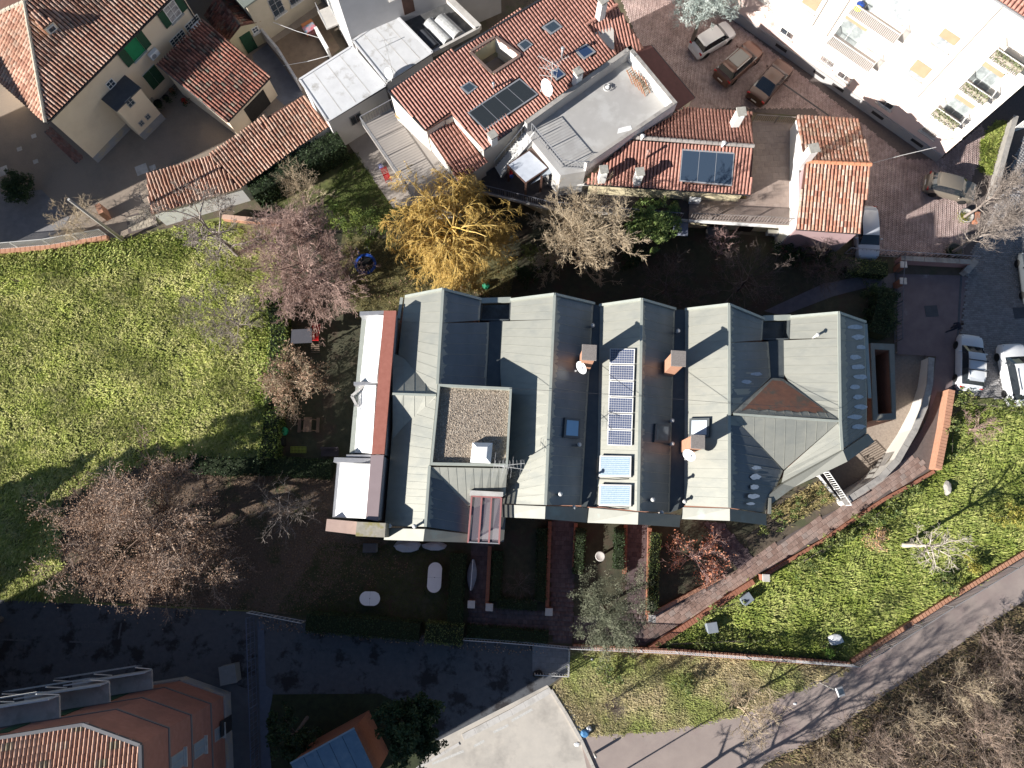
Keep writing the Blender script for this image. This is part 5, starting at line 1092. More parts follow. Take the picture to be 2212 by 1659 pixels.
for a, b in ((N0, N1), ): MB().beam(a - Z * .05, b - Z * .05, .14, .12).build('gutter', dark_metal, hm)
MB().beam(RP(838, 196), RP(918, 281), .12, .1).build('barge_board', dark_metal, hm); MB().beam(E0 - Z * .02, V(1105, 280, ZS), .22, .12).build('parapet_cap', slate, hm)
# chimneys on this roof
CG = 'pale plastered chimneys on the tiled roofs'
capc = M('weathered_cap', (.42, .40, .35), (.30, .285, .25), 6, .95)
chimney('chimney', 'pale chimney with slotted cap near the terrace edge and the big dish', (1249, 157), 6.4, 8.0, .5, .5, white_paint, capc, .06, .6, gap=.22, group=CG)
chimney('chimney', 'small pale chimney at the low corner of the pink roof by the metal stair', (1064, 293), 6.4, 7.4, .5, .5, white_paint, capc, .06, .6, gap=.2, group=CG)
chimney('chimney', 'pale chimney at the top edge of the picture on the pink roof', (1302, 4), 7.4, 9.0, .5, .5, white_paint, capc, .06, .6, gap=.22, group=CG)
vent('grey flue beside the glazed collectors of the pink roof', (1216, 102), 7.0, 8.2, .14, grey_metal)
vent('short grey flue under the sunk terrace of the pink roof', (1066, 178), 7.2, 7.9, .12, grey_metal)
dish('large white satellite dish beside the lattice mast on the parapet', V(1184, 188, 8.1), .62, (-.75, -.55, .3), .7, V(1186, 216, 7.0))
aerial('lattice aerial mast standing beside the large white dish', V(1187, 214, 7.0), 4.2, [(4.0, 2.6, 1.6, 9, .3), (3.3, 2.9, 1.3, 6, .4), (3.9, .5, 1.8, 9, .22), (2.6, 3.0, 1.2, 3, .3)])
# ---- grey roof terrace behind parapets
ZTF = 6.1
rt = sub('roof_terrace', hm)
O = [(1133, 262), (1361, 99), (1463, 222), (1268, 354), (1213, 363), (1148, 284)]; OP = [V(*p, 7.15) for p in O]
MB().prism([V(p[0], p[1], 7.15) for p in O], 0, ZTF).build('terrace_deck', terrace_grey, rt)
def parapet(a, b, th, z1, mat=whitewall, cap=concrete):
    n = (b - a); n.z = 0; n = n.normalized().cross(Z); c3 = [a, b, b + n * th, a + n * th]
    c0 = sum(OP, Vector()) / 6
    if ((a + b) / 2 + n * th - c0).length > ((a + b) / 2 - n * th - c0).length: c3 = [a, b, b - n * th, a - n * th]
    MB().prism(c3, 4.0, z1).build('parapet', mat, rt); MB().prism(c3, z1 + .003, z1 + .06).build('parapet_coping', cap, rt)
parapet(OP[0], OP[1], .32, 7.15, greywall); parapet(OP[1], OP[2], .28, 7.15, white_paint); parapet(OP[2], OP[3], .26, 7.1, whitewall)
# low plinth line of the decked corner, hose reel, folded chairs
railing('terrace_railing', 'curved-bar railing round the corner of the grey roof terrace', [V(1148, 284, 6.15), V(1213, 362, 6.15), V(1266, 366, 6.15)], 1.05, .22, grey_metal, bulge=.1, rod=.017)
hr = thing('hose_reel', 'coiled hose on the grey roof terrace floor', 'hose', V(1312, 190, ZTF)); p = V(1312, 190, ZTF + .05)
MB().tube([p + Vector((.3 * math.cos(a), .3 * math.sin(a), .01 * a)) for a in np.linspace(0, 12.5, 40)], .02, 5).build('hose', pale_metal, hr)
MB().lathe([(.13, 0), (.16, .1), (.1, .2)], p, 12).build('drum', white_plastic, hr)
dkc = thing('folded_deckchair', 'stack of folded orange-framed chairs against the white parapet', 'chair', V(1375, 170, ZTF))
for i, (x, y) in enumerate(((1364, 160), (1372, 166), (1379, 173), (1386, 180), (1392, 186))):
    c = V(x, y, ZTF + .5); g = MB(); d = Vector((.78, .62, 0)); s = Vector((-.62, .78, .0)); 
    for k in (-.45, .45): g.beam(c - s * .5 + d * k * .5 - Z * .45, c + s * .35 + d * k * .5 + Z * .3, .04, .05)
    g.build('chair_frame', M('orange_wood', (.42, .17, .08), None, 3, .7), dkc); g = MB()
    for k in range(6): q = k / 5; g.beam(c - s * (.45 - .8 * q) - d * .24 + Z * (.3 * q - .2), c - s * (.45 - .8 * q) + d * .24 + Z * (.3 * q - .2), .07, .025)
    g.build('slats', M('faded_canvas', (.36, .30, .22), None, 3, .85), dkc)
MB().prism([V(1348, 283, ZTF + .02) + Vector(v) for v in ((-.5, -.2, 0), (.6, .1, 0), (.5, .45, 0), (-.1, .3, 0), (-.4, .2, 0))], ZTF + .004, ZTF + .02).build('white_sheet', white_plastic, rt)
# ---- maroon sheet roof
mr = sub('sheet_roof', hm); q = [V(1406, 97, 5.6), V(1501, 211, 5.0), V(1462, 238, 5.3), V(1366, 104, 5.9)]
MB().slab(q, .15).build('maroon_roof', maroon, mr); under_poly([q[0].lerp(q[2], .03), q[1].lerp(q[3], .03), q[2], q[3]], .2, 0, cream_w, 'wall', mr); MB().beam(q[0] - Z * .06, q[1] - Z * .06, .12, .12).build('gutter', dark_metal, mr)
# ---- west terrace with railing over the garden
ZW = 4.3; wt = sub('west_terrace', hm); T = [(782, 268), (862, 228), (918, 285), (985, 372), (1000, 420), (905, 448)]
MB().prism([V(*p, ZW) for p in T], ZW - .28, ZW).build('terrace_slab', M('terrace_beige', (.36, .325, .295), (.32, .29, .265), 1.2, .8), wt)
MB().prism([V(*p, ZW) for p in ((850, 250), (900, 280), (1000, 400), (990, 415), (930, 420))], 0, ZW - .3).build('wall', cream_w, wt)
for x, y in ((790, 275), (838, 345), (890, 425)): MB().beam(V(x, y, 0), xy(V(x, y, ZW), ZW - .3), .18, .18, Vector((1, 0, 0))).build('pillar', wood_dark, wt)
railing('terrace_railing', 'long pale railing round the west terrace over the garden', [V(860, 228, ZW), V(784, 270, ZW), V(905, 446, ZW)], 1.1, .21, grey_metal, rod=.015)
tbl = thing('garden_table', 'small round wooden table on the west terrace', 'table', V(868, 258, ZW)); MB().lathe([(.4, .68), (.42, .7), (.41, .73), (.01, .735)], V(868, 258, ZW), 20).build('top', M('honey_wood', (.5, .36, .2), None, 4, .6), tbl); MB().lathe([(.2, 0), (.05, .05), (.05, .68)], V(868, 258, ZW), 10).build('pedestal', wood, tbl)
def slatchair(label, c, yaw, mat, name='slatted_chair'):
    t = thing(name, label, 'chair', c); R = Matrix.Rotation(yaw, 3, 'Z'); c = Vector(c); f = lambda x, y, z: c + R @ Vector((x, y, z))
    for i in range(5): MB().beam(f(-.25, -.22 + .11 * i, .43), f(.25, -.22 + .11 * i, .43), .08, .025).build('seat_slat', mat, t)
    for i in range(6): MB().beam(f(-.25, .26 + .06 * i, .5 + .09 * i), f(.25, .26 + .06 * i, .5 + .09 * i), .03, .06).build('back_slat', mat, t)
    for x in (-.23, .23):
        MB().beam(f(x, -.24, 0), f(x, .05, .45), .035, .035).build('leg', mat, t); MB().beam(f(x, .3, 0), f(x, -.1, .45), .035, .035).build('leg', mat, t); MB().beam(f(x, .2, .42), f(x, .6, 1.0), .035, .035).build('back_post', mat, t)
slatchair('white slatted deckchair beside the tile roof on the west terrace', V(892, 282, ZW), .55, white_paint); 
# ---- veranda, pergola and metal stair between the terraces
ZV2 = 2.9; ve = sub('veranda', hm); vp = [(1040, 372), (1090, 330), (1150, 300), (1262, 392), (1420, 402), (1490, 440), (1488, 476), (1330, 462), (1185, 450), (1040, 415)]
MB().prism([V(*p, ZV2) for p in vp], ZV2 - .25, ZV2).build('veranda_deck', M('dark_deck', (.075, .065, .065), (.055, .048, .05), 3, .8), ve)
MB().prism([V(*p, ZV2) for p in ((1060, 370), (1150, 305), (1262, 392), (1420, 402), (1480, 440), (1330, 445), (1185, 432))], 0, ZV2 - .26).build('wall', cream2, ve)
railing('veranda_railing', 'thin dark railing along the veranda under the roof terrace', [V(1045, 413, ZV2), V(1185, 448, ZV2), V(1330, 461, ZV2), V(1470, 473, ZV2)], 1.0, .15, M('painted_rail', (.20, .20, .22), None, 4, .5))
MB().beam(V(1042, 416, ZV2 - .1), V(1185, 451, ZV2 - .1), .12, .25).build('fascia', concrete_l, ve); MB().beam(V(1185, 451, ZV2 - .1), V(1488, 477, ZV2 - .1), .12, .25).build('fascia', concrete_l, ve)
pg = sub('pergola', hm); zp = 5.3; g_ = [(1098, 356), (1143, 326), (1182, 362), (1136, 393)]
qq = [V(*p, zp) for p in g_]; MB().slab(qq, .05).build('clear_roof', M('polycarbonate', (.62, .65, .70), (.50, .53, .58), 1.5, .35, spec=.5), pg)
MB().slab([V(1140, 324, zp - .08), V(1152, 310, zp - .08), V(1190, 352, zp - .08), V(1183, 364, zp - .08)], .12).build('brown_roof', M('brown_sheet', (.16, .115, .095), None, 2, .8), pg)
MB().slab([V(1186, 362, zp - .1), V(1200, 345, zp - .1), V(1213, 362, zp - .1), V(1146, 398, zp - .5)], .06).build('side_roof', M('grey_sheet', (.36, .40, .44), None, 2, .5), pg)
for a, b in ((0, 1), (1, 2), (2, 3), (3, 0)): MB().beam(qq[a] - Z * .1, qq[b] - Z * .1, .16, .16).build('beam', wood_dark, pg)
for p in (qq[0], qq[3], V(1170, 380, zp)): MB().beam(xy(p, ZV2), xy(p, zp - .1), .16, .16, Vector((1, 0, 0))).build('post', wood_dark, pg)
st = thing('metal_stair', 'white metal open stair climbing from the veranda to the roof terrace', 'stair', V(1072, 375, ZV2)); s0, s1 = V(1076, 372, ZV2 + .1), V(1146, 290, 6.1); sd = (s1 - s0); sdn = Vector((sd.x, sd.y, 0)).normalized(); sp = sdn.cross(Z)
for i in range(16): c = s0 + sd * ((i + .5) / 16); MB().beam(c - sp * .45, c + sp * .45, .24, .04).build('tread', white_paint, st)
for k in (-.5, .5):
    MB().beam(s0 + sp * k, s1 + sp * k, .05, .22).build('stringer', grey_metal, st); MB().beam(s0 + sp * k + Z * .95, s1 + sp * k + Z * .95, .05, .05).build('handrail', white_paint, st)
    for i in range(7): c = s0 + sd * (i / 6) + sp * k; MB().beam(c, c + Z * .95, .03, .03, Vector((1, 0, 0))).build('baluster', white_paint, st)
aw_ = thing('awning_ledge', 'narrow plastered ledge over the veranda door under the terrace corner', 'ledge', V(1215, 400, 4.2)); MB().slab([V(1210, 372, 4.6), V(1272, 375, 4.6), V(1272, 398, 4.2), V(1212, 396, 4.2)], .1).build('ledge_slab', cream_w, aw_); MB().beam(V(1212, 398, 4.15), V(1272, 400, 4.15), .06, .1).build('ledge_trim', white_paint, aw_)
ball = lambda label, p, r, m: tag(MB().lathe([(.01, -r)] + [(r * math.sin(t), -r * math.cos(t)) for t in np.linspace(.3, 2.84, 8)] + [(.01, r)], Vector(p) + Z * r, 14).build('ball', m, None, True), label, 'ball')
ball('blue ball on the dark veranda floor', V(1105, 383, ZV2), .16, blue_plastic); ball('red ball on the veranda beside the pergola post', V(1103, 376, ZV2 + .02), .2, red_plastic)
# ================= the tiled house with the glazed panels, terrace and walkway
hr_ = thing('panel_house', 'cream house with pink tile roof and three large dark glazed panels', 'house', V(1450, 420, 0)); rf = sub('roof', hr_)
zr, zs, zn = 6.3, 5.1, 5.1
ra, rb = V(1368, 298, zr), V(1628, 317, zr)
sp_ = [ra, rb, V(1621, 419, zs), V(1262, 396, zs)]; np_ = [V(1378, 292, zr - .1), rb, V(1623, 244, zn), V(1477, 234, zn)]
pS, nS = plane3(rb, V(1621, 419, zs), V(1262, 396, zs))
pan = [(1473, 322), (1586, 330), (1580, 402), (1467, 392)]
tile_roof(rf, [onplane(1361, 303, pS, nS), rb, V(1621, 419, zs), V(1262, 396, zs)], (V(1262, 396, zs), V(1621, 419, zs)), tile_new, .25, .4, 300, holes=[[onplane(*p, pS, nS) for p in pan]], jitter=.4)
tile_roof(rf, np_, (np_[3], np_[2]), tile_new, .25, .4, 0, jitter=.4); ridge_tiles(rf, ra + Z * .05, rb + Z * .05, MR('grey_ridge', [(.26, .235, .215), (.32, .29, .265)], .85, .2, 5), .17)
q = [onplane(*p, pS, nS) + nS * .12 for p in pan]; co = sub('glazed_collector', hr_); MB().slab(q, .14).build('frame', grey_metal, co); ins = lambda u, v: q[0].lerp(q[1], u).lerp(q[3].lerp(q[2], u), v)
for k in range(3): MB().poly([ins(.015 + .325 * k, .05) + nS * .006, ins(.33 + .325 * k, .05) + nS * .006, ins(.33 + .325 * k, .96) + nS * .006, ins(.015 + .325 * k, .96) + nS * .006]).build('pane', MG('panel_pane', (.04, .06, .09), .1), co)
under_poly([ra.lerp(rb, .0), rb, V(1612, 408, zs), V(1275, 388, zs)], .25, 0, cream2, 'wall', hr_); under_poly([ra, rb, V(1615, 248, zn), V(1482, 240, zn)], .3, 0, cream2, 'wall', hr_)
MB().beam(V(1262, 398, zs - .05), V(1621, 421, zs - .05), .12, .12).build('gutter', dark_metal, hr_)
chimney('chimney', 'pale chimney nearest the white terrace parapet on the panelled roof', (1304, 368), 5.0, 6.7, .5, .5, white_paint, capc, .06, .1, gap=.22, group=CG)
chimney('chimney', 'pale chimney with small flue, second from the parapet on the panelled roof', (1382, 373), 5.0, 6.7, .5, .5, white_paint, capc, .06, .1, gap=.22, group=CG)
chimney('chimney', 'pale chimney on the north slope beside the brick courtyard', (1600, 244), 4.9, 7.2, .55, .55, white_paint, capc, .06, .1, gap=.25, group=CG)
vent('thin reddish flue on the panelled roof', (1401, 325), 5.8, 7.0, .12, M('pink_flue', (.40, .25, .21), None, 4, .7)); vent('white globe vent at the west end of the grey ridge', (1389, 292), 6.3, 6.9, .16, white_plastic); vent('white globe vent at the east end of the grey ridge', (1565, 307), 6.3, 6.9, .16, white_plastic)
# east terrace and walkway
ZC = 3.0; te = sub('walkway_terrace', hr_)
tpoly = [(1626, 262), (1720, 268), (1722, 490), (1660, 484), (1488, 476), (1490, 425), (1612, 430)]
MB().prism([V(*p, ZC) for p in tpoly], ZC - .25, ZC).build('terrace_slab', terrace_brown, te)
pavers(te, [V(*p, ZC) for p in ((1628, 266), (1718, 271), (1719, 484), (1660, 479), (1495, 471), (1495, 434), (1624, 440))], MR('terrace_tile', [(.27, .21, .18), (.31, .245, .21), (.29, .225, .19)], .7, .1, 3), .5, .5, 0.06, 'bond', z=ZC + .002, h=.008, nind=150, name='floor_tile', stuffname='floor_tiles')
MB().prism([V(*p, ZC) for p in ((1626, 264), (1720, 270), (1721, 470), (1640, 462), (1500, 455), (1500, 432), (1612, 432))], 0, ZC - .26).build('wall', cream2, te)
MB().beam(V(1488, 477, ZC - .12), V(1722, 492, ZC - .12), .14, .26).build('fascia', white_paint, te)
railing('walkway_railing', 'thin brown-grey railing along the front of the walkway terrace', [V(1490, 474, ZC), V(1655, 481, ZC), V(1719, 487, ZC)], 1.05, .22, M('taupe_rail', (.28, .24, .22), None, 4, .5), rod=.02)
railing('terrace_fence', 'low railing at the courtyard side of the brown terrace', [V(1628, 262, ZC), V(1718, 268, ZC)], .9, .15, M('taupe_rail', (.28, .24, .22), None, 4, .5))
gw = Wall(V(1500, 455, ZC), V(1721, 470, ZC))
for p in ((1540, 490), (1605, 500)): u, z = gw.at(*p); gw.slab(te, 'door', M('dark_door', (.035, .025, .022), None, 3, .6), u - .55, u + .55, .02, 2.1, .004, .05)
swl = Wall(V(1275, 388, zs), V(1612, 408, zs)); u, z = swl.at(1496, 434); acunit('white air conditioner on the cream wall above the walkway', swl, u, ZC + .35)
u, z = gw.at(1667, 512); acunit('white air conditioner low on the wall near the red-tiled house', gw, min(u, gw.len - 1), .6)
shelt = thing('tool_shelter', 'small grey-roofed shelter beside the evergreen tree', 'shelter', V(1470, 505, 0)); MB().slab([V(1455, 478, 2.2), V(1487, 480, 2.2), V(1486, 510, 2.0), V(1453, 508, 2.0)], .06).build('shelter_roof', M('grey_blue_sheet', (.30, .33, .40), None, 2, .6), shelt)
for x, y in ((1457, 480), (1485, 482), (1484, 508), (1455, 506)): MB().beam(V(x, y, 0), xy(V(x, y, 2.0), 1.98), .07, .07, Vector((1, 0, 0))).build('post', grey_metal, shelt)
# ================= the patchwork-tile house at the court
hx = thing('red_tile_house', 'small house with patchwork orange tile roof beside the parked silver car', 'house', V(1800, 500, 0)); rf = sub('roof', hx)
za, ze = 5.7, 4.5; r0, r1 = V(1740, 350, za), V(1881, 357, za)
nq = [V(1721, 251, ze + .1), V(1856, 260, ze + .1), r1, r0]; sq = [r0, r1, V(1860, 504, ze), V(1721, 494, ze)]
tile_roof(rf, nq, (nq[0], nq[1]), tile_mix, .26, .41, 0, jitter=.8); tile_roof(rf, sq, (sq[3], sq[2]), tile_mix, .26, .41, 300, jitter=.8)
ridge_tiles(rf, r0 + Z * .05, r1 + Z * .05, MR('orange_ridge', [(.58, .24, .13), (.62, .27, .15)], .85, .1, 5), .16)
for a, b in ((nq[0], nq[1]), (sq[3], sq[2])): MB().beam(a - Z * .08, b - Z * .08, .12, .12).build('gutter', dark_metal, hx)
def inset(P, f): c = sum(P, Vector()) / len(P); return [c + (p - c) * f for p in P]
under_poly(inset([nq[0], nq[1], r1, r0], .96), .25, 0, palewall, 'wall', hx); under_poly(inset([r0, r1, sq[2], sq[3]], .95), .25, 0, M('dusky_pink_wall', (.42, .29, .29), None, 1, .9), 'wall', hx)
wv = Wall(V(1721, 494, ze), V(1740, 350, za)); MB().hull([xy(V(1722, 262, ze), 0), xy(V(1721, 488, ze), 0), xy(V(1726, 488, ze), 0), xy(V(1727, 262, ze), 0)], [V(1722, 262, ze - .1), V(1721, 488, ze - .1), V(1726, 488, ze - .1), V(1727, 262, ze - .1)]).build('side_wall', white_paint, hx)
chimney('chimney', 'whitish chimney with long shadow on the patchwork orange roof', (1757, 322), 5.0, 7.2, .6, .55, white_paint, capc, .07, .2, gap=.2, group=CG)
# ================= the tall pale apartment house
ap = thing('apartment_house', 'tall pale apartment house with balconies above the brick-paved courtyard', 'building', V(2020, 348, 0))
b0, b1 = V(1565, 28, 0), V(2022, 348, 0); dd = (b1 - b0).normalized(); b00 = b0 - dd * 14; nn = dd.cross(Z).normalized()
MB().prism([b00, b1, b1 - nn * 12, b00 - nn * 12], 3.35, 14.5).build('wall', palewall, ap)
MB().prism([b00 + nn * .02, b1 + nn * .02 + dd * .02, b1 - nn * 12, b00 - nn * 12], 0.0, 3.3).build('ground_floor_wall', pinkwall, ap)
aw = Wall(b00, b1); D0 = (b0 - b00).length
aw.slab(ap, 'string_course', palewall, 0, aw.len + .03, 3.28, 3.42, .021, .09)
aw.slab(ap, 'plinth', greywall, 0, aw.len + .05, 0, .95, .022, .12)
arf = sub('roof', ap); e0, e1 = xy(b00, 14.6) + nn * .6, xy(b1, 14.6) + nn * .6 + dd * .5
tile_roof(arf, [e0, e1, e1 - nn * 7 + Z * 2, e0 - nn * 7 + Z * 2], (e0, e1), tile_new, .27, .42, 60); MB().beam(e0 - Z * .1, e1 - Z * .1, .16, .14).build('gutter', grey_metal, ap)
def C4(x, y): return (1659 + x * .25, y * .25)
beige = M('beige_blind', (.42, .30, .19), None, 2, .8)
for (x, y, w, h, bl) in ((1545, 345, 1.3, 1.5, (beige, .5)), (1312, 605, 1.3, 1.5, (beige, .75)), (375, 15, 1.3, 1.5, (beige, .8)), (1130, 85, 1.5, 1.5, None), (905, 350, 1.5, 1.4, None)):
    u, z = aw.at(*C4(x, y)); aw.window(ap, u, z, w, h, blind=bl, pane=M('net_pane', (.50, .52, .52), (.25, .27, .28), 2, .25))
for (x, y, w, h) in ((720, 265, 1.9, 2.2), (1640, 930, 1.6, 2.1), (1880, 665, 1.6, 2.1), (870, 20, 1.0, 2.0)):
    u, z = aw.at(*C4(x, y)); aw.window(ap, u, z, w, h, sill=None, pane=M('net_pane2', (.40, .43, .42), (.2, .22, .22), 2, .25), blind=(beige, .18))
for (x, y) in ((180, 260), (530, 505), (680, 640), (1040, 870), (1420, 1120)):
    u, z = aw.at(*C4(x, y)); aw.window(ap, u, max(z, 1.9), 1.3, 1.35, blind=(palewall, .55), grille=pale_metal if x in (1420, 530) else None)
for (x, y) in ((105, 435), (432, 662), (592, 775), (930, 1015), (1270, 1250)):
    u, z = aw.at(*C4(x, y)); aw.slab(ap, 'basement_window', M('dark_slot', (.04, .035, .035), None, 4, .7), u - .55, u + .55, .42, .72, .121, .14)
ivy_m = MR('planter_leaves', [(.10, .13, .05), (.20, .22, .11), (.30, .30, .19), (.26, .24, .15)], .8, .2, 5)
def balcony(x0, y0, x1, y1, z_hint, dep=1.2):
    pe = aw.a + aw.n * dep
    u0 = (onplane(*C4(x0, y0), pe, aw.n) - aw.a).dot(aw.d); u1 = (onplane(*C4(x1, y1), pe, aw.n) - aw.a).dot(aw.d)
    o = sub('balcony', ap); aw.slab(o, 'slab', palewall, u0, u1, z_hint - .16, z_hint, .003, dep)
    aw.slab(o, 'floor_tiles', M('balcony_tiles', (.36, .31, .28), None, 3, .8), u0 + .04, u1 - .04, z_hint + .002, z_hint + .02, .02, dep - .04)
    g = MB(); L = u1 - u0
    for i in range(int(L / .13) + 1): c = u0 + .03 + (L - .06) * i / int(L / .13); g.beam(aw.p(c, z_hint, dep - .04), aw.p(c, z_hint + .95, dep - .04), .02, .02, Vector((1, 0, 0)))
    for c in (u0 + .03, u1 - .03):
        for i in range(1, 9): g.beam(aw.p(c, z_hint, dep * i / 9), aw.p(c, z_hint + .95, dep * i / 9), .02, .02, Vector((1, 0, 0)))
        g.beam(aw.p(c, z_hint + .95, .02), aw.p(c, z_hint + .95, dep), .045, .04)
    g.beam(aw.p(u0, z_hint + .95, dep - .04), aw.p(u1, z_hint + .95, dep - .04), .045, .04); g.build('balcony_rail', white_paint, o)
    return u0, u1
B = [(690, 115, 1090, 375, 8.15, False), (500, 375, 870, 625, 4.8, False), (1905, 490, 2140, 670, 11.4, True), (1635, 770, 1860, 915, 8.1, True), (1395, 990, 1600, 1140, 4.8, True)]
spots = ['on the longest upper balcony', 'on the lower balcony with the white table', 'on the balcony at the frame edge', 'on the leafy middle balcony', 'on the lowest leafy balcony']
for k, (x0, y0, x1, y1, zh, pl) in enumerate(B):
    u0, u1 = balcony(x0, y0, x1, y1, zh)
    if pl:
        t = thing('planter_box', 'row of trailing plants ' + spots[k], 'planter', aw.p((u0 + u1) / 2, zh, 1.2)); g = MB(); aw.rect(g, u0 + .1, u1 - .1, zh + .6, zh + .85, 1.21, 1.45); g.build('trough', M('trough_pale', (.42, .36, .30), None, 3, .8), t)
        uu = u0 + .1 + RNG.random(700) * (u1 - u0 - .2); C = np.array([list(aw.p(a, zh + .95 - abs(b) * .6, 1.3 + .2 * c)) for a, b, c in zip(uu, RNG.normal(0, .5, 700), RNG.normal(0, .6, 700))]); put_leaves('foliage', C, .13, ivy_m, t, aspect=.7)
for (x, y, lab, m) in ((800, 40, 'blue balloon-like ball on the upper balcony', blue_plastic), (775, 75, 'yellow parasol folded flat on the upper balcony', yellow_plastic)):
    p = V(*C4(x, y), 8.6); t = MB().lathe([(.02, 0), (.3, .03), (.24, .1), (.03, .2)], p, 10).build('beach_toy', m, None, True); tag(t, lab, 'toy')
for (xa, ya, xb, yb) in ((385, 215, 525, 0), (508, 305, 622, 140), (1290, 835, 1975, 135)):
    u, z = aw.at(*C4(xa, ya)); u2, z2 = aw.at(*C4(xb, yb)); MB().tube([aw.p(u, max(z, .2), .12), aw.p(u, 14.3, .12)], .05, 6).build('downpipe', M('pale_pipe', (.60, .54, .49), None, 4, .6), ap)
# low garden wall, gate and verge beside the apartment house
vg = sheet('gate_verge', [(2118, 300), (2150, 262), (2185, 258), (2150, 345), (2140, 380), (2112, 372)], 0.012, M('verge_earth', (.16, .15, .09), None, 3, .95, bump=.3))
wallrun('gate_wall', 'low mossy concrete wall beside the white sliding gate', [V(2180, 262, 0), V(2160, 330, 0), V(2142, 400, 0), V(2135, 430, 0)], .3, 0, .8, concrete, concrete, capw=.05)
gt = thing('sliding_gate', 'white slatted metal gate at the edge of the access road', 'gate', V(2195, 300, 0)); ga, gb_ = V(2178, 288, 0), V(2260, 262, 0)
MB().beam(ga + Z * .15, gb_ + Z * .15, .06, .1).build('bottom_rail', white_paint, gt); MB().beam(ga + Z * 1.75, gb_ + Z * 1.75, .06, .08).build('top_rail', white_paint, gt)
for i in range(22): p = ga.lerp(gb_, i / 21); MB().beam(p + Z * .15, p + Z * 1.75, .05, .03, Vector((1, 0, 0))).build('slat', white_paint, gt)
# ================= off-picture house to the west whose shadow lies on the yard
nh = thing('neighbour_house', 'tall ochre neighbour house just beyond the west edge of the yard', 'house', V(-110, 600, 0))
q = [V(-118, 345, 0), V(-112, 590, 0), V(-380, 690, 0), V(-390, 430, 0)]
MB().prism(q, 0, 11.6).build('wall', cream, nh); c_ = sum(q, Vector()) / 4; MB().hull([xy(c_ + (p - c_) * 1.04, 11.6) for p in ccw(q)], [xy(c_ + (p - c_) * .3, 13.0) for p in ccw(q)]).build('roof', terracotta, nh)
# ================= brick block at the lower left
bb = thing('brick_block', 'tall brick block with banded tile roof and grey storey bands', 'building', V(507, 1509, 0)); ZB = 12.5
t1, t2 = V(181, 1564, ZB), V(305, 1609, ZB); t3 = xy(V(517, 1850, 0), ZB); t0 = t1 + (V(0, 1593, ZB) - t1) * 7.5
foot = [xy(p, 0) for p in (t0, t1, t2, t3)]; t4 = t0 + (t3 - t2)
cc = (t0 + t1 + t2 + t3 + t4) / 5; ins_ = [cc + (p - cc) * .985 for p in (t0, t1, t2, t3, t4)]
brick_b = M('block_brick', (.40, .19, .145), (.34, .155, .115), 3, .9, bump=.1, bscale=30, c3=(.31, .15, .115), s3=.6)
MB().prism(ins_, 0, ZB - .2).build('wall', brick_b, bb)
wN, wNE, wE = Wall(ins_[1], ins_[0]), Wall(ins_[2], ins_[1]), Wall(ins_[3], ins_[2])
for w in (wN, wNE, wE):
    for z in (3.1, 6.0, 8.9): w.slab(bb, 'storey_band', M('band_grey', (.20, .19, .19), None, 2, .9), -.03, w.len + .03, z, z + .16, .003, .05)
    w.slab(bb, 'plinth', plinth, -.05, w.len + .05, 0, 1.1, .003, .10)
for p, w_, h in (((472, 1584), .8, 1.3), ((430, 1617), .9, 1.5), ((383, 1645), .9, 1.6)): u, z = wE.at(*p); wE.window(bb, u, z, w_, h, frame=greywall, pane=M('dull_pane', (.28, .33, .38), None, 2, .3), sill=concrete_l)
u, z = wE.at(500, 1558); wE.slab(bb, 'basement_door', dark_metal, u - .5, u + .5, .1, 2.0, .101, .13)
rf = sub('roof', bb); rt_ = [t0 + Z * .05, t1 + Z * .05, t2 + Z * .05, t3 + Z * .05]
pr_, nr_ = plane3(t0, t1, (t0 + t1) / 2 + Vector((-.15, -1, 0)) * 10 + Z * 2.6)
tile_roof(rf, [t0, t1, onplane(305, 1609, pr_, nr_), onplane(309, 1800, pr_, nr_), onplane(-200, 1800, pr_, nr_), onplane(-560, 1760, pr_, nr_)], (t0, t1), tile_bands, .24, .38, 200, band=True, jitter=.3)
x2_, x3_ = onplane(305, 1609, pr_, nr_), onplane(309, 1800, pr_, nr_)
for a, b in ((t0, t1), (t1, x2_), (x2_, x3_)): MB().beam(a + Z * .04, b + Z * .04, .18, .2).build('roof_edge', M('lead_edge', (.10, .10, .11), None, 3, .6), rf)
# balconies with concrete panels and posts on the shaded side
for k, (zf, u0) in enumerate(((3.2, .8), (6.1, 2.0), (8.8, 3.4))):
    o = sub('balcony', bb); wN.slab(o, 'slab', concrete_l, u0, u0 + 5.2, zf - .16, zf, .003, 1.25); wN.slab(o, 'panel', M('grey_panel', (.52, .55, .60), None, 1.5, .8), u0, u0 + 4.2, zf, zf + .9, 1.2, 1.26); wN.slab(o, 'panel_rail', white_paint, u0 - .03, u0 + 5.2, zf + .92, zf + .98, 1.19, 1.28)
    for uu in (u0, u0 + 2.6, u0 + 5.15): MB().beam(wN.p(uu, zf, 1.29), wN.p(uu, zf + 2.0, 1.75), .06, .06, wN.d).build('post', white_paint, o)
    for j in range(4): MB().beam(wN.p(u0, zf + 1.2 + .25 * j, 1.72 + .05 * j), wN.p(u0 + 5.15, zf + 1.2 + .25 * j, 1.72 + .05 * j), .015, .015).build('line', pale_metal, o)
    wN.slab(bb, 'door', green_paint, u0 + 1.5, u0 + 2.5, zf + .02, zf + 2.1, .004, .05)
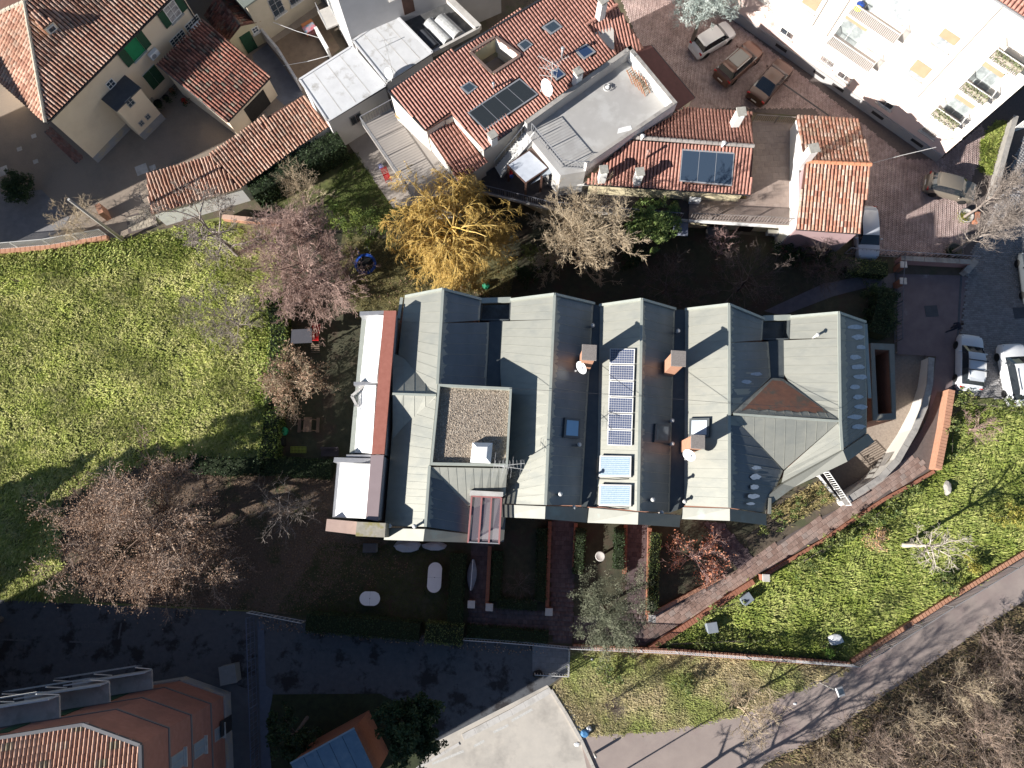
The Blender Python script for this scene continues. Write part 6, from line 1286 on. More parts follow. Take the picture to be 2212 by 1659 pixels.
# ================= brick shed with the blue-grey sheet roof
bs = thing('blue_roof_shed', 'brick shed with blue-grey sheet roof beside the dark evergreen', 'shed', V(795, 1528, 0)); zb = 4.9
A, B = V(765, 1573, zb), V(627, 1649, zb); dv = V(806, 1659, zb) - A; q = [A, B, B + dv * 1.2, A + dv * 1.2]
MB().prism(inset(q, .97), 0, zb - .1).build('wall', brick, bs)
for i in range(5):
    f = lambda t, s: q[0].lerp(q[1], t).lerp(q[3].lerp(q[2], t), s)
    MB().slab([f(i / 5 + .003, 0), f((i + 1) / 5 - .003, 0), f((i + 1) / 5 - .003, 1), f(i / 5 + .003, 1)], .09).build('roof_sheet', bluesheet, bs)
MB().beam(q[0] - Z * .02, q[1] - Z * .02, .1, .12).build('roof_edge', M('pale_edge', (.30, .36, .40), None, 6, .7), bs)
# ================= walls, fences and railings on the ground
wallrun('ramp_wall', 'curved white retaining wall with weathered coping beside the ramp', [V(2013, 772, .9), V(2009, 830, .9), V(1998, 878, .9), V(1976, 930, .9), V(1939, 995, .9), V(1902, 1034, .9), V(1822, 1087, .9)], .30, -2.9, .82, M('white_retaining_wall', (.74, .71, .65), (.68, .65, .59), 1, .9), concrete, capw=.08, cappiece=1.1)
wallrun('brick_parapet', 'thick sunlit orange brick wall ending the footpath by the hedge', [V(2056, 842, .9), V(2044, 925, .9), V(2027, 1013, .9)], .42, -.1, .85, brick_or, brick_or, capw=.03, cappiece=.25, caph=.07)
wallrun('footpath_edging', 'low red brick edging along the lower side of the footpath', [V(2018, 1018, .3), V(1969, 1047, .3), V(1909, 1079, .3), V(1829, 1132, .3), V(1779, 1167, .3), V(1709, 1208, .3), V(1652, 1243, .3)], .2, 0, .3, brick, brick, capw=.02, cappiece=.3, caph=.05)
wallrun('footpath_edging', 'low red brick edging between the footpath and the shaded grass', [V(1628, 1256, .4), V(1590, 1280, .4), V(1500, 1340, .4), V(1404, 1402, .4)], .34, 0, .4, brick, brick, capw=.02, cappiece=.25, caph=.06)
wallrun('footpath_edging', 'sunlit orange brick edging on the upper side of the footpath', [V(1566, 1243, .3), V(1490, 1283, .3), V(1412, 1325, .3)], .2, 0, .3, brick_or, brick_or, capw=.02, cappiece=.3, caph=.05)
for a, b, lab in (((1058, 1180), (1052, 1308), 'brick edging right of the first door path'), ((1188, 1126), (1182, 1312), 'brick edging left of the second door path'), ((1244, 1130), (1240, 1225), 'brick edging right of the second door path'), ((1352, 1132), (1350, 1240), 'brick edging left of the third door path'), ((1404, 1140), (1400, 1330), 'long brick edging right of the third door path')):
    wallrun('path_edging', lab, [V(*a, .45), V(*b, .45)], .22, 0, .42, brick, brick, capw=.02, cappiece=.3, caph=.05)
def pillar(label, p, w=.45, h=1.1, m=brick): t = thing('gate_pillar', label, 'pillar', p, None); MB().box(Vector(p) + Z * h / 2, (w, w, h), -.05).build('shaft', m, t); MB().box(Vector(p) + Z * (h + .05), (w + .12, w + .12, .1), -.05).build('cap', concrete_l, t, bevel=.02)
for lab, p in (('brick pillar at the end of the first door path', V(1020, 1302, 0)), ('brick pillar at the corner of the first hedge plot', V(1058, 1308, 0)), ('brick pillar at the end of the second door path', V(1184, 1318, 0)), ('brick pillar where the footpath meets the cross path', V(1402, 1332, 0)), ('pale-capped pillar beside the footpath and the grey box', V(1643, 1246, 0)), ('pillar on the driveway fence beside the hedge', V(1935, 583, 0)), ('pillar at the driveway gate', V(1934, 618, 0))): pillar(lab, p, .4)
# boundary wall of the south garden with railing
wallrun('boundary_wall', 'long low brick wall with pale coping along the dry verge', [V(1238, 1398, .5), V(1460, 1408, .5), V(1838, 1436, .5)], .3, 0, .45, brick, brick_or, capw=.03, cappiece=.28, caph=.06)
railing('boundary_railing', 'pale grey railing on the long wall above the dry verge', [V(1232, 1397, .5), V(1460, 1407, .5), V(1840, 1435, .5)], 1.0, .16, M('pale_rail', (.55, .55, .56), None, 4, .5), rod=.016, posts=2.4)
wallrun('boundary_wall', 'long low orange brick wall with coping along the pale path', [V(1842, 1430, .5), V(2035, 1305, .5), V(2240, 1180, .5)], .3, 0, .45, brick_or, brick_or, capw=.03, cappiece=.28, caph=.06)
railing('boundary_railing', 'grey railing above the orange wall along the pale path', [V(1843, 1434, .5), V(2040, 1308, .5), V(2245, 1184, .5)], 1.15, .16, M('grey_rail', (.30, .29, .29), None, 4, .5), rod=.016, posts=2.4)
railing('gate_railing', 'white railing round the paved landing at the road end', [V(1155, 1452, .02), V(1226, 1456, .02), V(1228, 1402, .02)], 1.0, .18, pale_metal, rod=.016)
lp = sheet('landing', [(1150, 1390), (1228, 1396), (1226, 1455), (1150, 1450)], .018, M('landing_grey', (.22, .225, .235), (.18, .185, .195), 2, .9)); pavers(lp, px([(1152, 1392), (1226, 1398), (1224, 1453), (1152, 1448)]), MR('landing_slab', [(.19, .195, .205), (.23, .235, .245)], .85, .1, 4), .4, .4, -.05, 'bond', z=.019, h=.015, nind=120, name='paving_slab', stuffname='paving_slabs')
railing('garden_fence', 'thin white wire fence at the road beside the bare garden', [V(545, 1320, 0), V(600, 1330, 0), V(660, 1342, 0)], 1.1, .3, pale_metal, posts=1.8)
railing('road_fence', 'thin white fence on the road side of the first door path', [V(1003, 1378, 0), V(1080, 1383, 0), V(1152, 1389, 0), V(1230, 1397, 0)], 1.1, .2, pale_metal, posts=2)
railing('lane_fence', 'tall blue-grey fence along the narrow lane at the bottom', [V(549, 1330, 0), V(552, 1420, 0), V(556, 1520, 0), V(562, 1700, 0)], 1.6, .35, M('blue_grey_rail', (.12, .15, .22), None, 4, .5), posts=2.2, mid=True)
sheet('lane', [(556, 1340), (570, 1345), (575, 1480), (590, 1492), (588, 1510), (578, 1560), (590, 1700), (566, 1700)], .02, M('lane_grey', (.13, .15, .19), (.10, .115, .15), 2, .9))
railing('ramp_railing', 'white barred fence at the deep end of the ramp', [V(1778, 1022, 0), V(1826, 1092, 0)], 1.0, .17, white_paint, rod=.02)
wallrun('ramp_end_wall', 'white wall under the barred fence at the deep end of the ramp', [V(1766, 1024, 0), V(1820, 1094, 0)], .2, -2.9, -.004, white_paint)
railing('court_fence', 'wire fence between the courtyard and the driveway', [V(1824, 548, 0), V(1936, 556, 0), V(2098, 566, 0)], 1.2, .3, M('wire_grey', (.34, .34, .37), None, 4, .5), posts=2)
wallrun('driveway_wall', 'red brick wall under the wire fence beside the driveway', [V(1940, 562, .5), V(2090, 570, .5)], .3, 0, .9, darkred, concrete, capw=.04)
wallrun('driveway_wedge', 'grey concrete buttress at the end of the driveway wall', [V(2108, 562, .6), V(2086, 588, .6)], .4, 0, .6, concrete, concrete, capw=.05)
railing('gate_fence', 'thin dark fence closing the shaded garden from the driveway', [V(1938, 560, 0), V(1934, 620, 0), V(1932, 700, 0), V(1932, 740, 0)], 1.2, .25, M('dark_rail', (.15, .15, .17), None, 4, .5), posts=2)
# yard side: orange-footed fence by the field, timber pole
wallrun('field_wall', 'low orange wall with sloped white fence beside the field', [V(-30, 545, .3), V(110, 533, .3), V(232, 512, .3)], .3, 0, .35, brick_or, brick_or, capw=.03, cappiece=.4)
railing('field_fence', 'white barred fence on the low wall between yard and field', [V(-30, 541, .35), V(110, 529, .35), V(230, 508, .35)], 1.1, .16, pale_metal, rod=.016, posts=2.2)
pol = thing('lighting_pole', 'tall pale pole standing at the corner of the field fence', 'pole', V(268, 520, 0)); MB().tube([V(268, 520, 0), xy(V(268, 520, 0), 7.2)], [.14, .09], 10).build('shaft', M('pole_concrete', (.40, .37, .33), None, 4, .9), pol, True); MB().tube([xy(V(268, 520, 0), 7.1), xy(V(268, 520, 0), 7.22)], .095, 10).build('cap', concrete_l, pol)
pl_ = thing('brick_gatepost', 'short orange brick gatepost behind the pale pole', 'pillar', V(232, 465, 0)); MB().box(V(232, 465, 0) + Z * .6, (.4, .9, 1.2), .5).build('shaft', brick_or, pl_)
so_ = sheet('stone_paving', [(272, 470), (322, 450), (345, 488), (300, 500), (278, 505)], .01, joint_m); pavers(so_, px([(272, 470), (322, 452), (342, 486), (300, 498), (279, 502)]), MR('rough_stone', [(.26, .22, .17), (.36, .31, .24), (.42, .36, .28)], .9, .25, 4), .32, .42, .3, 'bond', z=.012, h=.025, nind=120, name='stone', stuffname='stones')
for p, w in (((306, 366), .95), ((330, 362), .5), ((73, 294), .4), ((42, 322), .4), ((77, 349), .4), ((5, 370), .9)): o = MB().box(V(*p, .012), (w, w * .9, .03), .4).build('manhole_cover', concrete_l, None, bevel=.008); tag(o, None, None, None, 'structure')
bw = sheet('brick_walk', [(95, 285), (112, 275), (180, 340), (165, 355)], .01, joint_m); pavers(bw, px([(95, 285), (112, 275), (180, 340), (165, 355)]), MR('old_brick', [(.22, .11, .09), (.30, .15, .115), (.26, .17, .14)], .9, .2, 4), .16, .34, -.72, 'bond', z=.012, h=.02, nind=150, name='brick', stuffname='bricks')
gq = sheet('garage_walk', [(-200, 430), (90, 410), (150, 470), (110, 530), (-200, 560)], .008, M('stone_floor', (.25, .24, .24), (.19, .185, .19), 2, .9, bump=.1, bscale=8))
garden_wall = wallrun('garden_wall', 'low sunlit pinkish wall behind the long white shed', [V(480, 468, .6), V(560, 476, .6), V(608, 480, .6)], .3, 0, .6, brick_or, M('pink_cap', (.62, .42, .32), None, 3, .9), capw=.03)
# lamp post over the path, bollard, post light
lp_ = thing('street_lamp', 'small street lamp leaning over the pale path', 'street lamp', V(1771, 1474, 0)); p0 = V(1771, 1474, 0); MB().tube([p0, p0 + Z * 3.6], [.06, .045], 8).build('pole', pale_metal, lp_, True)
hd = V(1815, 1494, 3.7); MB().box(hd, (.5, .62, .14), .3).build('lamp_head', grey_metal, lp_, bevel=.04); MB().box(hd + Z * .075, (.3, .34, .03), .3).build('lamp_top', glass, lp_); MB().tube([p0 + Z * 3.55, hd], .03, 6).build('arm', pale_metal, lp_)
bo = thing('bollard', 'grey bollard on the kerb between parking lot and path', 'bollard', V(1284, 1627, 0)); MB().lathe([(.09, 0), (.09, .8), (.07, .88), (.02, .92)], V(1284, 1627, 0), 12).build('shaft', concrete_l, bo, True)
gl = thing('globe_lamp', 'tall globe lamp standing just below the picture edge by the path', 'street lamp', V(1305, 1690, 0)); pb = V(1305, 1690, 0); MB().tube([pb, pb + Z * 4.3], [.06, .04], 8).build('pole', dark_metal, gl); MB().lathe([(.02, 0), (.30, .18), (.42, .42), (.32, .68), (.03, .86)], pb + Z * 4.3, 16).build('globe', white_plastic, gl, True)
# ================= cars
def car(label, pxy, head, L=4.3, W=1.78, Hh=1.5, kind='hatch', paint=(.6, .6, .6), metal=0.0, roofmat=None, rails=False, rack=False, name='parked_car'):
    pm = M('paint_%02x%02x%02x' % tuple(int(c * 255) for c in paint), paint, tuple(c * .93 for c in paint), 1.0, .34, spec=.4, coat=.25, metal=metal)
    t = thing(name, label, 'car', (0, 0, 0), 'cars parked round the courtyard'); hw = W / 2
    b = {'hatch': (-.5, -.47, -.40, -.33, -.17, .08, .22, .34, .46, .5), 'sedan': (-.5, -.46, -.36, -.30, -.14, .08, .22, .34, .46, .5), 'suv': (-.5, -.47, -.42, -.38, -.18, .09, .22, .34, .46, .5)}[kind]
    # x stations rear to front with half width, belt height, roof height and roof half width
    zb = .62 * Hh if kind != 'suv' else .63 * Hh; zh = zb + .01; top = Hh
    wr = hw * .70
    prof = [(-.5, .80, zb * .72, zb * .74, .62), (-.47, .93, zb * .95, zb * .97, .72), (-.43, .97, zb, zb * 1.02 if kind == 'sedan' else zb * 1.08, .74),
            ((-.32 if kind == 'sedan' else -.36), 1.0, zb, zb * 1.04 if kind == 'sedan' else top * .93, .72), ((-.14 if kind == 'sedan' else -.28), 1.0, zb, top * .985, .71), (-.04, 1.0, zb, top, .72), (.08, 1.0, zb, top * .98, .71), (.13, 1.0, zb * .99, top * .95, .71), (.27, 1.0, zb * .97, zb * 1.02, .80), (.38, .985, zb * .94, zb * .97, .78), (.455, .92, zb * .86, zb * .885, .74), (.49, .80, zb * .74, zb * .77, .66), (.505, .60, zb * .60, zb * .63, .48)]
    sec = []
    for (x, w, z1, z2, r) in prof:
        X = x * L; w *= hw; r = r * hw
        sec.append([(X, w * .93, .20), (X, w, .38), (X, w * .995, z1 * .82), (X, w * .94, z1), (X, r + (w * .94 - r) * .86 if z2 < z1 * 1.2 else w * .90, z1 + .015), (X, r, z2 - .02), (X, r * .75, z2 + .015), (X, 0, z2 + .035)])
    n = len(sec[0]); body = MB(); glassw = {'windscreen': MB(), 'rear_window': MB(), 'side_window': [MB(), MB()]}
    for i in range(len(sec) - 1):
        for s in (1, -1):
            for k in range(n - 1):
                q = [Vector((p[0], p[1] * s, p[2])) for p in (sec[i][k], sec[i + 1][k], sec[i + 1][k + 1], sec[i][k + 1])]
                if s < 0: q.reverse()
                q.reverse()
                cab = prof[i][3] > prof[i][2] * 1.2 or prof[i + 1][3] > prof[i + 1][2] * 1.2; both = prof[i][3] > prof[i][2] * 1.2 and prof[i + 1][3] > prof[i + 1][2] * 1.2
                if cab and not both and k >= 4: (glassw['windscreen'] if i > 5 else glassw['rear_window']).poly(q)
                elif both and k == 4: glassw['side_window'][0 if s > 0 else 1].poly(q)
                else: body.poly(q)
    for i, rev in ((0, False), (len(sec) - 1, True)):
        P = [Vector(p) for p in sec[i]] + [Vector((p[0], -p[1], p[2])) for p in reversed(sec[i][:-1])]; body.poly(P if rev else P[::-1])
    body.poly([Vector((s[0][0], s[0][1], .2)) for s in sec] + [Vector((s[0][0], -s[0][1], .2)) for s in reversed(sec)])
    bo_ = body.build('body', pm, t); me = bo_.data; bm = bmesh.new(); bm.from_mesh(me); bmesh.ops.remove_doubles(bm, verts=bm.verts, dist=.001); bmesh.ops.recalc_face_normals(bm, faces=bm.faces[:]); bm.to_mesh(me); bm.free()
    for p in me.polygons: p.use_smooth = True
    try: me.set_sharp_from_angle(angle=math.radians(38))
    except Exception: pass
    cg = MG('car_glass', (.02, .025, .03), .04)
    for nm in ('windscreen', 'rear_window'): glassw[nm].build(nm, cg, t)
    for g in glassw['side_window']: g.build('side_window', cg, t)
    tl = M('tail_lamp', (.45, .015, .015), None, 3, .2); hl = M('head_lamp', (.32, .34, .37), None, 3, .1)
    for s in (1, -1):
        MB().box((-.468 * L, s * hw * .80, zb * .86), (.12, .28, .2)).build('tail_light', tl, t, bevel=.03); MB().box((.452 * L, s * hw * .66, zb * .80), (.16, .30, .10), -s * .35).build('headlight', hl, t, bevel=.03)
        MB().box((.155 * L, s * (hw + .10), zb + .05), (.12, .2, .13)).build('mirror', pm, t, bevel=.03)
        for x in (-.30, .31):
            wh = MB().lathe([(.20, -.1), (.31, -.1), (.325, -.06), (.325, .06), (.31, .1), (.20, .1)], (x * L, s * (hw - .09), .325), 18, (0, s, 0)).build('wheel', black, t, True)
            MB().lathe([(.21, .0), (.21, .095), (.16, .06), (.02, .075)], (x * L, s * (hw - .09), .325), 14, (0, s, 0)).build('rim', grey_metal, wh)
        if rails or rack: MB().beam((-.30 * L, s * wr * .98, top + .03), (.04 * L, s * wr * .98, top + .05), .04, .05).build('roof_rail', pale_metal, t)
    if rack:
        for x in (-.2, -.02): MB().beam((x * L, -wr * 1.25, top + .10), (x * L, wr * 1.25, top + .10), .07, .04).build('roof_bar', dark_metal, t)
    MB().box((-.502 * L, 0, zb * .55), (.02, .5, .12)).build('number_plate', white_paint, t)
    MB().box((-.49 * L, 0, .36), (.16, W * .86, .22)).build('rear_bumper', pm, t, bevel=.05); MB().box((.49 * L, 0, .36), (.16, W * .80, .22)).build('front_bumper', pm, t, bevel=.05)
    MB().box((.503 * L, 0, .46), (.02, .7, .12)).build('grille', black, t)
    if kind != 'sedan': MB().box((-.355 * L, 0, top * .955), (.24, wr * 1.7, .03)).build('spoiler', pm, t)
    if roofmat: MB().slab([Vector((-.25 * L, -wr * .8, top * .99 + .055)), Vector((.07 * L, -wr * .8, top * .985 + .06)), Vector((.07 * L, wr * .8, top * .985 + .06)), Vector((-.25 * L, wr * .8, top * .99 + .055))], .03).build('glass_roof', roofmat, t)
    t.location = xy(V(*pxy, .8), .02); t.rotation_euler = (0, 0, math.radians(head)); return t
car('white hatchback half under the silvery spruce in the courtyard', (1541, 82), 33, 3.9, 1.68, 1.48, 'hatch', (.72, .70, .69))
car('brown crossover with dark glass roof between the white and the black car', (1597, 133), 43, 4.45, 1.84, 1.6, 'suv', (.13, .062, .043), .2, MG('sun_roof', (.05, .04, .035), .04), True)  # red-brown paint also takes in the facade's warm reflection
car('dark brown saloon parked last in the courtyard row', (1666, 173), 49, 4.5, 1.8, 1.45, 'sedan', (.075, .036, .026), .2)  # warm facade reflection is mixed into this brown too
car('bronze-grey hatchback parked alone beside the big potted tree', (2056, 403), -16, 3.9, 1.7, 1.5, 'hatch', (.235, .205, .165), .35)
car('silver car tucked half under the orange patchwork roof', (1873, 500), -92, 4.4, 1.78, 1.5, 'hatch', (.58, .60, .64), .2)
car('white estate car with roof bars beside the hedge', (2097, 782), 82, 4.3, 1.76, 1.6, 'suv', (.66, .68, .70), .1, None, True, True)
car('large white car cut off by the picture edge beyond the hedge', (2197, 808), 93, 4.7, 1.9, 1.75, 'suv', (.78, .78, .77), 0, None, True)
car('dark car of which only a wheel shows at the picture edge', (2236, 600), 90, 4.3, 1.78, 1.5, 'hatch', (.10, .11, .12), .2)
# ================= a walker on the driveway
def person(label, p, yaw):
    me = bpy.data.meshes.new('person'); J = {'pelvis': (0, 0, .95), 'waist': (.02, 0, 1.1), 'chest': (.05, 0, 1.32), 'neck': (.07, 0, 1.5), 'head0': (.09, 0, 1.6), 'head1': (.11, 0, 1.72),
      'lh': (0, .1, .92), 'lk': (.16, .1, .52), 'la': (.22, .1, .1), 'lt': (.38, .1, .04), 'rh': (0, -.1, .92), 'rk': (-.05, -.1, .5), 'ra': (-.28, -.1, .12), 'rt': (-.15, -.1, .04),
      'ls': (.05, .2, 1.42), 'le': (-.08, .27, 1.14), 'lw': (.04, .25, .9), 'lf': (.09, .24, .8), 'rs': (.05, -.2, 1.42), 're': (.02, -.27, 1.13), 'rw': (.22, -.24, .96), 'rf': (.29, -.22, .9)}
    names = list(J); E = [('pelvis', 'waist'), ('waist', 'chest'), ('chest', 'neck'), ('neck', 'head0'), ('head0', 'head1'), ('pelvis', 'lh'), ('lh', 'lk'), ('lk', 'la'), ('la', 'lt'), ('pelvis', 'rh'), ('rh', 'rk'), ('rk', 'ra'), ('ra', 'rt'),
      ('chest', 'ls'), ('ls', 'le'), ('le', 'lw'), ('lw', 'lf'), ('chest', 'rs'), ('rs', 're'), ('re', 'rw'), ('rw', 'rf')]
    rad = {'pelvis': .15, 'waist': .14, 'chest': .17, 'neck': .065, 'head0': .095, 'head1': .10, 'lh': .1, 'rh': .1, 'lk': .065, 'rk': .065, 'la': .05, 'ra': .05, 'lt': .045, 'rt': .045, 'ls': .085, 'rs': .085, 'le': .055, 're': .055, 'lw': .04, 'rw': .04, 'lf': .04, 'rf': .04}
    me.from_pydata([J[k] for k in names], [(names.index(a), names.index(b)) for a, b in E], []); o = bpy.data.objects.new('person', me); scene.collection.objects.link(o)
    md = o.modifiers.new('skin', 'SKIN'); sv = me.skin_vertices[0].data
    for i, k in enumerate(names): sv[i].radius = (rad[k], rad[k]); sv[i].use_root = (k == 'pelvis')
    o.modifiers.new('sub', 'SUBSURF').render_levels = 2
    me.materials.append(M('navy_coat', (.022, .026, .045), None, 3, .85)); o.location = p; o.rotation_euler = (0, 0, yaw); tag(o, label, 'person'); WLOC[o.name] = Vector((0, 0, 0))
    h = MB().lathe([(.02, -.02), (.09, .02), (.112, .07), (.10, .13), (.05, .17), (.01, .18)], (.10, 0, 1.62), 14).build('hair', M('dark_hair', (.03, .022, .018), None, 6, .6), None, True); h.parent = o
    f = MB().lathe([(.01, -.1), (.06, -.08), (.082, 0), (.07, .06), (.01, .09)], (.14, 0, 1.64), 12).build('face', M('skin', (.45, .27, .2), None, 5, .6), None, True); f.parent = o
    for s in (-1, 1): q = (.09, .24, .78) if s > 0 else (.31, -.22, .88); k = MB().lathe([(.01, -.05), (.035, -.03), (.04, .02), (.02, .06)], q, 8).build('hand', MATS['skin'], None, True); k.parent = o
person('walker in dark clothes on the driveway near the estate car', V(2047, 714, .03), math.radians(15))
# ================= trees, shrubs, hedges
bk_pink = MR('twig_pinkish', [(.22, .14, .115), (.35, .235, .195), (.45, .32, .27), (.29, .19, .16)], .9, .15, 3)
bk_grey = MR('twig_grey', [(.18, .145, .125), (.30, .25, .215), (.41, .355, .31)], .9, .15, 3)
bk_pale = MR('twig_pale', [(.32, .245, .16), (.46, .365, .245), (.56, .46, .33)], .9, .15, 3)
bk_dark = MR('twig_dark', [(.07, .055, .05), (.13, .10, .088), (.18, .14, .125)], .9, .15, 3)
bk_brown = MR('twig_brown', [(.20, .14, .105), (.34, .25, .195), (.46, .36, .29), (.28, .19, .14)], .9, .15, 3)
bk_will = MR('twig_willow', [(.44, .27, .065), (.60, .40, .10), (.68, .49, .17), (.54, .36, .12)], .85, .15, 3)
bk_red = MR('twig_reddish', [(.30, .17, .15), (.46, .30, .27), (.52, .38, .34)], .9, .15, 3)
dry_leaf = MR('dry_leaf', [(.19, .11, .07), (.31, .19, .125), (.42, .28, .19), (.50, .36, .26)], .9, .15, 3, transl=.2)
orange_leaf = MR('orange_leaf', [(.34, .11, .06), (.52, .22, .13), (.62, .34, .22)], .8, .15, 3, transl=.25)
g_dark = MR('leaf_dark_green', [(.018, .032, .014), (.035, .06, .022), (.06, .095, .032)], .6, .2, 3, transl=.12)
g_ever = MR('leaf_evergreen', [(.06, .11, .035), (.13, .20, .055), (.22, .29, .085), (.32, .37, .14)], .6, .2, 2, transl=.2)
g_evd = MR('leaf_evergreen_dark', [(.03, .05, .02), (.06, .09, .03), (.11, .14, .045), (.19, .21, .08)], .6, .2, 2, transl=.12)
g_laur = MR('leaf_laurel', [(.045, .08, .025), (.095, .14, .042), (.18, .21, .06), (.27, .28, .10)], .5, .2, 2, transl=.18)
g_ced = MR('needle_grey_green', [(.055, .06, .04), (.11, .12, .075), (.19, .20, .13), (.30, .30, .21)], .8, .2, 2, transl=.1)
g_spr = MR('needle_silver', [(.13, .16, .14), (.28, .33, .30), (.45, .50, .46), (.56, .60, .55)], .8, .2, 2)
g_thu = MR('spray_thuja', [(.05, .085, .02), (.10, .155, .035), (.18, .23, .05), (.27, .30, .07)], .7, .2, 2, transl=.15)
g_yel = MR('leaf_yellow_green', [(.12, .15, .03), (.24, .25, .05), (.38, .34, .07), (.48, .40, .10)], .6, .2, 2, transl=.2)
def vb(x, y, z): return xy(V(x, y, z), 0)
# bare trees: where the crown shows, at the crown's height
bare_tree('bare_tree', 'dense pinkish bare tree between field and trampoline', vb(668, 588, 4.0), 7.2, 4.1, bk_pink, 3, n_main=26, trunk_r=.2, split=.08, levels=4, kids=4.9, up=.62, wob=.18, twig=.014, lens=(.55, .5, .5, .45))
bare_tree('bare_tree', 'open grey bare tree beside the white shed wall', vb(476, 512, 3.6), 6.4, 3.4, bk_grey, 5, n_main=10, trunk_r=.2, split=.2, levels=4, kids=4.4, up=.55, wob=.3, twig=.014, lean=(-1.2, .8))
bare_tree('bare_shrub', 'low fine-twigged violet-grey shrub at the field edge', vb(505, 695, 1.6), 3.4, 2.6, bk_grey, 6, n_main=16, trunk_r=.09, split=.05, levels=4, kids=4.2, up=.55, wob=.25, twig=.009, cat='shrub')
bare_tree('bare_shrub', 'twiggy pink shrub under the low pink garden wall', vb(580, 520, 1.2), 2.6, 2.2, bk_red, 16, n_main=14, trunk_r=.06, split=.05, levels=3, kids=5.5, up=.6, wob=.25, twig=.008, cat='shrub')
bare_tree('bare_shrub', 'upright twiggy shrub behind the ivy hedge', vb(655, 415, 1.8), 3.6, 1.8, bk_pale, 26, n_main=18, trunk_r=.06, split=.03, levels=3, kids=4, up=1.1, wob=.15, twig=.008, cat='shrub')
bare_tree('withered_tree', 'small tree hung with withered brown leaves by the play hut', vb(648, 830, 2.4), 4.3, 2.3, bk_pale, 7, n_main=11, trunk_r=.12, split=.2, levels=3, kids=6, up=.5, wob=.3, twig=.012, leaves=(2600, .15, dry_leaf, .14))
bare_tree('withered_tree', 'broad spiky tree with brown leaves standing over the road', vb(345, 1150, 4.2), 8.0, 5.7, bk_brown, 8, n_main=28, trunk_r=.3, split=.15, levels=4, kids=4.8, up=.55, wob=.33, twig=.018, lens=(.5, .48, .45, .4), leaves=(24000, .11, dry_leaf, .28))
bare_tree('bare_tree', 'thin dark bare tree in the shade left of the house', vb(615, 1095, 2.6), 4.6, 2.6, bk_grey, 9, n_main=8, trunk_r=.1, split=.25, levels=3, kids=4, up=.4, wob=.35, twig=.012)
bare_tree('willow', 'golden weeping willow beside the west terrace', vb(980, 500, 5.0), 7.2, 4.3, bk_will, 10, n_main=28, trunk_r=.24, split=.3, levels=4, kids=4.8, up=.6, droop=.55, wob=.24, twig=.015, lens=(.6, .55, .6, .5))
bare_tree('bare_tree', 'pale bare tree with fanned limbs north of the zinc roofs', vb(1256, 528, 3.8), 7.0, 3.6, bk_pale, 11, n_main=24, trunk_r=.2, split=.08, levels=4, kids=4.4, up=.75, wob=.2, twig=.014, lens=(.55, .5, .5, .45))
bare_tree('potted_tree', 'tall pale tree rising from the mossy round pot by the bronze car', V(2081, 470, .3), 6.2, 1.5, bk_grey, 12, n_main=20, trunk_r=.13, split=.25, levels=3, kids=5.2, up=1.25, wob=.18, twig=.009)
bare_tree('potted_tree', 'tall pale tree rising from the dark round pot by the wire fence', V(2056, 545, .3), 7.4, 1.7, bk_grey, 13, n_main=22, trunk_r=.13, split=.3, levels=3, kids=5.2, up=1.25, wob=.18, twig=.009)
bare_tree('bare_tree', 'small bare tree with yellowish limbs at the edge of the pale path', V(1588, 1520, 0), 4.6, 2.3, bk_pale, 14, n_main=10, trunk_r=.1, split=.2, levels=3, kids=5, up=.7, wob=.25, twig=.012)
bare_tree('bare_shrub', 'broom-like clump of twigs on the dry verge', V(1322, 1512, 0), 3.0, .9, bk_dark, 15, n_main=22, trunk_r=.04, split=.02, levels=2, kids=4, up=1.3, wob=.12, twig=.008, cat='shrub')
bare_tree('bare_shrub', 'pinkish lit shrub between the walkway and the shaded garden', vb(1562, 535, 1.8), 3.2, 1.6, bk_red, 17, n_main=10, trunk_r=.06, split=.1, levels=3, kids=4, up=.8, wob=.25, twig=.010, cat='shrub')
bare_tree('bare_shrub', 'large dark bare shrub north of the fourth zinc roof', vb(1610, 610, 2.0), 3.8, 3.4, bk_dark, 18, n_main=16, trunk_r=.1, split=.05, levels=4, kids=3.6, up=.55, wob=.25, twig=.010, cat='shrub')
bare_tree('bare_shrub', 'dark bare shrub north of the third zinc roof', vb(1440, 620, 1.6), 3.0, 2.6, bk_dark, 19, n_main=12, trunk_r=.08, split=.05, levels=3, kids=5, up=.55, wob=.25, twig=.009, cat='shrub')
bare_tree('bare_shrub', 'dark bare shrub beside the grey garden walk', vb(1770, 580, 1.4), 2.8, 2.2, bk_dark, 20, n_main=12, trunk_r=.07, split=.05, levels=3, kids=5, up=.6, wob=.25, twig=.009, cat='shrub')
bare_tree('climbing_vine', 'leafless vine sprawling over the yard beside the pale pole', vb(150, 480, 1.8), 2.3, 2.6, bk_pale, 21, n_main=14, trunk_r=.06, split=.6, levels=3, kids=4, up=.25, wob=.45, twig=.011, cat='shrub')
bare_tree('bare_shrub', 'reddish bare shrub in the corner of the south garden', vb(2110, 925, 1.0), 2.0, 1.6, bk_red, 22, n_main=10, trunk_r=.05, split=.05, levels=3, kids=4, up=.6, wob=.3, twig=.009, cat='shrub')
bare_tree('orange_shrub', 'shrub with coral-orange leaves beside the footpath', vb(1500, 1205, 1.2), 2.4, 2.2, bk_red, 23, n_main=12, trunk_r=.07, split=.08, levels=3, kids=4.5, up=.5, wob=.3, twig=.009, leaves=(900, .16, orange_leaf, .15), cat='shrub')
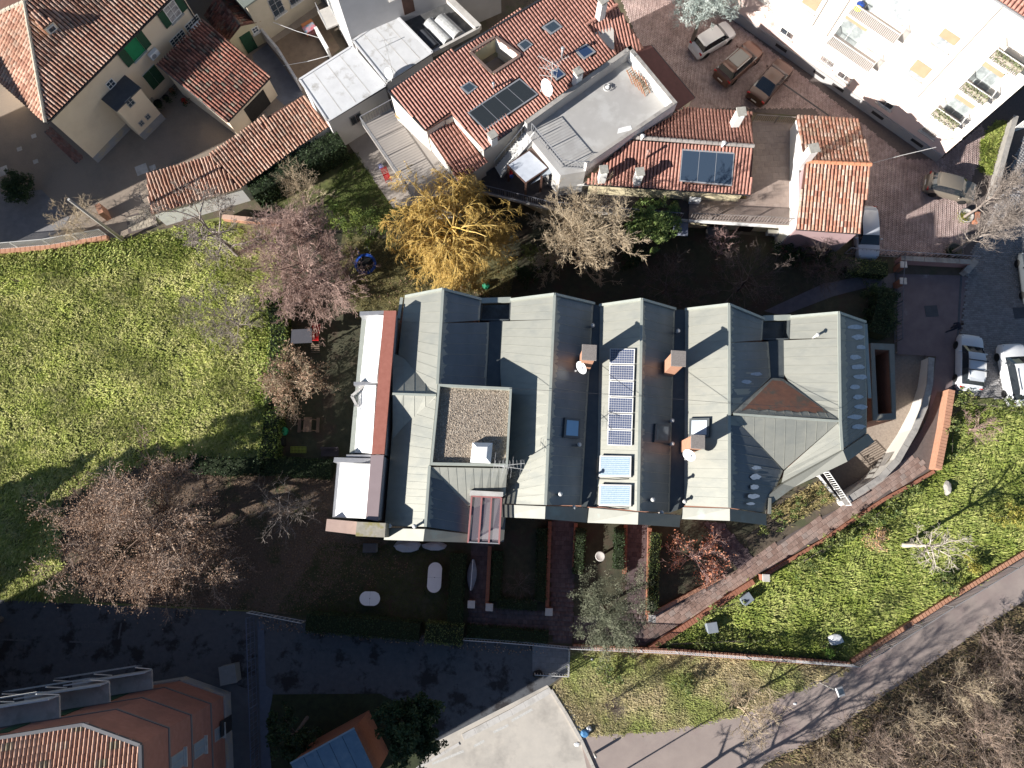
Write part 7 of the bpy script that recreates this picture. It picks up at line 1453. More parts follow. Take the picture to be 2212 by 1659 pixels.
bare_tree('rusty_shrub', 'low rusty-leaved shrub in the grass above the dry verge', vb(1892, 1165, .6), 1.0, .9, bk_red, 24, n_main=8, trunk_r=.03, split=.05, levels=2, kids=5, up=.6, wob=.3, twig=.008, leaves=(420, .12, MR('rust_leaf', [(.36, .20, .09), (.52, .33, .18)], .9, .15, 3), .12), cat='shrub')
bare_tree('bare_shrub', 'dark star-shaped shrub in the first hedge plot', V(1120, 1262, 0), 1.4, 1.3, bk_dark, 25, n_main=12, trunk_r=.04, split=.3, levels=2, kids=4, up=.4, wob=.2, twig=.008, cat='shrub')
# pollard with a thick pale trunk in the south garden
pt, tips = bare_tree('pollard_tree', 'pollard with thick whitish trunk in the south garden', V(1949, 1177, 0), 5.2, 2.0, MR('twig_pollard', [(.36, .31, .25), (.52, .46, .38), (.62, .55, .46)], .9, .15, 3), 31, n_main=9, trunk_r=.20, split=.62, levels=3, kids=3.5, up=.5, wob=.3, twig=.012, trunk_top=.75)
# leafy trees
def cl(x, y, z, n, r, rr, rz, seed): 
    q = np.random.default_rng(seed); c = V(x, y, z); return [(c.x + r * math.cos(a) * k, c.y + r * math.sin(a) * k, z + q.normal(0, .25) - .15 * k * rz, rr * q.uniform(.8, 1.15), rz * q.uniform(.8, 1.1)) for a, k in [(q.random() * 6.28, math.sqrt(q.random())) for _ in range(n)]] + [(c.x, c.y, z + rz * .45, rr, rz)]
leafy('evergreen_tree', 'round glossy evergreen tree beside the walkway terrace', vb(1412, 482, 3.4), cl(1412, 482, 3.3, 9, 1.5, 1.15, 1.3, 41), 34, .21, g_ever, 41, trunk_r=.14, aspect=.4, hang=np.array([0, 0, -.4]), up=.6)
leafy('cedar_tree', 'grey-green feathery tree over the cross path', vb(1312, 1318, 3.6), cl(1312, 1318, 3.2, 12, 1.9, 1.25, 1.7, 42), 60, .17, g_ced, 42, trunk_r=.16, aspect=.16, up=.3, sprig=1.2)
leafy('blue_spruce', 'silvery blue spruce over the white hatchback', vb(1525, 12, 5.0), cl(1525, 12, 4.6, 12, 1.7, 1.05, 1.6, 43), 60, .17, g_spr, 43, trunk_r=.2, aspect=.22, sprig=1.0)
leafy('dark_evergreen', 'large dark evergreen between the blue-roofed shed and the parking lot', vb(893, 1578, 4.0), cl(888, 1580, 3.8, 11, 1.6, 1.15, 1.6, 44), 34, .24, g_dark, 44, trunk_r=.2, aspect=.45)
leafy('dark_evergreen', 'dark bushy tree beside the lane in the shed garden', vb(640, 1572, 2.6), cl(640, 1572, 2.4, 9, 1.5, 1.0, 1.2, 45), 26, .22, g_dark, 45, trunk_r=.14)
EV = 'tall dark evergreens along the west end of the road'
for k, (x, y, H_, rr) in enumerate(((2, 1338, 13.0, 2.5), (-125, 1155, 5.0, 2.2), (-150, 1268, 14.0, 3.2), (-330, 1400, 14.0, 2.8), (-60, 1440, 11.0, 2.2), (-240, 1325, 13.0, 2.8))):
    b_ = V(x, y, 0); q_ = np.random.default_rng(200 + k); bl = [(b_.x + math.cos(a_) * rr * .45 * (1 - t_), b_.y + math.sin(a_) * rr * .45 * (1 - t_), 2.2 + (H_ - 3.0) * t_, rr * (.62 - .35 * t_), 1.4) for t_, a_ in [(i / 11, q_.random() * 6.28) for i in range(12)]]
    leafy('dark_evergreen', ['tall dark evergreen at the west edge of the road', 'low broad evergreen beyond the west edge of the shaded field corner', 'tall evergreen beyond the west edge, opposite the spiky tree', 'farthest tall evergreen beyond the west end of the road', 'tall evergreen beyond the edge beside the painted parking bay', 'tall evergreen standing between the farthest and the low broad one'][k], b_, bl, 16, .34, g_evd, 200 + k, trunk_r=.25, group=EV, shell=.3)
leafy('round_bush', 'round dark bush standing in the yard paving', V(42, 408, 0), cl(42, 404, .9, 9, .75, 1.0, .9, 49), 44, .15, g_dark, 49, cat='bush', trunk_r=.06)
leafy('round_bush', 'round green bush by itself on the dry verge', V(1481, 1484, 0), cl(1481, 1480, .6, 5, .4, .55, .55, 50), 50, .12, g_laur, 50, cat='bush', trunk_r=.05)
leafy('round_bush', 'ragged dark green bush on the verge near the landing', V(1312, 1468, 0), cl(1308, 1458, .6, 7, .9, .5, .6, 51), 40, .13, g_laur, 51, cat='bush', trunk_r=.05)
leafy('thuja_bush', 'bright green feathery thuja between the lawn and the trampoline', vb(800, 492, 1.6), [(*V(770, 488, 1.2)[:2], 1.2, 1.1, 1.2), (*V(800, 495, 1.5)[:2], 1.5, 1.2, 1.3), (*V(830, 500, 1.3)[:2], 1.3, 1.2, 1.2), (*V(740, 470, 1.0)[:2], 1.0, 1.0, 1.0), (*V(785, 478, 1.8)[:2], 1.6, 1.0, 1.2), (*V(720, 455, 1.0)[:2], .9, .9, .9)], 46, .2, g_thu, 52, cat='bush', trunk_r=.08, aspect=.3, sprig=.8)
leafy('golden_shrub', 'yellow-leaved shrub by the railing of the pale path', vb(2100, 1226, .8), cl(2098, 1226, .6, 5, .5, .5, .5, 53), 40, .14, g_yel, 53, cat='bush', trunk_r=.05)
leafy('golden_shrub', 'yellow-green shrub at the right end of the south garden', vb(2190, 1120, .8), cl(2185, 1120, .6, 7, 1.2, .7, .6, 54), 36, .14, g_yel, 54, cat='bush', trunk_r=.05)
leafy('laurel_bush', 'dense green laurel by the pale path railing', vb(2050, 1255, .8), cl(2045, 1258, .7, 6, .7, .6, .6, 55), 36, .15, g_laur, 55, cat='bush', trunk_r=.05)
leafy('round_bush', 'small bright bush under the torn white tarpaulin', vb(1787, 1408, .5), cl(1787, 1408, .4, 3, .25, .4, .4, 56), 60, .11, MR('leaf_lime', [(.10, .20, .03), (.17, .30, .05), (.25, .36, .08)], .6, .2, 2, transl=.2), 56, cat='bush', trunk_r=.04)
for k, (x, y, lab) in enumerate(((1690, 545, 'dark shrub below the walkway by the lit pink twigs'), (1745, 552, 'dark shrub below the dusky pink wall'), (1795, 560, 'dark green shrub beside the silver car'), (1900, 640, 'dark shrub along the driveway fence by the grey walk'), (1905, 690, 'dark shrub along the driveway fence, lower one'), (1130, 600, 'dark bush between the willow and the pale bare tree'), (1165, 555, 'green bush at the foot of the pale bare tree'), (1370, 560, 'dark bush at the foot of the glossy evergreen'))):
    leafy('shade_bush', lab, vb(x, y, 1.0), cl(x, y, .8, 6, 1.0, .75, .8, 60 + k), 26, .16, g_dark if k != 6 else g_laur, 60 + k, cat='bush', trunk_r=.05)
# laurels along the footpath and by the orange wall
for k, (pts, lab, w, h) in enumerate((([(1630, 1150), (1690, 1120), (1745, 1092), (1785, 1070)], 'laurel hedge between the footpath and the dry patch', .7, 1.0), ([(1700, 1240), (1770, 1195), (1850, 1145), (1930, 1095), (2000, 1048)], 'ragged laurel hedge below the footpath', .75, 1.0), ([(2066, 865), (2062, 920), (2050, 985)], 'laurel hedge along the sunlit orange wall', .8, 1.3), ([(2070, 862), (2120, 868), (2180, 878), (2230, 885)], 'laurel hedge behind the white estate car', .9, 1.4), ([(1500, 1345), (1545, 1320), (1595, 1290)], 'ivy-green bushes beside the two grey boxes', .6, .9), ([(1770, 1395), (1820, 1395), (1850, 1400)], 'low leafy growth in the corner of the boundary walls', .5, .6), ([(1440, 1395), (1560, 1385), (1680, 1392)], 'shaded undergrowth inside the boundary wall', .5, .6))):
    P = [V(*p, h * .6) for p in pts]; bl = []
    for a, b in zip(P[:-1], P[1:]):
        m = max(1, int((b - a).length / .8))
        for i in range(m): c = a.lerp(b, (i + random.random()) / m); bl.append((c.x + random.gauss(0, .18), c.y + random.gauss(0, .18), h * .55 * random.uniform(.8, 1.2), w * random.uniform(.75, 1.15), h * .55))
    leafy('laurel_hedge', lab, xy(P[0], 0), bl, 26, .16, g_laur, 80 + k, cat='hedge', trunk_r=.04)
# clipped hedges: boxes of leaves
def hedge(label, pts, w, h, mat, dens=130, size=.11, z0=0.0, name='clipped_hedge', core=(.02, .03, .012)):
    P = [xy(V(*p, h), 0) for p in pts]; t = thing(name, label, 'hedge', xy(P[0], z0)); C = []; g = MB()
    for a, b in zip(P[:-1], P[1:]):
        d = (b - a).normalized(); s = d.cross(Z); L = (b - a).length
        q = [a + s * w * .42, a - s * w * .42, b - s * w * .42, b + s * w * .42]; g.prism(q, z0, z0 + h * .92)
        n = int(L * (w + 2 * h) * dens); u = RNG.random(n) * L; k = RNG.random(n) * (w + 2 * h)
        off = np.where(k < h, -w / 2, np.where(k > h + w, w / 2, k - h - w / 2)); zz = np.where(k < h, k, np.where(k > h + w, 2 * h + w - k, h))
        off = off + RNG.normal(0, .05, n); zz = zz + RNG.normal(0, .05, n) + .06 * np.sin(u * 2.1) + .05 * np.sin(u * 5.3 + 1)
        C.append(np.array(a)[None] + u[:, None] * np.array(d) + off[:, None] * np.array(s) + np.stack([0 * u, 0 * u, np.maximum(zz, .03) + z0], 1))
    g.build('core', M('hedge_core', core, None, 4, .95), t); put_leaves('foliage', np.concatenate(C), size, mat, t, aspect=.55); return t
hedge('dark ivy-covered hedge along the long tiled shed', [(535, 405), (600, 372), (660, 335), (735, 295)], 1.7, 2.3, g_dark, 90, .15)
hedge('clipped hedge between the bare garden and the road', [(660, 1345), (760, 1352), (905, 1366)], 1.3, 1.5, g_dark, 100)
hedge('clipped yellow-green hedge at the end of the road hedge', [(918, 1366), (1000, 1374)], 1.35, 1.5, g_laur, 100)
hedge('clipped hedge beside the white oval table', [(990, 1195), (984, 1290), (980, 1365)], 1.0, 1.2, g_dark, 100)
hedge('low hedge along the first door path', [(1076, 1190), (1070, 1300)], .7, .7, g_dark); hedge('low hedge left of the second door path', [(1172, 1140), (1168, 1300)], .7, .7, g_dark); hedge('low hedge closing the first plot at the cross path', [(1075, 1302), (1160, 1308)], .7, .7, g_dark)
hedge('low hedge right of the second door path', [(1255, 1140), (1250, 1240)], .7, .8, g_dark); hedge('low hedge left of the third door path', [(1340, 1140), (1338, 1230)], .7, .8, g_dark); hedge('bright low hedge right of the third door path', [(1418, 1150), (1412, 1250), (1411, 1320)], .7, .9, g_laur)
hedge('low hedge inside the white road fence', [(1008, 1362), (1080, 1368), (1185, 1376)], .8, .6, g_dark); hedge('clipped hedge under the courtyard wire fence', [(1830, 572), (1920, 580)], 1.2, 1.1, g_laur, 90)
hedge('tall green hedge between the field and the play garden', [(590, 640), (600, 720), (590, 860), (575, 990)], 1.3, 1.5, g_thu, 80, .17); hedge('dark hedge at the lower end of the field', [(400, 1000), (480, 1008), (570, 1005)], 1.2, 1.0, g_dark, 80, .14)
hedge('shaded hedge left of the white screen', [(560, 1005), (640, 1008), (715, 1015)], 1.3, 1.0, g_dark, 80, .14)
hedge('dark hedge along the driveway beside the last zinc roof', [(1900, 720), (1912, 660), (1925, 625)], 1.5, 1.4, g_dark, 70, .16)
# ================= grass, litter, brambles
def grass(name, label, polypx, clumps, per, L, mat, lean=(0.3, -.2), spread=.16, width=.03, z=.01, cat='grass', holes=(), up=.6):
    P = px(polypx); c = scatter(P, clumps)
    for h in holes: c = c[~inpoly(c[:, 0], c[:, 1], [(p.x, p.y) for p in px(h)])]
    k = len(c); n = k * per; base = np.repeat(c, per, 0) + RNG.normal(0, spread, (n, 2)); rc = np.repeat(RNG.random(k), per)
    f1 = np.sin(base[:, 0] * .9 + 2 * np.sin(base[:, 1] * .5)) * .5 + np.sin(base[:, 1] * 1.3 + base[:, 0] * .4) * .5
    az = np.arctan2(lean[1], lean[0]) + f1 * .8 + RNG.normal(0, .7, n); lc = np.repeat(.6 + .8 * RNG.random(k), per); ln = L * lc * (.6 + .7 * RNG.random(n)); tl = np.clip(RNG.normal(up, .22, n), .15, 1.3)
    d = np.stack([np.cos(az) * np.cos(tl), np.sin(az) * np.cos(tl), np.sin(tl)], 1); s = np.stack([-np.sin(az), np.cos(az), 0 * az], 1) * (width * (.7 + .6 * RNG.random(n)))[:, None]
    b3 = np.column_stack([base, np.full(n, z)]); m = b3 + d * (ln * .55)[:, None]; tip = b3 + d * ln[:, None]; tip[:, 2] -= ln * .22
    v = np.stack([b3 - s * .6, b3 + s * .6, m + s, tip, m - s], 1).reshape(-1, 3)
    i = np.arange(n)[:, None] * 5; f = np.concatenate([np.concatenate([i, i + 1, i + 2, i + 4], 1), np.concatenate([i + 4, i + 2, i + 3, i + 3], 1)])
    i5 = np.arange(n) * 5; tris = np.concatenate([np.stack([i5, i5 + 1, i5 + 2], 1), np.stack([i5, i5 + 2, i5 + 4], 1), np.stack([i5 + 4, i5 + 2, i5 + 3], 1)])
    o = nmesh(name, v, tris, mat, None, np.repeat(np.clip(.65 * rc + .35 * RNG.random(n), 0, 1), 5)); tag(o, label, cat, None, 'stuff'); return o
m_field = MR('field_grass', [(.22, .255, .06), (.38, .42, .11), (.52, .53, .17), (.66, .61, .29), (.43, .46, .125)], .75, .3, .35, transl=.25, patch=(.82, .88, .66), pscale=.5)
m_lush = MR('lush_grass', [(.14, .19, .045), (.26, .31, .075), (.40, .43, .12), (.54, .52, .21)], .7, .2, 1.2, transl=.25, patch=(.72, .78, .55), pscale=.45)
m_lawn = MR('short_lawn', [(.09, .14, .035), (.16, .21, .055), (.24, .26, .085)], .8, .2, 2, transl=.2)
m_dry = MR('dry_grass', [(.28, .22, .11), (.44, .36, .19), (.58, .48, .29), (.26, .26, .085)], .85, .2, 1.0, transl=.2, patch=(.62, .82, .45), pscale=.28)
m_tan = MR('tan_lawn', [(.17, .15, .06), (.28, .24, .10), (.37, .31, .15)], .85, .2, 1.0, transl=.2)
grass('field_grass', 'tall uneven grass of the wide field', [(-60, 560), (0, 548), (268, 518), (330, 503), (470, 480), (600, 520), (575, 660), (575, 1000), (330, 990), (130, 1070), (130, 1290), (-60, 1285)], 24, 10, .36, m_field, lean=(.35, -.8), spread=.15, width=.034, up=.55)
grass('edge_weeds', 'lush weeds along the upper edge of the field', [(-40, 556), (100, 542), (268, 520), (345, 508), (440, 500), (420, 560), (300, 560), (180, 590), (40, 580), (-40, 610)], 16, 16, .42, m_lush, spread=.2, width=.045, up=.75)
grass('garden_weeds', 'lush weeds beside the field hedge', [(520, 700), (560, 640), (606, 650), (605, 900), (560, 940), (530, 800)], 16, 12, .34, m_lush, spread=.2, width=.04, up=.75)
grass('lawn_grass', 'short green lawn behind the ivy hedge', [(690, 470), (742, 340), (770, 330), (848, 450), (830, 470), (740, 470)], 60, 10, .10, m_lawn, spread=.08, width=.02, up=.9)
grass('north_grass', 'thin sunlit lawn north of the first zinc roof', [(745, 520), (850, 520), (1000, 560), (1110, 600), (1095, 640), (945, 625), (865, 680), (790, 680), (740, 600)], 40, 10, .11, m_tan, spread=.1, width=.018, up=.8)
grass('south_grass', 'long bright grass of the south garden', [(2075, 880), (2240, 890), (2240, 1175), (2030, 1298), (1840, 1422), (1560, 1398), (1430, 1388), (1640, 1250), (1850, 1135), (2020, 1025)], 24, 11, .35, m_lush, lean=(.8, .2), spread=.16, width=.033, up=.6)
grass('verge_grass', 'dry tufted grass of the verge', [(1232, 1412), (1460, 1416), (1836, 1443), (1600, 1543), (1430, 1578), (1262, 1588), (1195, 1488), (1230, 1455)], 42, 11, .17, m_dry, spread=.12, width=.022, up=.65)
grass('dry_patch', 'bleached grass patch between the house corner and the ramp', [(1665, 1105), (1770, 1040), (1800, 1078), (1700, 1130)], 50, 12, .2, MR('bleached_grass', [(.32, .25, .11), (.46, .37, .18), (.28, .27, .08)], .85, .2, 2, transl=.2), spread=.12, width=.022)
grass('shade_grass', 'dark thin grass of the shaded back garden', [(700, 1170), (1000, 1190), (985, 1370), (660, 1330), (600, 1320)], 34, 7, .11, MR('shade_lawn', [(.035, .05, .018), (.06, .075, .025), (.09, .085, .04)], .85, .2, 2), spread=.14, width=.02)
grass('gate_grass', 'bright grass strip beside the white gate', [(2118, 300), (2150, 264), (2172, 262), (2145, 345), (2136, 376), (2114, 370)], 60, 12, .22, m_lush, spread=.1, width=.03, up=.8)
grass('path_fringe', 'brown grass fringe on the far side of the pale path', [(2230, 1292), (2035, 1420), (1790, 1588), (1655, 1650), (1800, 1640), (2060, 1460), (2230, 1340)], 22, 10, .22, MR('brown_fringe', [(.16, .11, .06), (.26, .19, .11), (.12, .13, .04)], .9, .2, 2), spread=.2, width=.025)
def litter(name, label, polypx, dens, size, mat, z=.02, holes=()):
    c = scatter(px(polypx), dens); C = np.column_stack([c, z + RNG.random(len(c)) * .02]); o = put_leaves(name, C, size, mat, None, up=2.0, aspect=.7); tag(o, label, 'leaves', None, 'stuff')
litter('fallen_leaves', 'brown leaf litter under the spiky tree and across the back garden', [(130, 1060), (330, 970), (560, 1010), (720, 1020), (705, 1150), (830, 1180), (900, 1230), (660, 1330), (560, 1320), (200, 1300)], 50, .10, MR('litter_leaf', [(.09, .055, .035), (.17, .105, .065), (.26, .175, .115)], .9, .15, 3))
litter('road_leaves', 'fallen leaves along the road below the hedge', [(560, 1330), (660, 1352), (1000, 1386), (1190, 1396), (1180, 1420), (1000, 1405), (560, 1360)], 26, .12, dry_leaf, .022)
litter('drive_leaves', 'few fallen leaves on the shaded lawn and driveway edge', [(740, 600), (1100, 600), (1090, 640), (870, 680)], 8, .12, dry_leaf, .05)
# brambles at the lower right: a tangle nobody could count
def brambles():
    c = scatter(px([(2240, 1330), (2050, 1445), (1800, 1600), (1690, 1680), (2260, 1690)]), 2.4); S = []
    for (x, y) in c:
        h = random.uniform(.7, 2.2); q = np.array([x, y, 0.0]); a0 = random.random() * 6.28
        for _ in range(random.randint(4, 7)):
            p = q.copy(); az = a0 + random.uniform(-1.6, 1.6); el = random.uniform(.5, 1.4); d = np.array([math.cos(az) * math.cos(el), math.sin(az) * math.cos(el), math.sin(el)]); L = h * random.uniform(.6, 1.2); r = .018
            for i in range(6):
                d = d + np.array([random.gauss(0, .22), random.gauss(0, .22), -.12 * i * .8]); d /= np.linalg.norm(d); p2 = p + d * L / 5; p2[2] = max(p2[2], .03); S.append([*p, r, *p2, r * .8]); r *= .8
                if random.random() < .75:
                    sd = d + np.array([random.gauss(0, .8), random.gauss(0, .8), random.gauss(.1, .4)]); sd /= np.linalg.norm(sd); p3 = p2 + sd * L * .22; S.append([*p2, .008, *p3, .005])
                    p4 = p3 + (sd + np.random.default_rng(len(S)).normal(0, .4, 3)) * L * .12; S.append([*p3, .006, *p4, .004])
                p = p2
    v, f = segs_mesh(S, 3); o = nmesh('bramble_thicket', v, f, MR('bramble_stem', [(.13, .09, .07), (.23, .17, .13), (.36, .29, .23), (.20, .13, .10)], .9, .2, 1.5), None, np.repeat(RNG.random(len(S)), 6)); tag(o, 'tangled brown bramble thicket below the pale path', 'brambles', None, 'stuff')
    k = 9000; c2 = scatter(px([(2240, 1320), (2050, 1440), (1800, 1595), (1690, 1680), (2260, 1690)]), 30); C = np.column_stack([c2, .05 + RNG.random(len(c2)) * .7]); o = put_leaves('bramble_leaves', C, .14, MR('bramble_leaf', [(.10, .07, .045), (.20, .135, .085), (.28, .20, .12), (.09, .10, .035)], .9, .2, 2), None); tag(o, 'withered leaves among the bramble stems', 'leaves', None, 'stuff')
brambles()
for k, (x, y, h_, lab) in enumerate(((1930, 1535, 3.6, 'tall bare shrub rising from the brambles by the path bend'), (2130, 1392, 3.6, 'tall bare shrub rising from the brambles at the right edge'), (1790, 1625, 3.2, 'bare shrub at the lower end of the bramble bank'), (2090, 1570, 3.0, 'bare shrub in the middle of the bramble bank'), (2030, 1470, 4.0, 'tallest bare shrub close to the pale path'), (1860, 1590, 3.8, 'bare shrub leaning towards the path below the lamp'))):
    bare_tree('bramble_shrub', lab, V(x, y, 0), h_, 1.8, bk_brown if k % 2 else bk_pale, 90 + k, n_main=12, trunk_r=.05, split=.05, levels=3, kids=4.2, up=.8, wob=.3, twig=.010, cat='shrub')
for k, (x, y, h_) in enumerate(((1375, 1745, 8.5), (1480, 1730, 9.0))):
    bare_tree('bare_tree', ['first', 'second', 'third'][k] + ' bare tree just below the picture edge whose shadow crosses the path', V(x, y, 0), h_, 2.6, bk_grey, 120 + k, n_main=12, trunk_r=.16, split=.3, levels=3, kids=4.5, up=.8, wob=.22, twig=.012)
# ================= garden things
tr_ = thing('trampoline', 'round trampoline with blue rim and torn net in the garden', 'trampoline', V(789, 570, 0)); c = V(789, 570, .6); r = .85
g = MB(); n = 28; P = lambda rad, z, i: c + Vector((rad * math.cos(2 * math.pi * i / n), rad * math.sin(2 * math.pi * i / n), z))
for i in range(n): g.poly([P(r * .74, .03, i), P(r, .03, i), P(r, .03, i + 1), P(r * .74, .03, i + 1)]); g.poly([P(r, .03, i), P(r, -.08, i), P(r, -.08, i + 1), P(r, .03, i + 1)])
g.build('pad', blue_plastic, tr_); MB().lathe([(r * .735, 0), (r * .735, .005)], c, 28).build('mat', black, tr_)
for k in range(6): a = k * math.pi / 3; q = c + Vector((r * math.cos(a), r * math.sin(a), 0)); MB().tube([xy(q, 0), xy(q, 2.2)], .02, 5).build('pole', grey_metal if k % 2 else blue_plastic, tr_)
g = MB()
for i in range(n // 2, n): g.poly([P(r, .3, i), P(r, .3, i + 1), P(r * .97, 1.5, i + 1), P(r * .97, 1.5, i)])
g.build('net', MT('net_black', (.02, .02, .025), .45), tr_)
ph = thing('play_hut', 'play hut with grey sheet roof and red slide under the pink tree', 'play hut', V(655, 730, 0)); q = [V(630, 712, 1.7), V(673, 710, 1.7), V(674, 740, 1.7), V(628, 742, 1.7)]
MB().slab(q, .05).build('hut_roof', M('hut_sheet', (.085, .085, .10), None, 2, .7), ph)
for p in q: MB().beam(xy(p, 0), p - Z * .05, .09, .09, Vector((1, 0, 0))).build('post', wood, ph)
MB().slab([V(632, 716, 1.0), V(671, 714, 1.0), V(672, 738, 1.0), V(631, 739, 1.0)], .06).build('platform', wood, ph)
sl0, sl1 = V(680, 735, 1.0), V(684, 700, .15); MB().slab([sl0 + Vector((-.25, 0, 0)), sl0 + Vector((.25, 0, 0)), sl1 + Vector((.25, 0, 0)), sl1 + Vector((-.25, 0, 0))], .05).build('slide', red_plastic, ph)
for s in (-.27, .27): MB().beam(sl0 + Vector((s, 0, .06)), sl1 + Vector((s, 0, .06)), .05, .16).build('slide_side', red_plastic, ph)
for k in range(5): MB().beam(V(672, 745 + k * 4, 1.0 - k * .2), V(690, 745 + k * 4, 1.0 - k * .2), .05, .04).build('ladder_rung', wood, ph)
def oval(label, pxy, L, W, yaw, h, m=None):
    c = V(*pxy, 0); t = thing('oval_table', label, 'table', c, 'white oval garden tables'); m = m or white_plastic; R = Matrix.Rotation(yaw, 3, 'Z'); pts = []
    for i in range(32): a = 2 * math.pi * i / 32; x = (L - W) / 2 * (1 if math.cos(a) > 0 else -1) + W / 2 * math.cos(a); pts.append(c + R @ Vector((x, W / 2 * math.sin(a), 0)))
    half = [p for p in pts]; MB().prism(pts, h - .04, h).build('table_top', m, t)
    MB().beam(c + R @ Vector((0, -W / 2, h + .002)), c + R @ Vector((0, W / 2, h + .002)), .012, .004).build('joint', M('joint_grey', (.35, .36, .38), None, 3, .8), t); MB().lathe([(.03, 0), (.03, .006)], c + Z * h, 10).build('parasol_hole', black, t)
    for sx in (-1, 1):
        for sy in (-1, 1): q = c + R @ Vector((sx * L * .32, sy * W * .3, 0)); MB().tube([q, xy(q, h - .04)], .03, 6).build('leg', m, t)
oval('long white oval table beside the clipped hedge', (941, 1246), 2.1, 1.0, math.radians(87), .72); oval('short white oval table near the road hedge', (803, 1291), 1.45, .98, math.radians(-2), .72)
def plankset(label, pxy, yaw, name, rows, L, h, mat):
    c = V(*pxy, 0); t = thing(name, label, 'bench' if 'bench' in name else 'table', c); R = Matrix.Rotation(yaw, 3, 'Z'); f = lambda x, y, z: c + R @ Vector((x, y, z))
    for (y, z) in rows: MB().beam(f(-L / 2, y, z), f(L / 2, y, z), .11, .035).build('plank', mat, t)
    for x in (-L * .38, L * .38):
        MB().beam(f(x, rows[0][0], h * .55), f(x, rows[-1][0], h * .55), .06, .06).build('cross_bar', mat, t)
        for s in (rows[0][0] * .8, rows[-1][0] * .8): MB().beam(f(x, s, 0), f(x, s * .6, h - .03), .06, .06, Vector((1, 0, 0))).build('leg', mat, t)
plankset('brown picnic table with benches under the withered tree', (670, 920), math.pi / 2, 'picnic_table', [(-.75, .42), (-.63, .42), (-.24, .72), (-.12, .72), (0, .72), (.12, .72), (.24, .72), (.63, .42), (.75, .42)], 1.1, .72, M('brown_plank', (.22, .14, .095), None, 4, .8))
plankset('dark slatted bench beside the yellow frame', (716, 977), 0, 'garden_bench', [(-.3, .42), (-.18, .42), (-.06, .42), (.06, .42), (.18, .45), (.22, .6), (.26, .75)], 1.3, .42, M('dark_plank', (.07, .055, .06), None, 4, .8))
yf = thing('yellow_grid_frame', 'lime-yellow grid frame lying on the garden floor', 'frame', V(645, 972, 0)); g = MB(); a0, a1, a2, a3 = V(628, 965, .3), V(661, 965, .3), V(661, 978, .3), V(628, 978, .3)
for i in range(12): g.beam(a0.lerp(a1, i / 11), a3.lerp(a2, i / 11), .02, .02)
for i in range(5): g.beam(a0.lerp(a3, i / 4), a1.lerp(a2, i / 4), .02, .02)
g.build('grid', M('lime_wire', (.42, .48, .06), None, 3, .5), yf)
def lump(name, label, cat, pxy, z, size, mat, seed=1, sq=.8):
    bm = bmesh.new(); bmesh.ops.create_icosphere(bm, subdivisions=2, radius=1); q = random.Random(seed)
    for v in bm.verts: v.co *= 1 + q.uniform(-.18, .18); v.co = Vector((v.co.x * size[0], v.co.y * size[1], max(v.co.z, -sq) * size[2]))
    me = bpy.data.meshes.new(name); bm.to_mesh(me); bm.free(); o = add(name, me, mat); o.location = V(*pxy, z + size[2] * sq); tag(o, label, cat); return o
lump('garden_sack', 'bright green sack beside the field hedge', 'sack', (613, 931), 0, (.3, .35, .3), green_plastic, 2); lump('garden_sack', 'green sack on the lawn by the willow', 'sack', (1050, 618), 0, (.28, .3, .3), green_plastic, 3)
lump('rubbish_bag', 'blue rubbish bag at the corner of the parking kerb', 'bag', (1263, 1583), 0, (.3, .28, .22), M('blue_bag', (.08, .22, .42), None, 3, .4), 4); lump('rubbish_bag', 'white rubbish bag beside the blue one at the kerb', 'bag', (1272, 1575), 0, (.2, .2, .16), white_plastic, 5); lump('rubbish_bag', 'dark rubbish bag behind the landing railing', 'bag', (1162, 1456), 0, (.35, .3, .25), black, 6)
lump('torn_sheet', 'torn white plastic sheet lying in the south garden grass', 'plastic sheet', (1805, 1382), .15, (.55, .42, .14), white_plastic, 7); lump('paper_scrap', 'white scrap of paper on the parking lot', 'litter', (1246, 1608), 0, (.2, .14, .05), white_plastic, 8); lump('paper_scrap', 'small white scrap on the verge by the landing', 'litter', (1279, 1425), 0, (.1, .1, .06), white_plastic, 9)
lump('paper_scrap', 'white scrap at the edge of the pale path below the verge', 'litter', (1717, 1520), 0, (.14, .08, .04), white_plastic, 10); lump('stone_block', 'rounded pale stone in the south garden grass', 'stone', (2046, 1055), 0, (.25, .55, .3), concrete, 11)
def boxy(name, label, cat, pxy, size, yaw, m, z=0.0, lid=None):
    t = thing(name, label, cat, V(*pxy, z)); c = V(*pxy, z); MB().box(c + Z * size[2] / 2, size, yaw).build('body', m, t, bevel=.03); MB().box(c + Z * (size[2] + .03), (size[0] + .06, size[1] + .06, .06), yaw).build('lid', lid or m, t, bevel=.02)
    return t
gb2 = M('pale_blue_box', (.24, .27, .30), None, 3, .5)
boxy('meter_cabinet', 'pale grey cabinet in the bushes near the boundary wall', 'cabinet', (1533, 1353), (.7, .66, .7), .15, gb2); boxy('meter_cabinet', 'pale grey cabinet beside the footpath pillar', 'cabinet', (1607, 1292), (.75, .6, .7), .6, gb2)
boxy('barbecue', 'small stone barbecue in front of the mossy end block', 'barbecue', (803, 1183), (.9, .6, .8), 0, concrete, 0, slate); boxy('storage_chest', 'grey chest against the shaded walkway wall', 'chest', (1545, 506), (1.6, .6, .7), .05, M('chest_grey', (.16, .155, .16), None, 3, .7))
boxy('utility_box', 'grey-green utility box at the corner of the lane', 'cabinet', (503, 1452), (1.1, 1.2, .9), .2, M('box_grey', (.24, .24, .23), None, 3, .8)); boxy('compost_bin', 'dark bin beside the field hedge below the green sack', 'bin', (610, 955), (.6, .6, .8), .1, black)
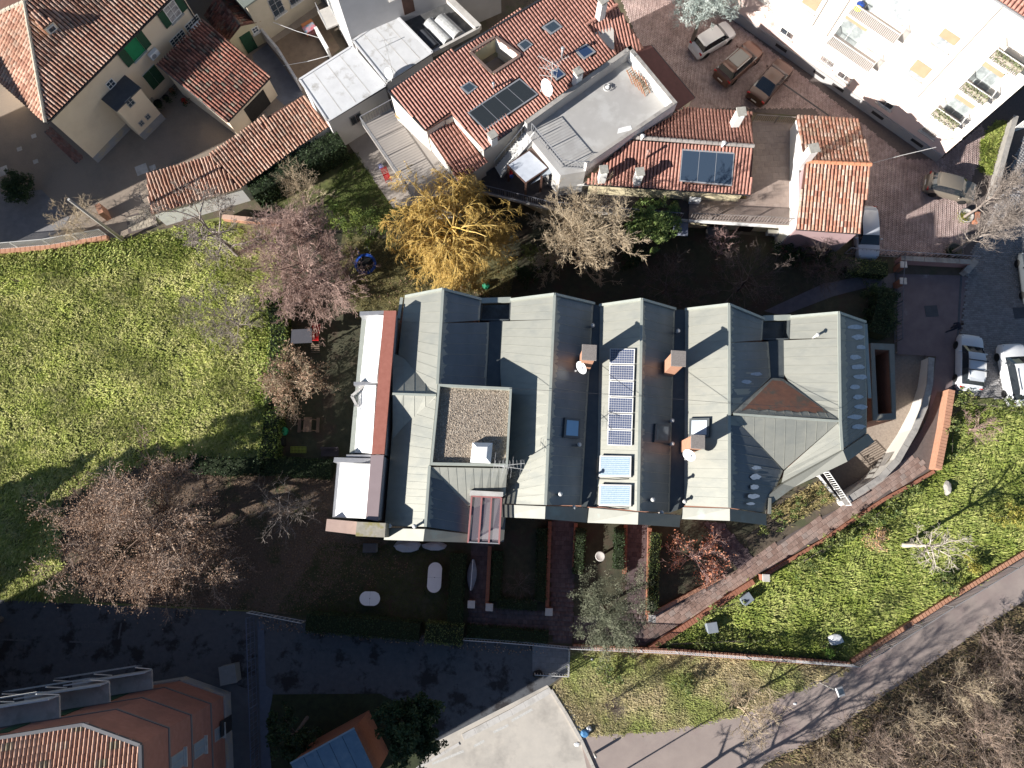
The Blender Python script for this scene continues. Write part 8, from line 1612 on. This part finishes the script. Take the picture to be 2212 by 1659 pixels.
bt = thing('bird_bath', 'pale stone bird bath in the second hedge plot', 'bird bath', V(1294, 1201, 0)); MB().lathe([(.22, 0), (.1, .1), (.08, .55), (.34, .68), (.36, .74), (.28, .7), (.02, .66)], V(1294, 1201, 0), 16).build('basin', concrete_l, bt, True)
ky = thing('covered_kayak', 'long boat wrapped in grey tarpaulin along the first door path', 'boat', V(1018, 1238, 0)); g = MB(); a, b = V(1022, 1208, .5), V(1017, 1275, .5); k = 12; d = (b - a); s = d.cross(Z).normalized()
for i in range(k):
    t0, t1 = i / k, (i + 1) / k; w0, w1 = .34 * math.sin(math.pi * (.08 + .84 * t0)), .34 * math.sin(math.pi * (.08 + .84 * t1)); p, q = a + d * t0, a + d * t1
    for sg in (-1, 1): g.poly([p + Z * .28, q + Z * .28, q + s * w1 * sg, p + s * w0 * sg] if sg > 0 else [p + s * w0 * sg, q + s * w1 * sg, q + Z * .28, p + Z * .28]); g.poly([p + s * w0 * sg, q + s * w1 * sg, q - Z * .5 + s * w1 * sg * .6, p - Z * .5 + s * w0 * sg * .6])
g.build('tarpaulin', M('tarp_grey', (.26, .29, .34), (.20, .22, .27), 4, .5), ky); MB().beam(a + Z * .30, b + Z * .30, .05, .02).build('ridge_cord', white_plastic, ky)
slatchair('red folding chair on the patio under the west terrace', V(838, 388, 0), .4, red_plastic, 'patio_chair'); 0
ball('striped blue and white ball on the patio', V(824, 362, 0), .22, M('ball_blue_white', (.6, .6, .75), (.12, .12, .45), 4, .4)); ball('pink ball beside the willow on the veranda edge', V(1062, 470, 0), .15, M('pink_plastic', (.7, .12, .4), None, 3, .4))
for k, (x, y, lab, m, r_p) in enumerate(((374, 200, 'small clay pot beside the turret wall', terracotta, .2), (400, 222, 'red plastic pot at the edge of the yard plants', red_plastic, .2), (345, 228, 'dark pot with plants by the farmhouse wall', black, .32), (362, 216, 'second dark pot with plants by the farmhouse wall', black, .25))):
    t = thing('plant_pot', lab, 'plant pot', V(x, y, 0)); MB().lathe([(r_p * .7, 0), (r_p, .35), (r_p * 1.08, .38), (r_p * .9, .38), (r_p * .85, .3)], V(x, y, 0), 14).build('pot', m, t)
    C = np.array(V(x, y, .5)) + RNG.normal(0, .16, (120, 3)); put_leaves('plant', C, .12, g_dark, t)
for k, (x, y, lab) in enumerate(((2081, 470, 'mossy round planter of the tree by the bronze car'), (2056, 545, 'dark round planter of the tree by the wire fence'))):
    t = thing('round_planter', lab, 'planter', V(x, y, 0)); MB().lathe([(.5, 0), (.58, .42), (.62, .45), (.5, .45), (.48, .36), (.02, .36)], V(x, y, 0), 18).build('bowl', concrete if k == 0 else M('dark_clay', (.13, .12, .10), None, 3, .9), t, True)
    C = np.array(V(x, y, .42)) + RNG.normal(0, 1, (400, 3)) * np.array([.22, .22, .05]); put_leaves('ground_cover', C, .1, g_yel if k == 0 else g_dark, t)
boxy('flower_trough', 'terracotta trough beside the mossy round planter', 'planter', (2104, 474), (.35, .9, .4), -.2, terracotta)
# scooter and bicycles by the tiled shed
def wheel2(t, c, ax, r=.3): MB().lathe([(r - .05, -.03), (r, -.02), (r, .02), (r - .05, .03)], c, 18, ax).build('wheel', black, t); 
sc = thing('scooter', 'white motor scooter with bright green seat cover beside the tiled shed', 'scooter', V(519, 262, 0)); a = math.radians(62); d = Vector((math.cos(a), math.sin(a), 0)); s = d.cross(Z); c = V(517, 262, 0)
for k in (-.6, .6): wheel2(sc, c + d * k + Z * .26, s, .26)
MB().hull([c - d * .75 + s * .16 + Z * .35, c - d * .75 - s * .16 + Z * .35, c + d * .1 - s * .2 + Z * .3, c + d * .1 + s * .2 + Z * .3], [c - d * .8 + s * .14 + Z * .68, c - d * .8 - s * .14 + Z * .68, c + d * .02 - s * .15 + Z * .7, c + d * .02 + s * .15 + Z * .7]).build('rear_body', white_plastic, sc, bevel=.03)
MB().hull([c + d * .38 + s * .22 + Z * .3, c + d * .38 - s * .22 + Z * .3, c + d * .55 - s * .18 + Z * .3, c + d * .55 + s * .18 + Z * .3], [c + d * .28 + s * .17 + Z * .95, c + d * .28 - s * .17 + Z * .95, c + d * .4 - s * .14 + Z * .95, c + d * .4 + s * .14 + Z * .95]).build('leg_shield', white_plastic, sc, bevel=.03)
MB().box(c + d * .2 + Z * .3, (.5, .3, .06), a).build('footboard', black, sc); MB().box(c - d * .3 + Z * .76, (.75, .32, .14), a).build('seat', M('neon_cover', (.18, .62, .05), None, 3, .6), sc, bevel=.04); MB().tube([c + d * .3 - s * .33 + Z * 1.08, c + d * .36 + Z * 1.0, c + d * .3 + s * .33 + Z * 1.08], .02, 6).build('handlebar', black, sc); MB().box(c + d * .42 + Z * .98, (.12, .2, .14), a).build('headlamp', grey_metal, sc, bevel=.03)
def bicycle(label, pxy, ang):
    c = V(*pxy, 0); d = Vector((math.cos(ang), math.sin(ang), 0)); s = d.cross(Z); t = thing('bicycle', label, 'bicycle', c)
    for k in (-.52, .52):
        g = MB().tube([c + d * k + Z * .34 + d * .33 * math.cos(q) + Z * .33 * math.sin(q) for q in np.linspace(0, 2 * math.pi, 19)], .022, 5); w = g.build('wheel', black, t)
        g = MB()
        for q in np.linspace(0, math.pi, 6)[:-1]: g.beam(c + d * k + Z * .34 + (d * math.cos(q) + Z * math.sin(q)) * .32, c + d * k + Z * .34 - (d * math.cos(q) + Z * math.sin(q)) * .32, .006, .006, s)
        g.build('spokes', grey_metal, w)
    f = lambda x, z: c + d * x + Z * z; g = MB()
    for p, q in (((-.52, .34), (-.1, .32)), ((-.1, .32), (-.22, .82)), ((-.52, .34), (-.2, .7)), ((-.2, .7), (.38, .75)), ((-.1, .32), (.38, .7)), ((.36, .9), (.52, .34))): g.tube([f(*p), f(*q)], .018, 6)
    g.build('frame', dark_metal, t); MB().tube([f(.3, .95) - s * .28, f(.37, .95), f(.3, .95) + s * .28], .014, 6).build('handlebar', dark_metal, t); MB().hull([f(-.36, .84) - s * .08, f(-.36, .84) + s * .08, f(-.1, .84) + s * .03, f(-.1, .84) - s * .03], [f(-.36, .89) - s * .07, f(-.36, .89) + s * .07, f(-.1, .89) + s * .02, f(-.1, .89) - s * .02]).build('saddle', black, t)
bicycle('dark bicycle leaning in front of the tiled shed opening', (540, 232), .75); bicycle('second dark bicycle nearer the dark passage', (556, 214), .6)
# bright toy cupboard and bits in the bare yard
tk = thing('painted_play_kitchen', 'painted orange and turquoise play kitchen in the bare yard', 'toy kitchen', V(672, 62, 0)); MB().box(V(668, 60, .45), (1.0, .6, .9), .6).build('cabinet', M('orange_panel', (.55, .2, .08), None, 3, .7), tk); MB().box(V(668, 60, .93), (1.05, .65, .05), .6).build('painted_top', M('painted_top', (.55, .12, .14), (.05, .35, .42), 2.5, .6), tk); MB().box(V(675, 68, .2), (.7, .4, .4), .6).build('low_shelf', M('dusty_pink', (.42, .18, .18), None, 3, .7), tk)
wallrun('yard_balustrade', 'white low wall with clothes lines beside the tall white block', [V(690, 82, 0), V(716, 128, 0)], .2, 0, 1.3, white_paint, white_paint, capw=.03)
for (a, b, lab) in (((590, 48, 2.2), (690, 82, 1.4), 'upper washing line across the bare yard'), ((612, 142, 1.4), (712, 120, 1.4), 'lower washing line across the bare yard')): tag(MB().tube([V(*a), V(*a).lerp(V(*b), .5) - Z * .12, V(*b)], .018, 5).build('washing_line', white_plastic), lab, 'line')
tag(MB().tube([V(1886, 352, 4.6), V(1950, 335, 4.9), V(2022, 318, 5.2)], .022, 5).build('overhead_cable', pale_metal), 'pale overhead cable from the orange roof to the apartment house', 'cable')
dr = MB().beam(V(1690, 180, .012) + Z * .018, V(1790, 250, .012) + Z * .018, .14, .01).build('drain_channel', dark_metal); dr['kind'] = 'structure'
for p in ((2203, 676), (2012, 672)): o = MB().box(V(*p, .03), (1.0, .9, .014), .05).build('manhole_cover', slate); o['kind'] = 'structure'
tarp = lump('tarpaulin', 'pale tarpaulin bunched under the first bay coping', 'tarpaulin', (880, 1180), .2, (1.0, .45, .35), M('tarp_pale', (.42, .44, .47), None, 2, .5), 14); tarp = lump('tarpaulin', 'second pale tarpaulin folded along the house front', 'tarpaulin', (940, 1180), .2, (.9, .3, .3), M('tarp_pale', (.42, .44, .47), None, 2, .5), 15)
print('objects', len(bpy.data.objects), 'tris', sum(len(o.data.polygons) for o in scene.objects if o.type == 'MESH'))
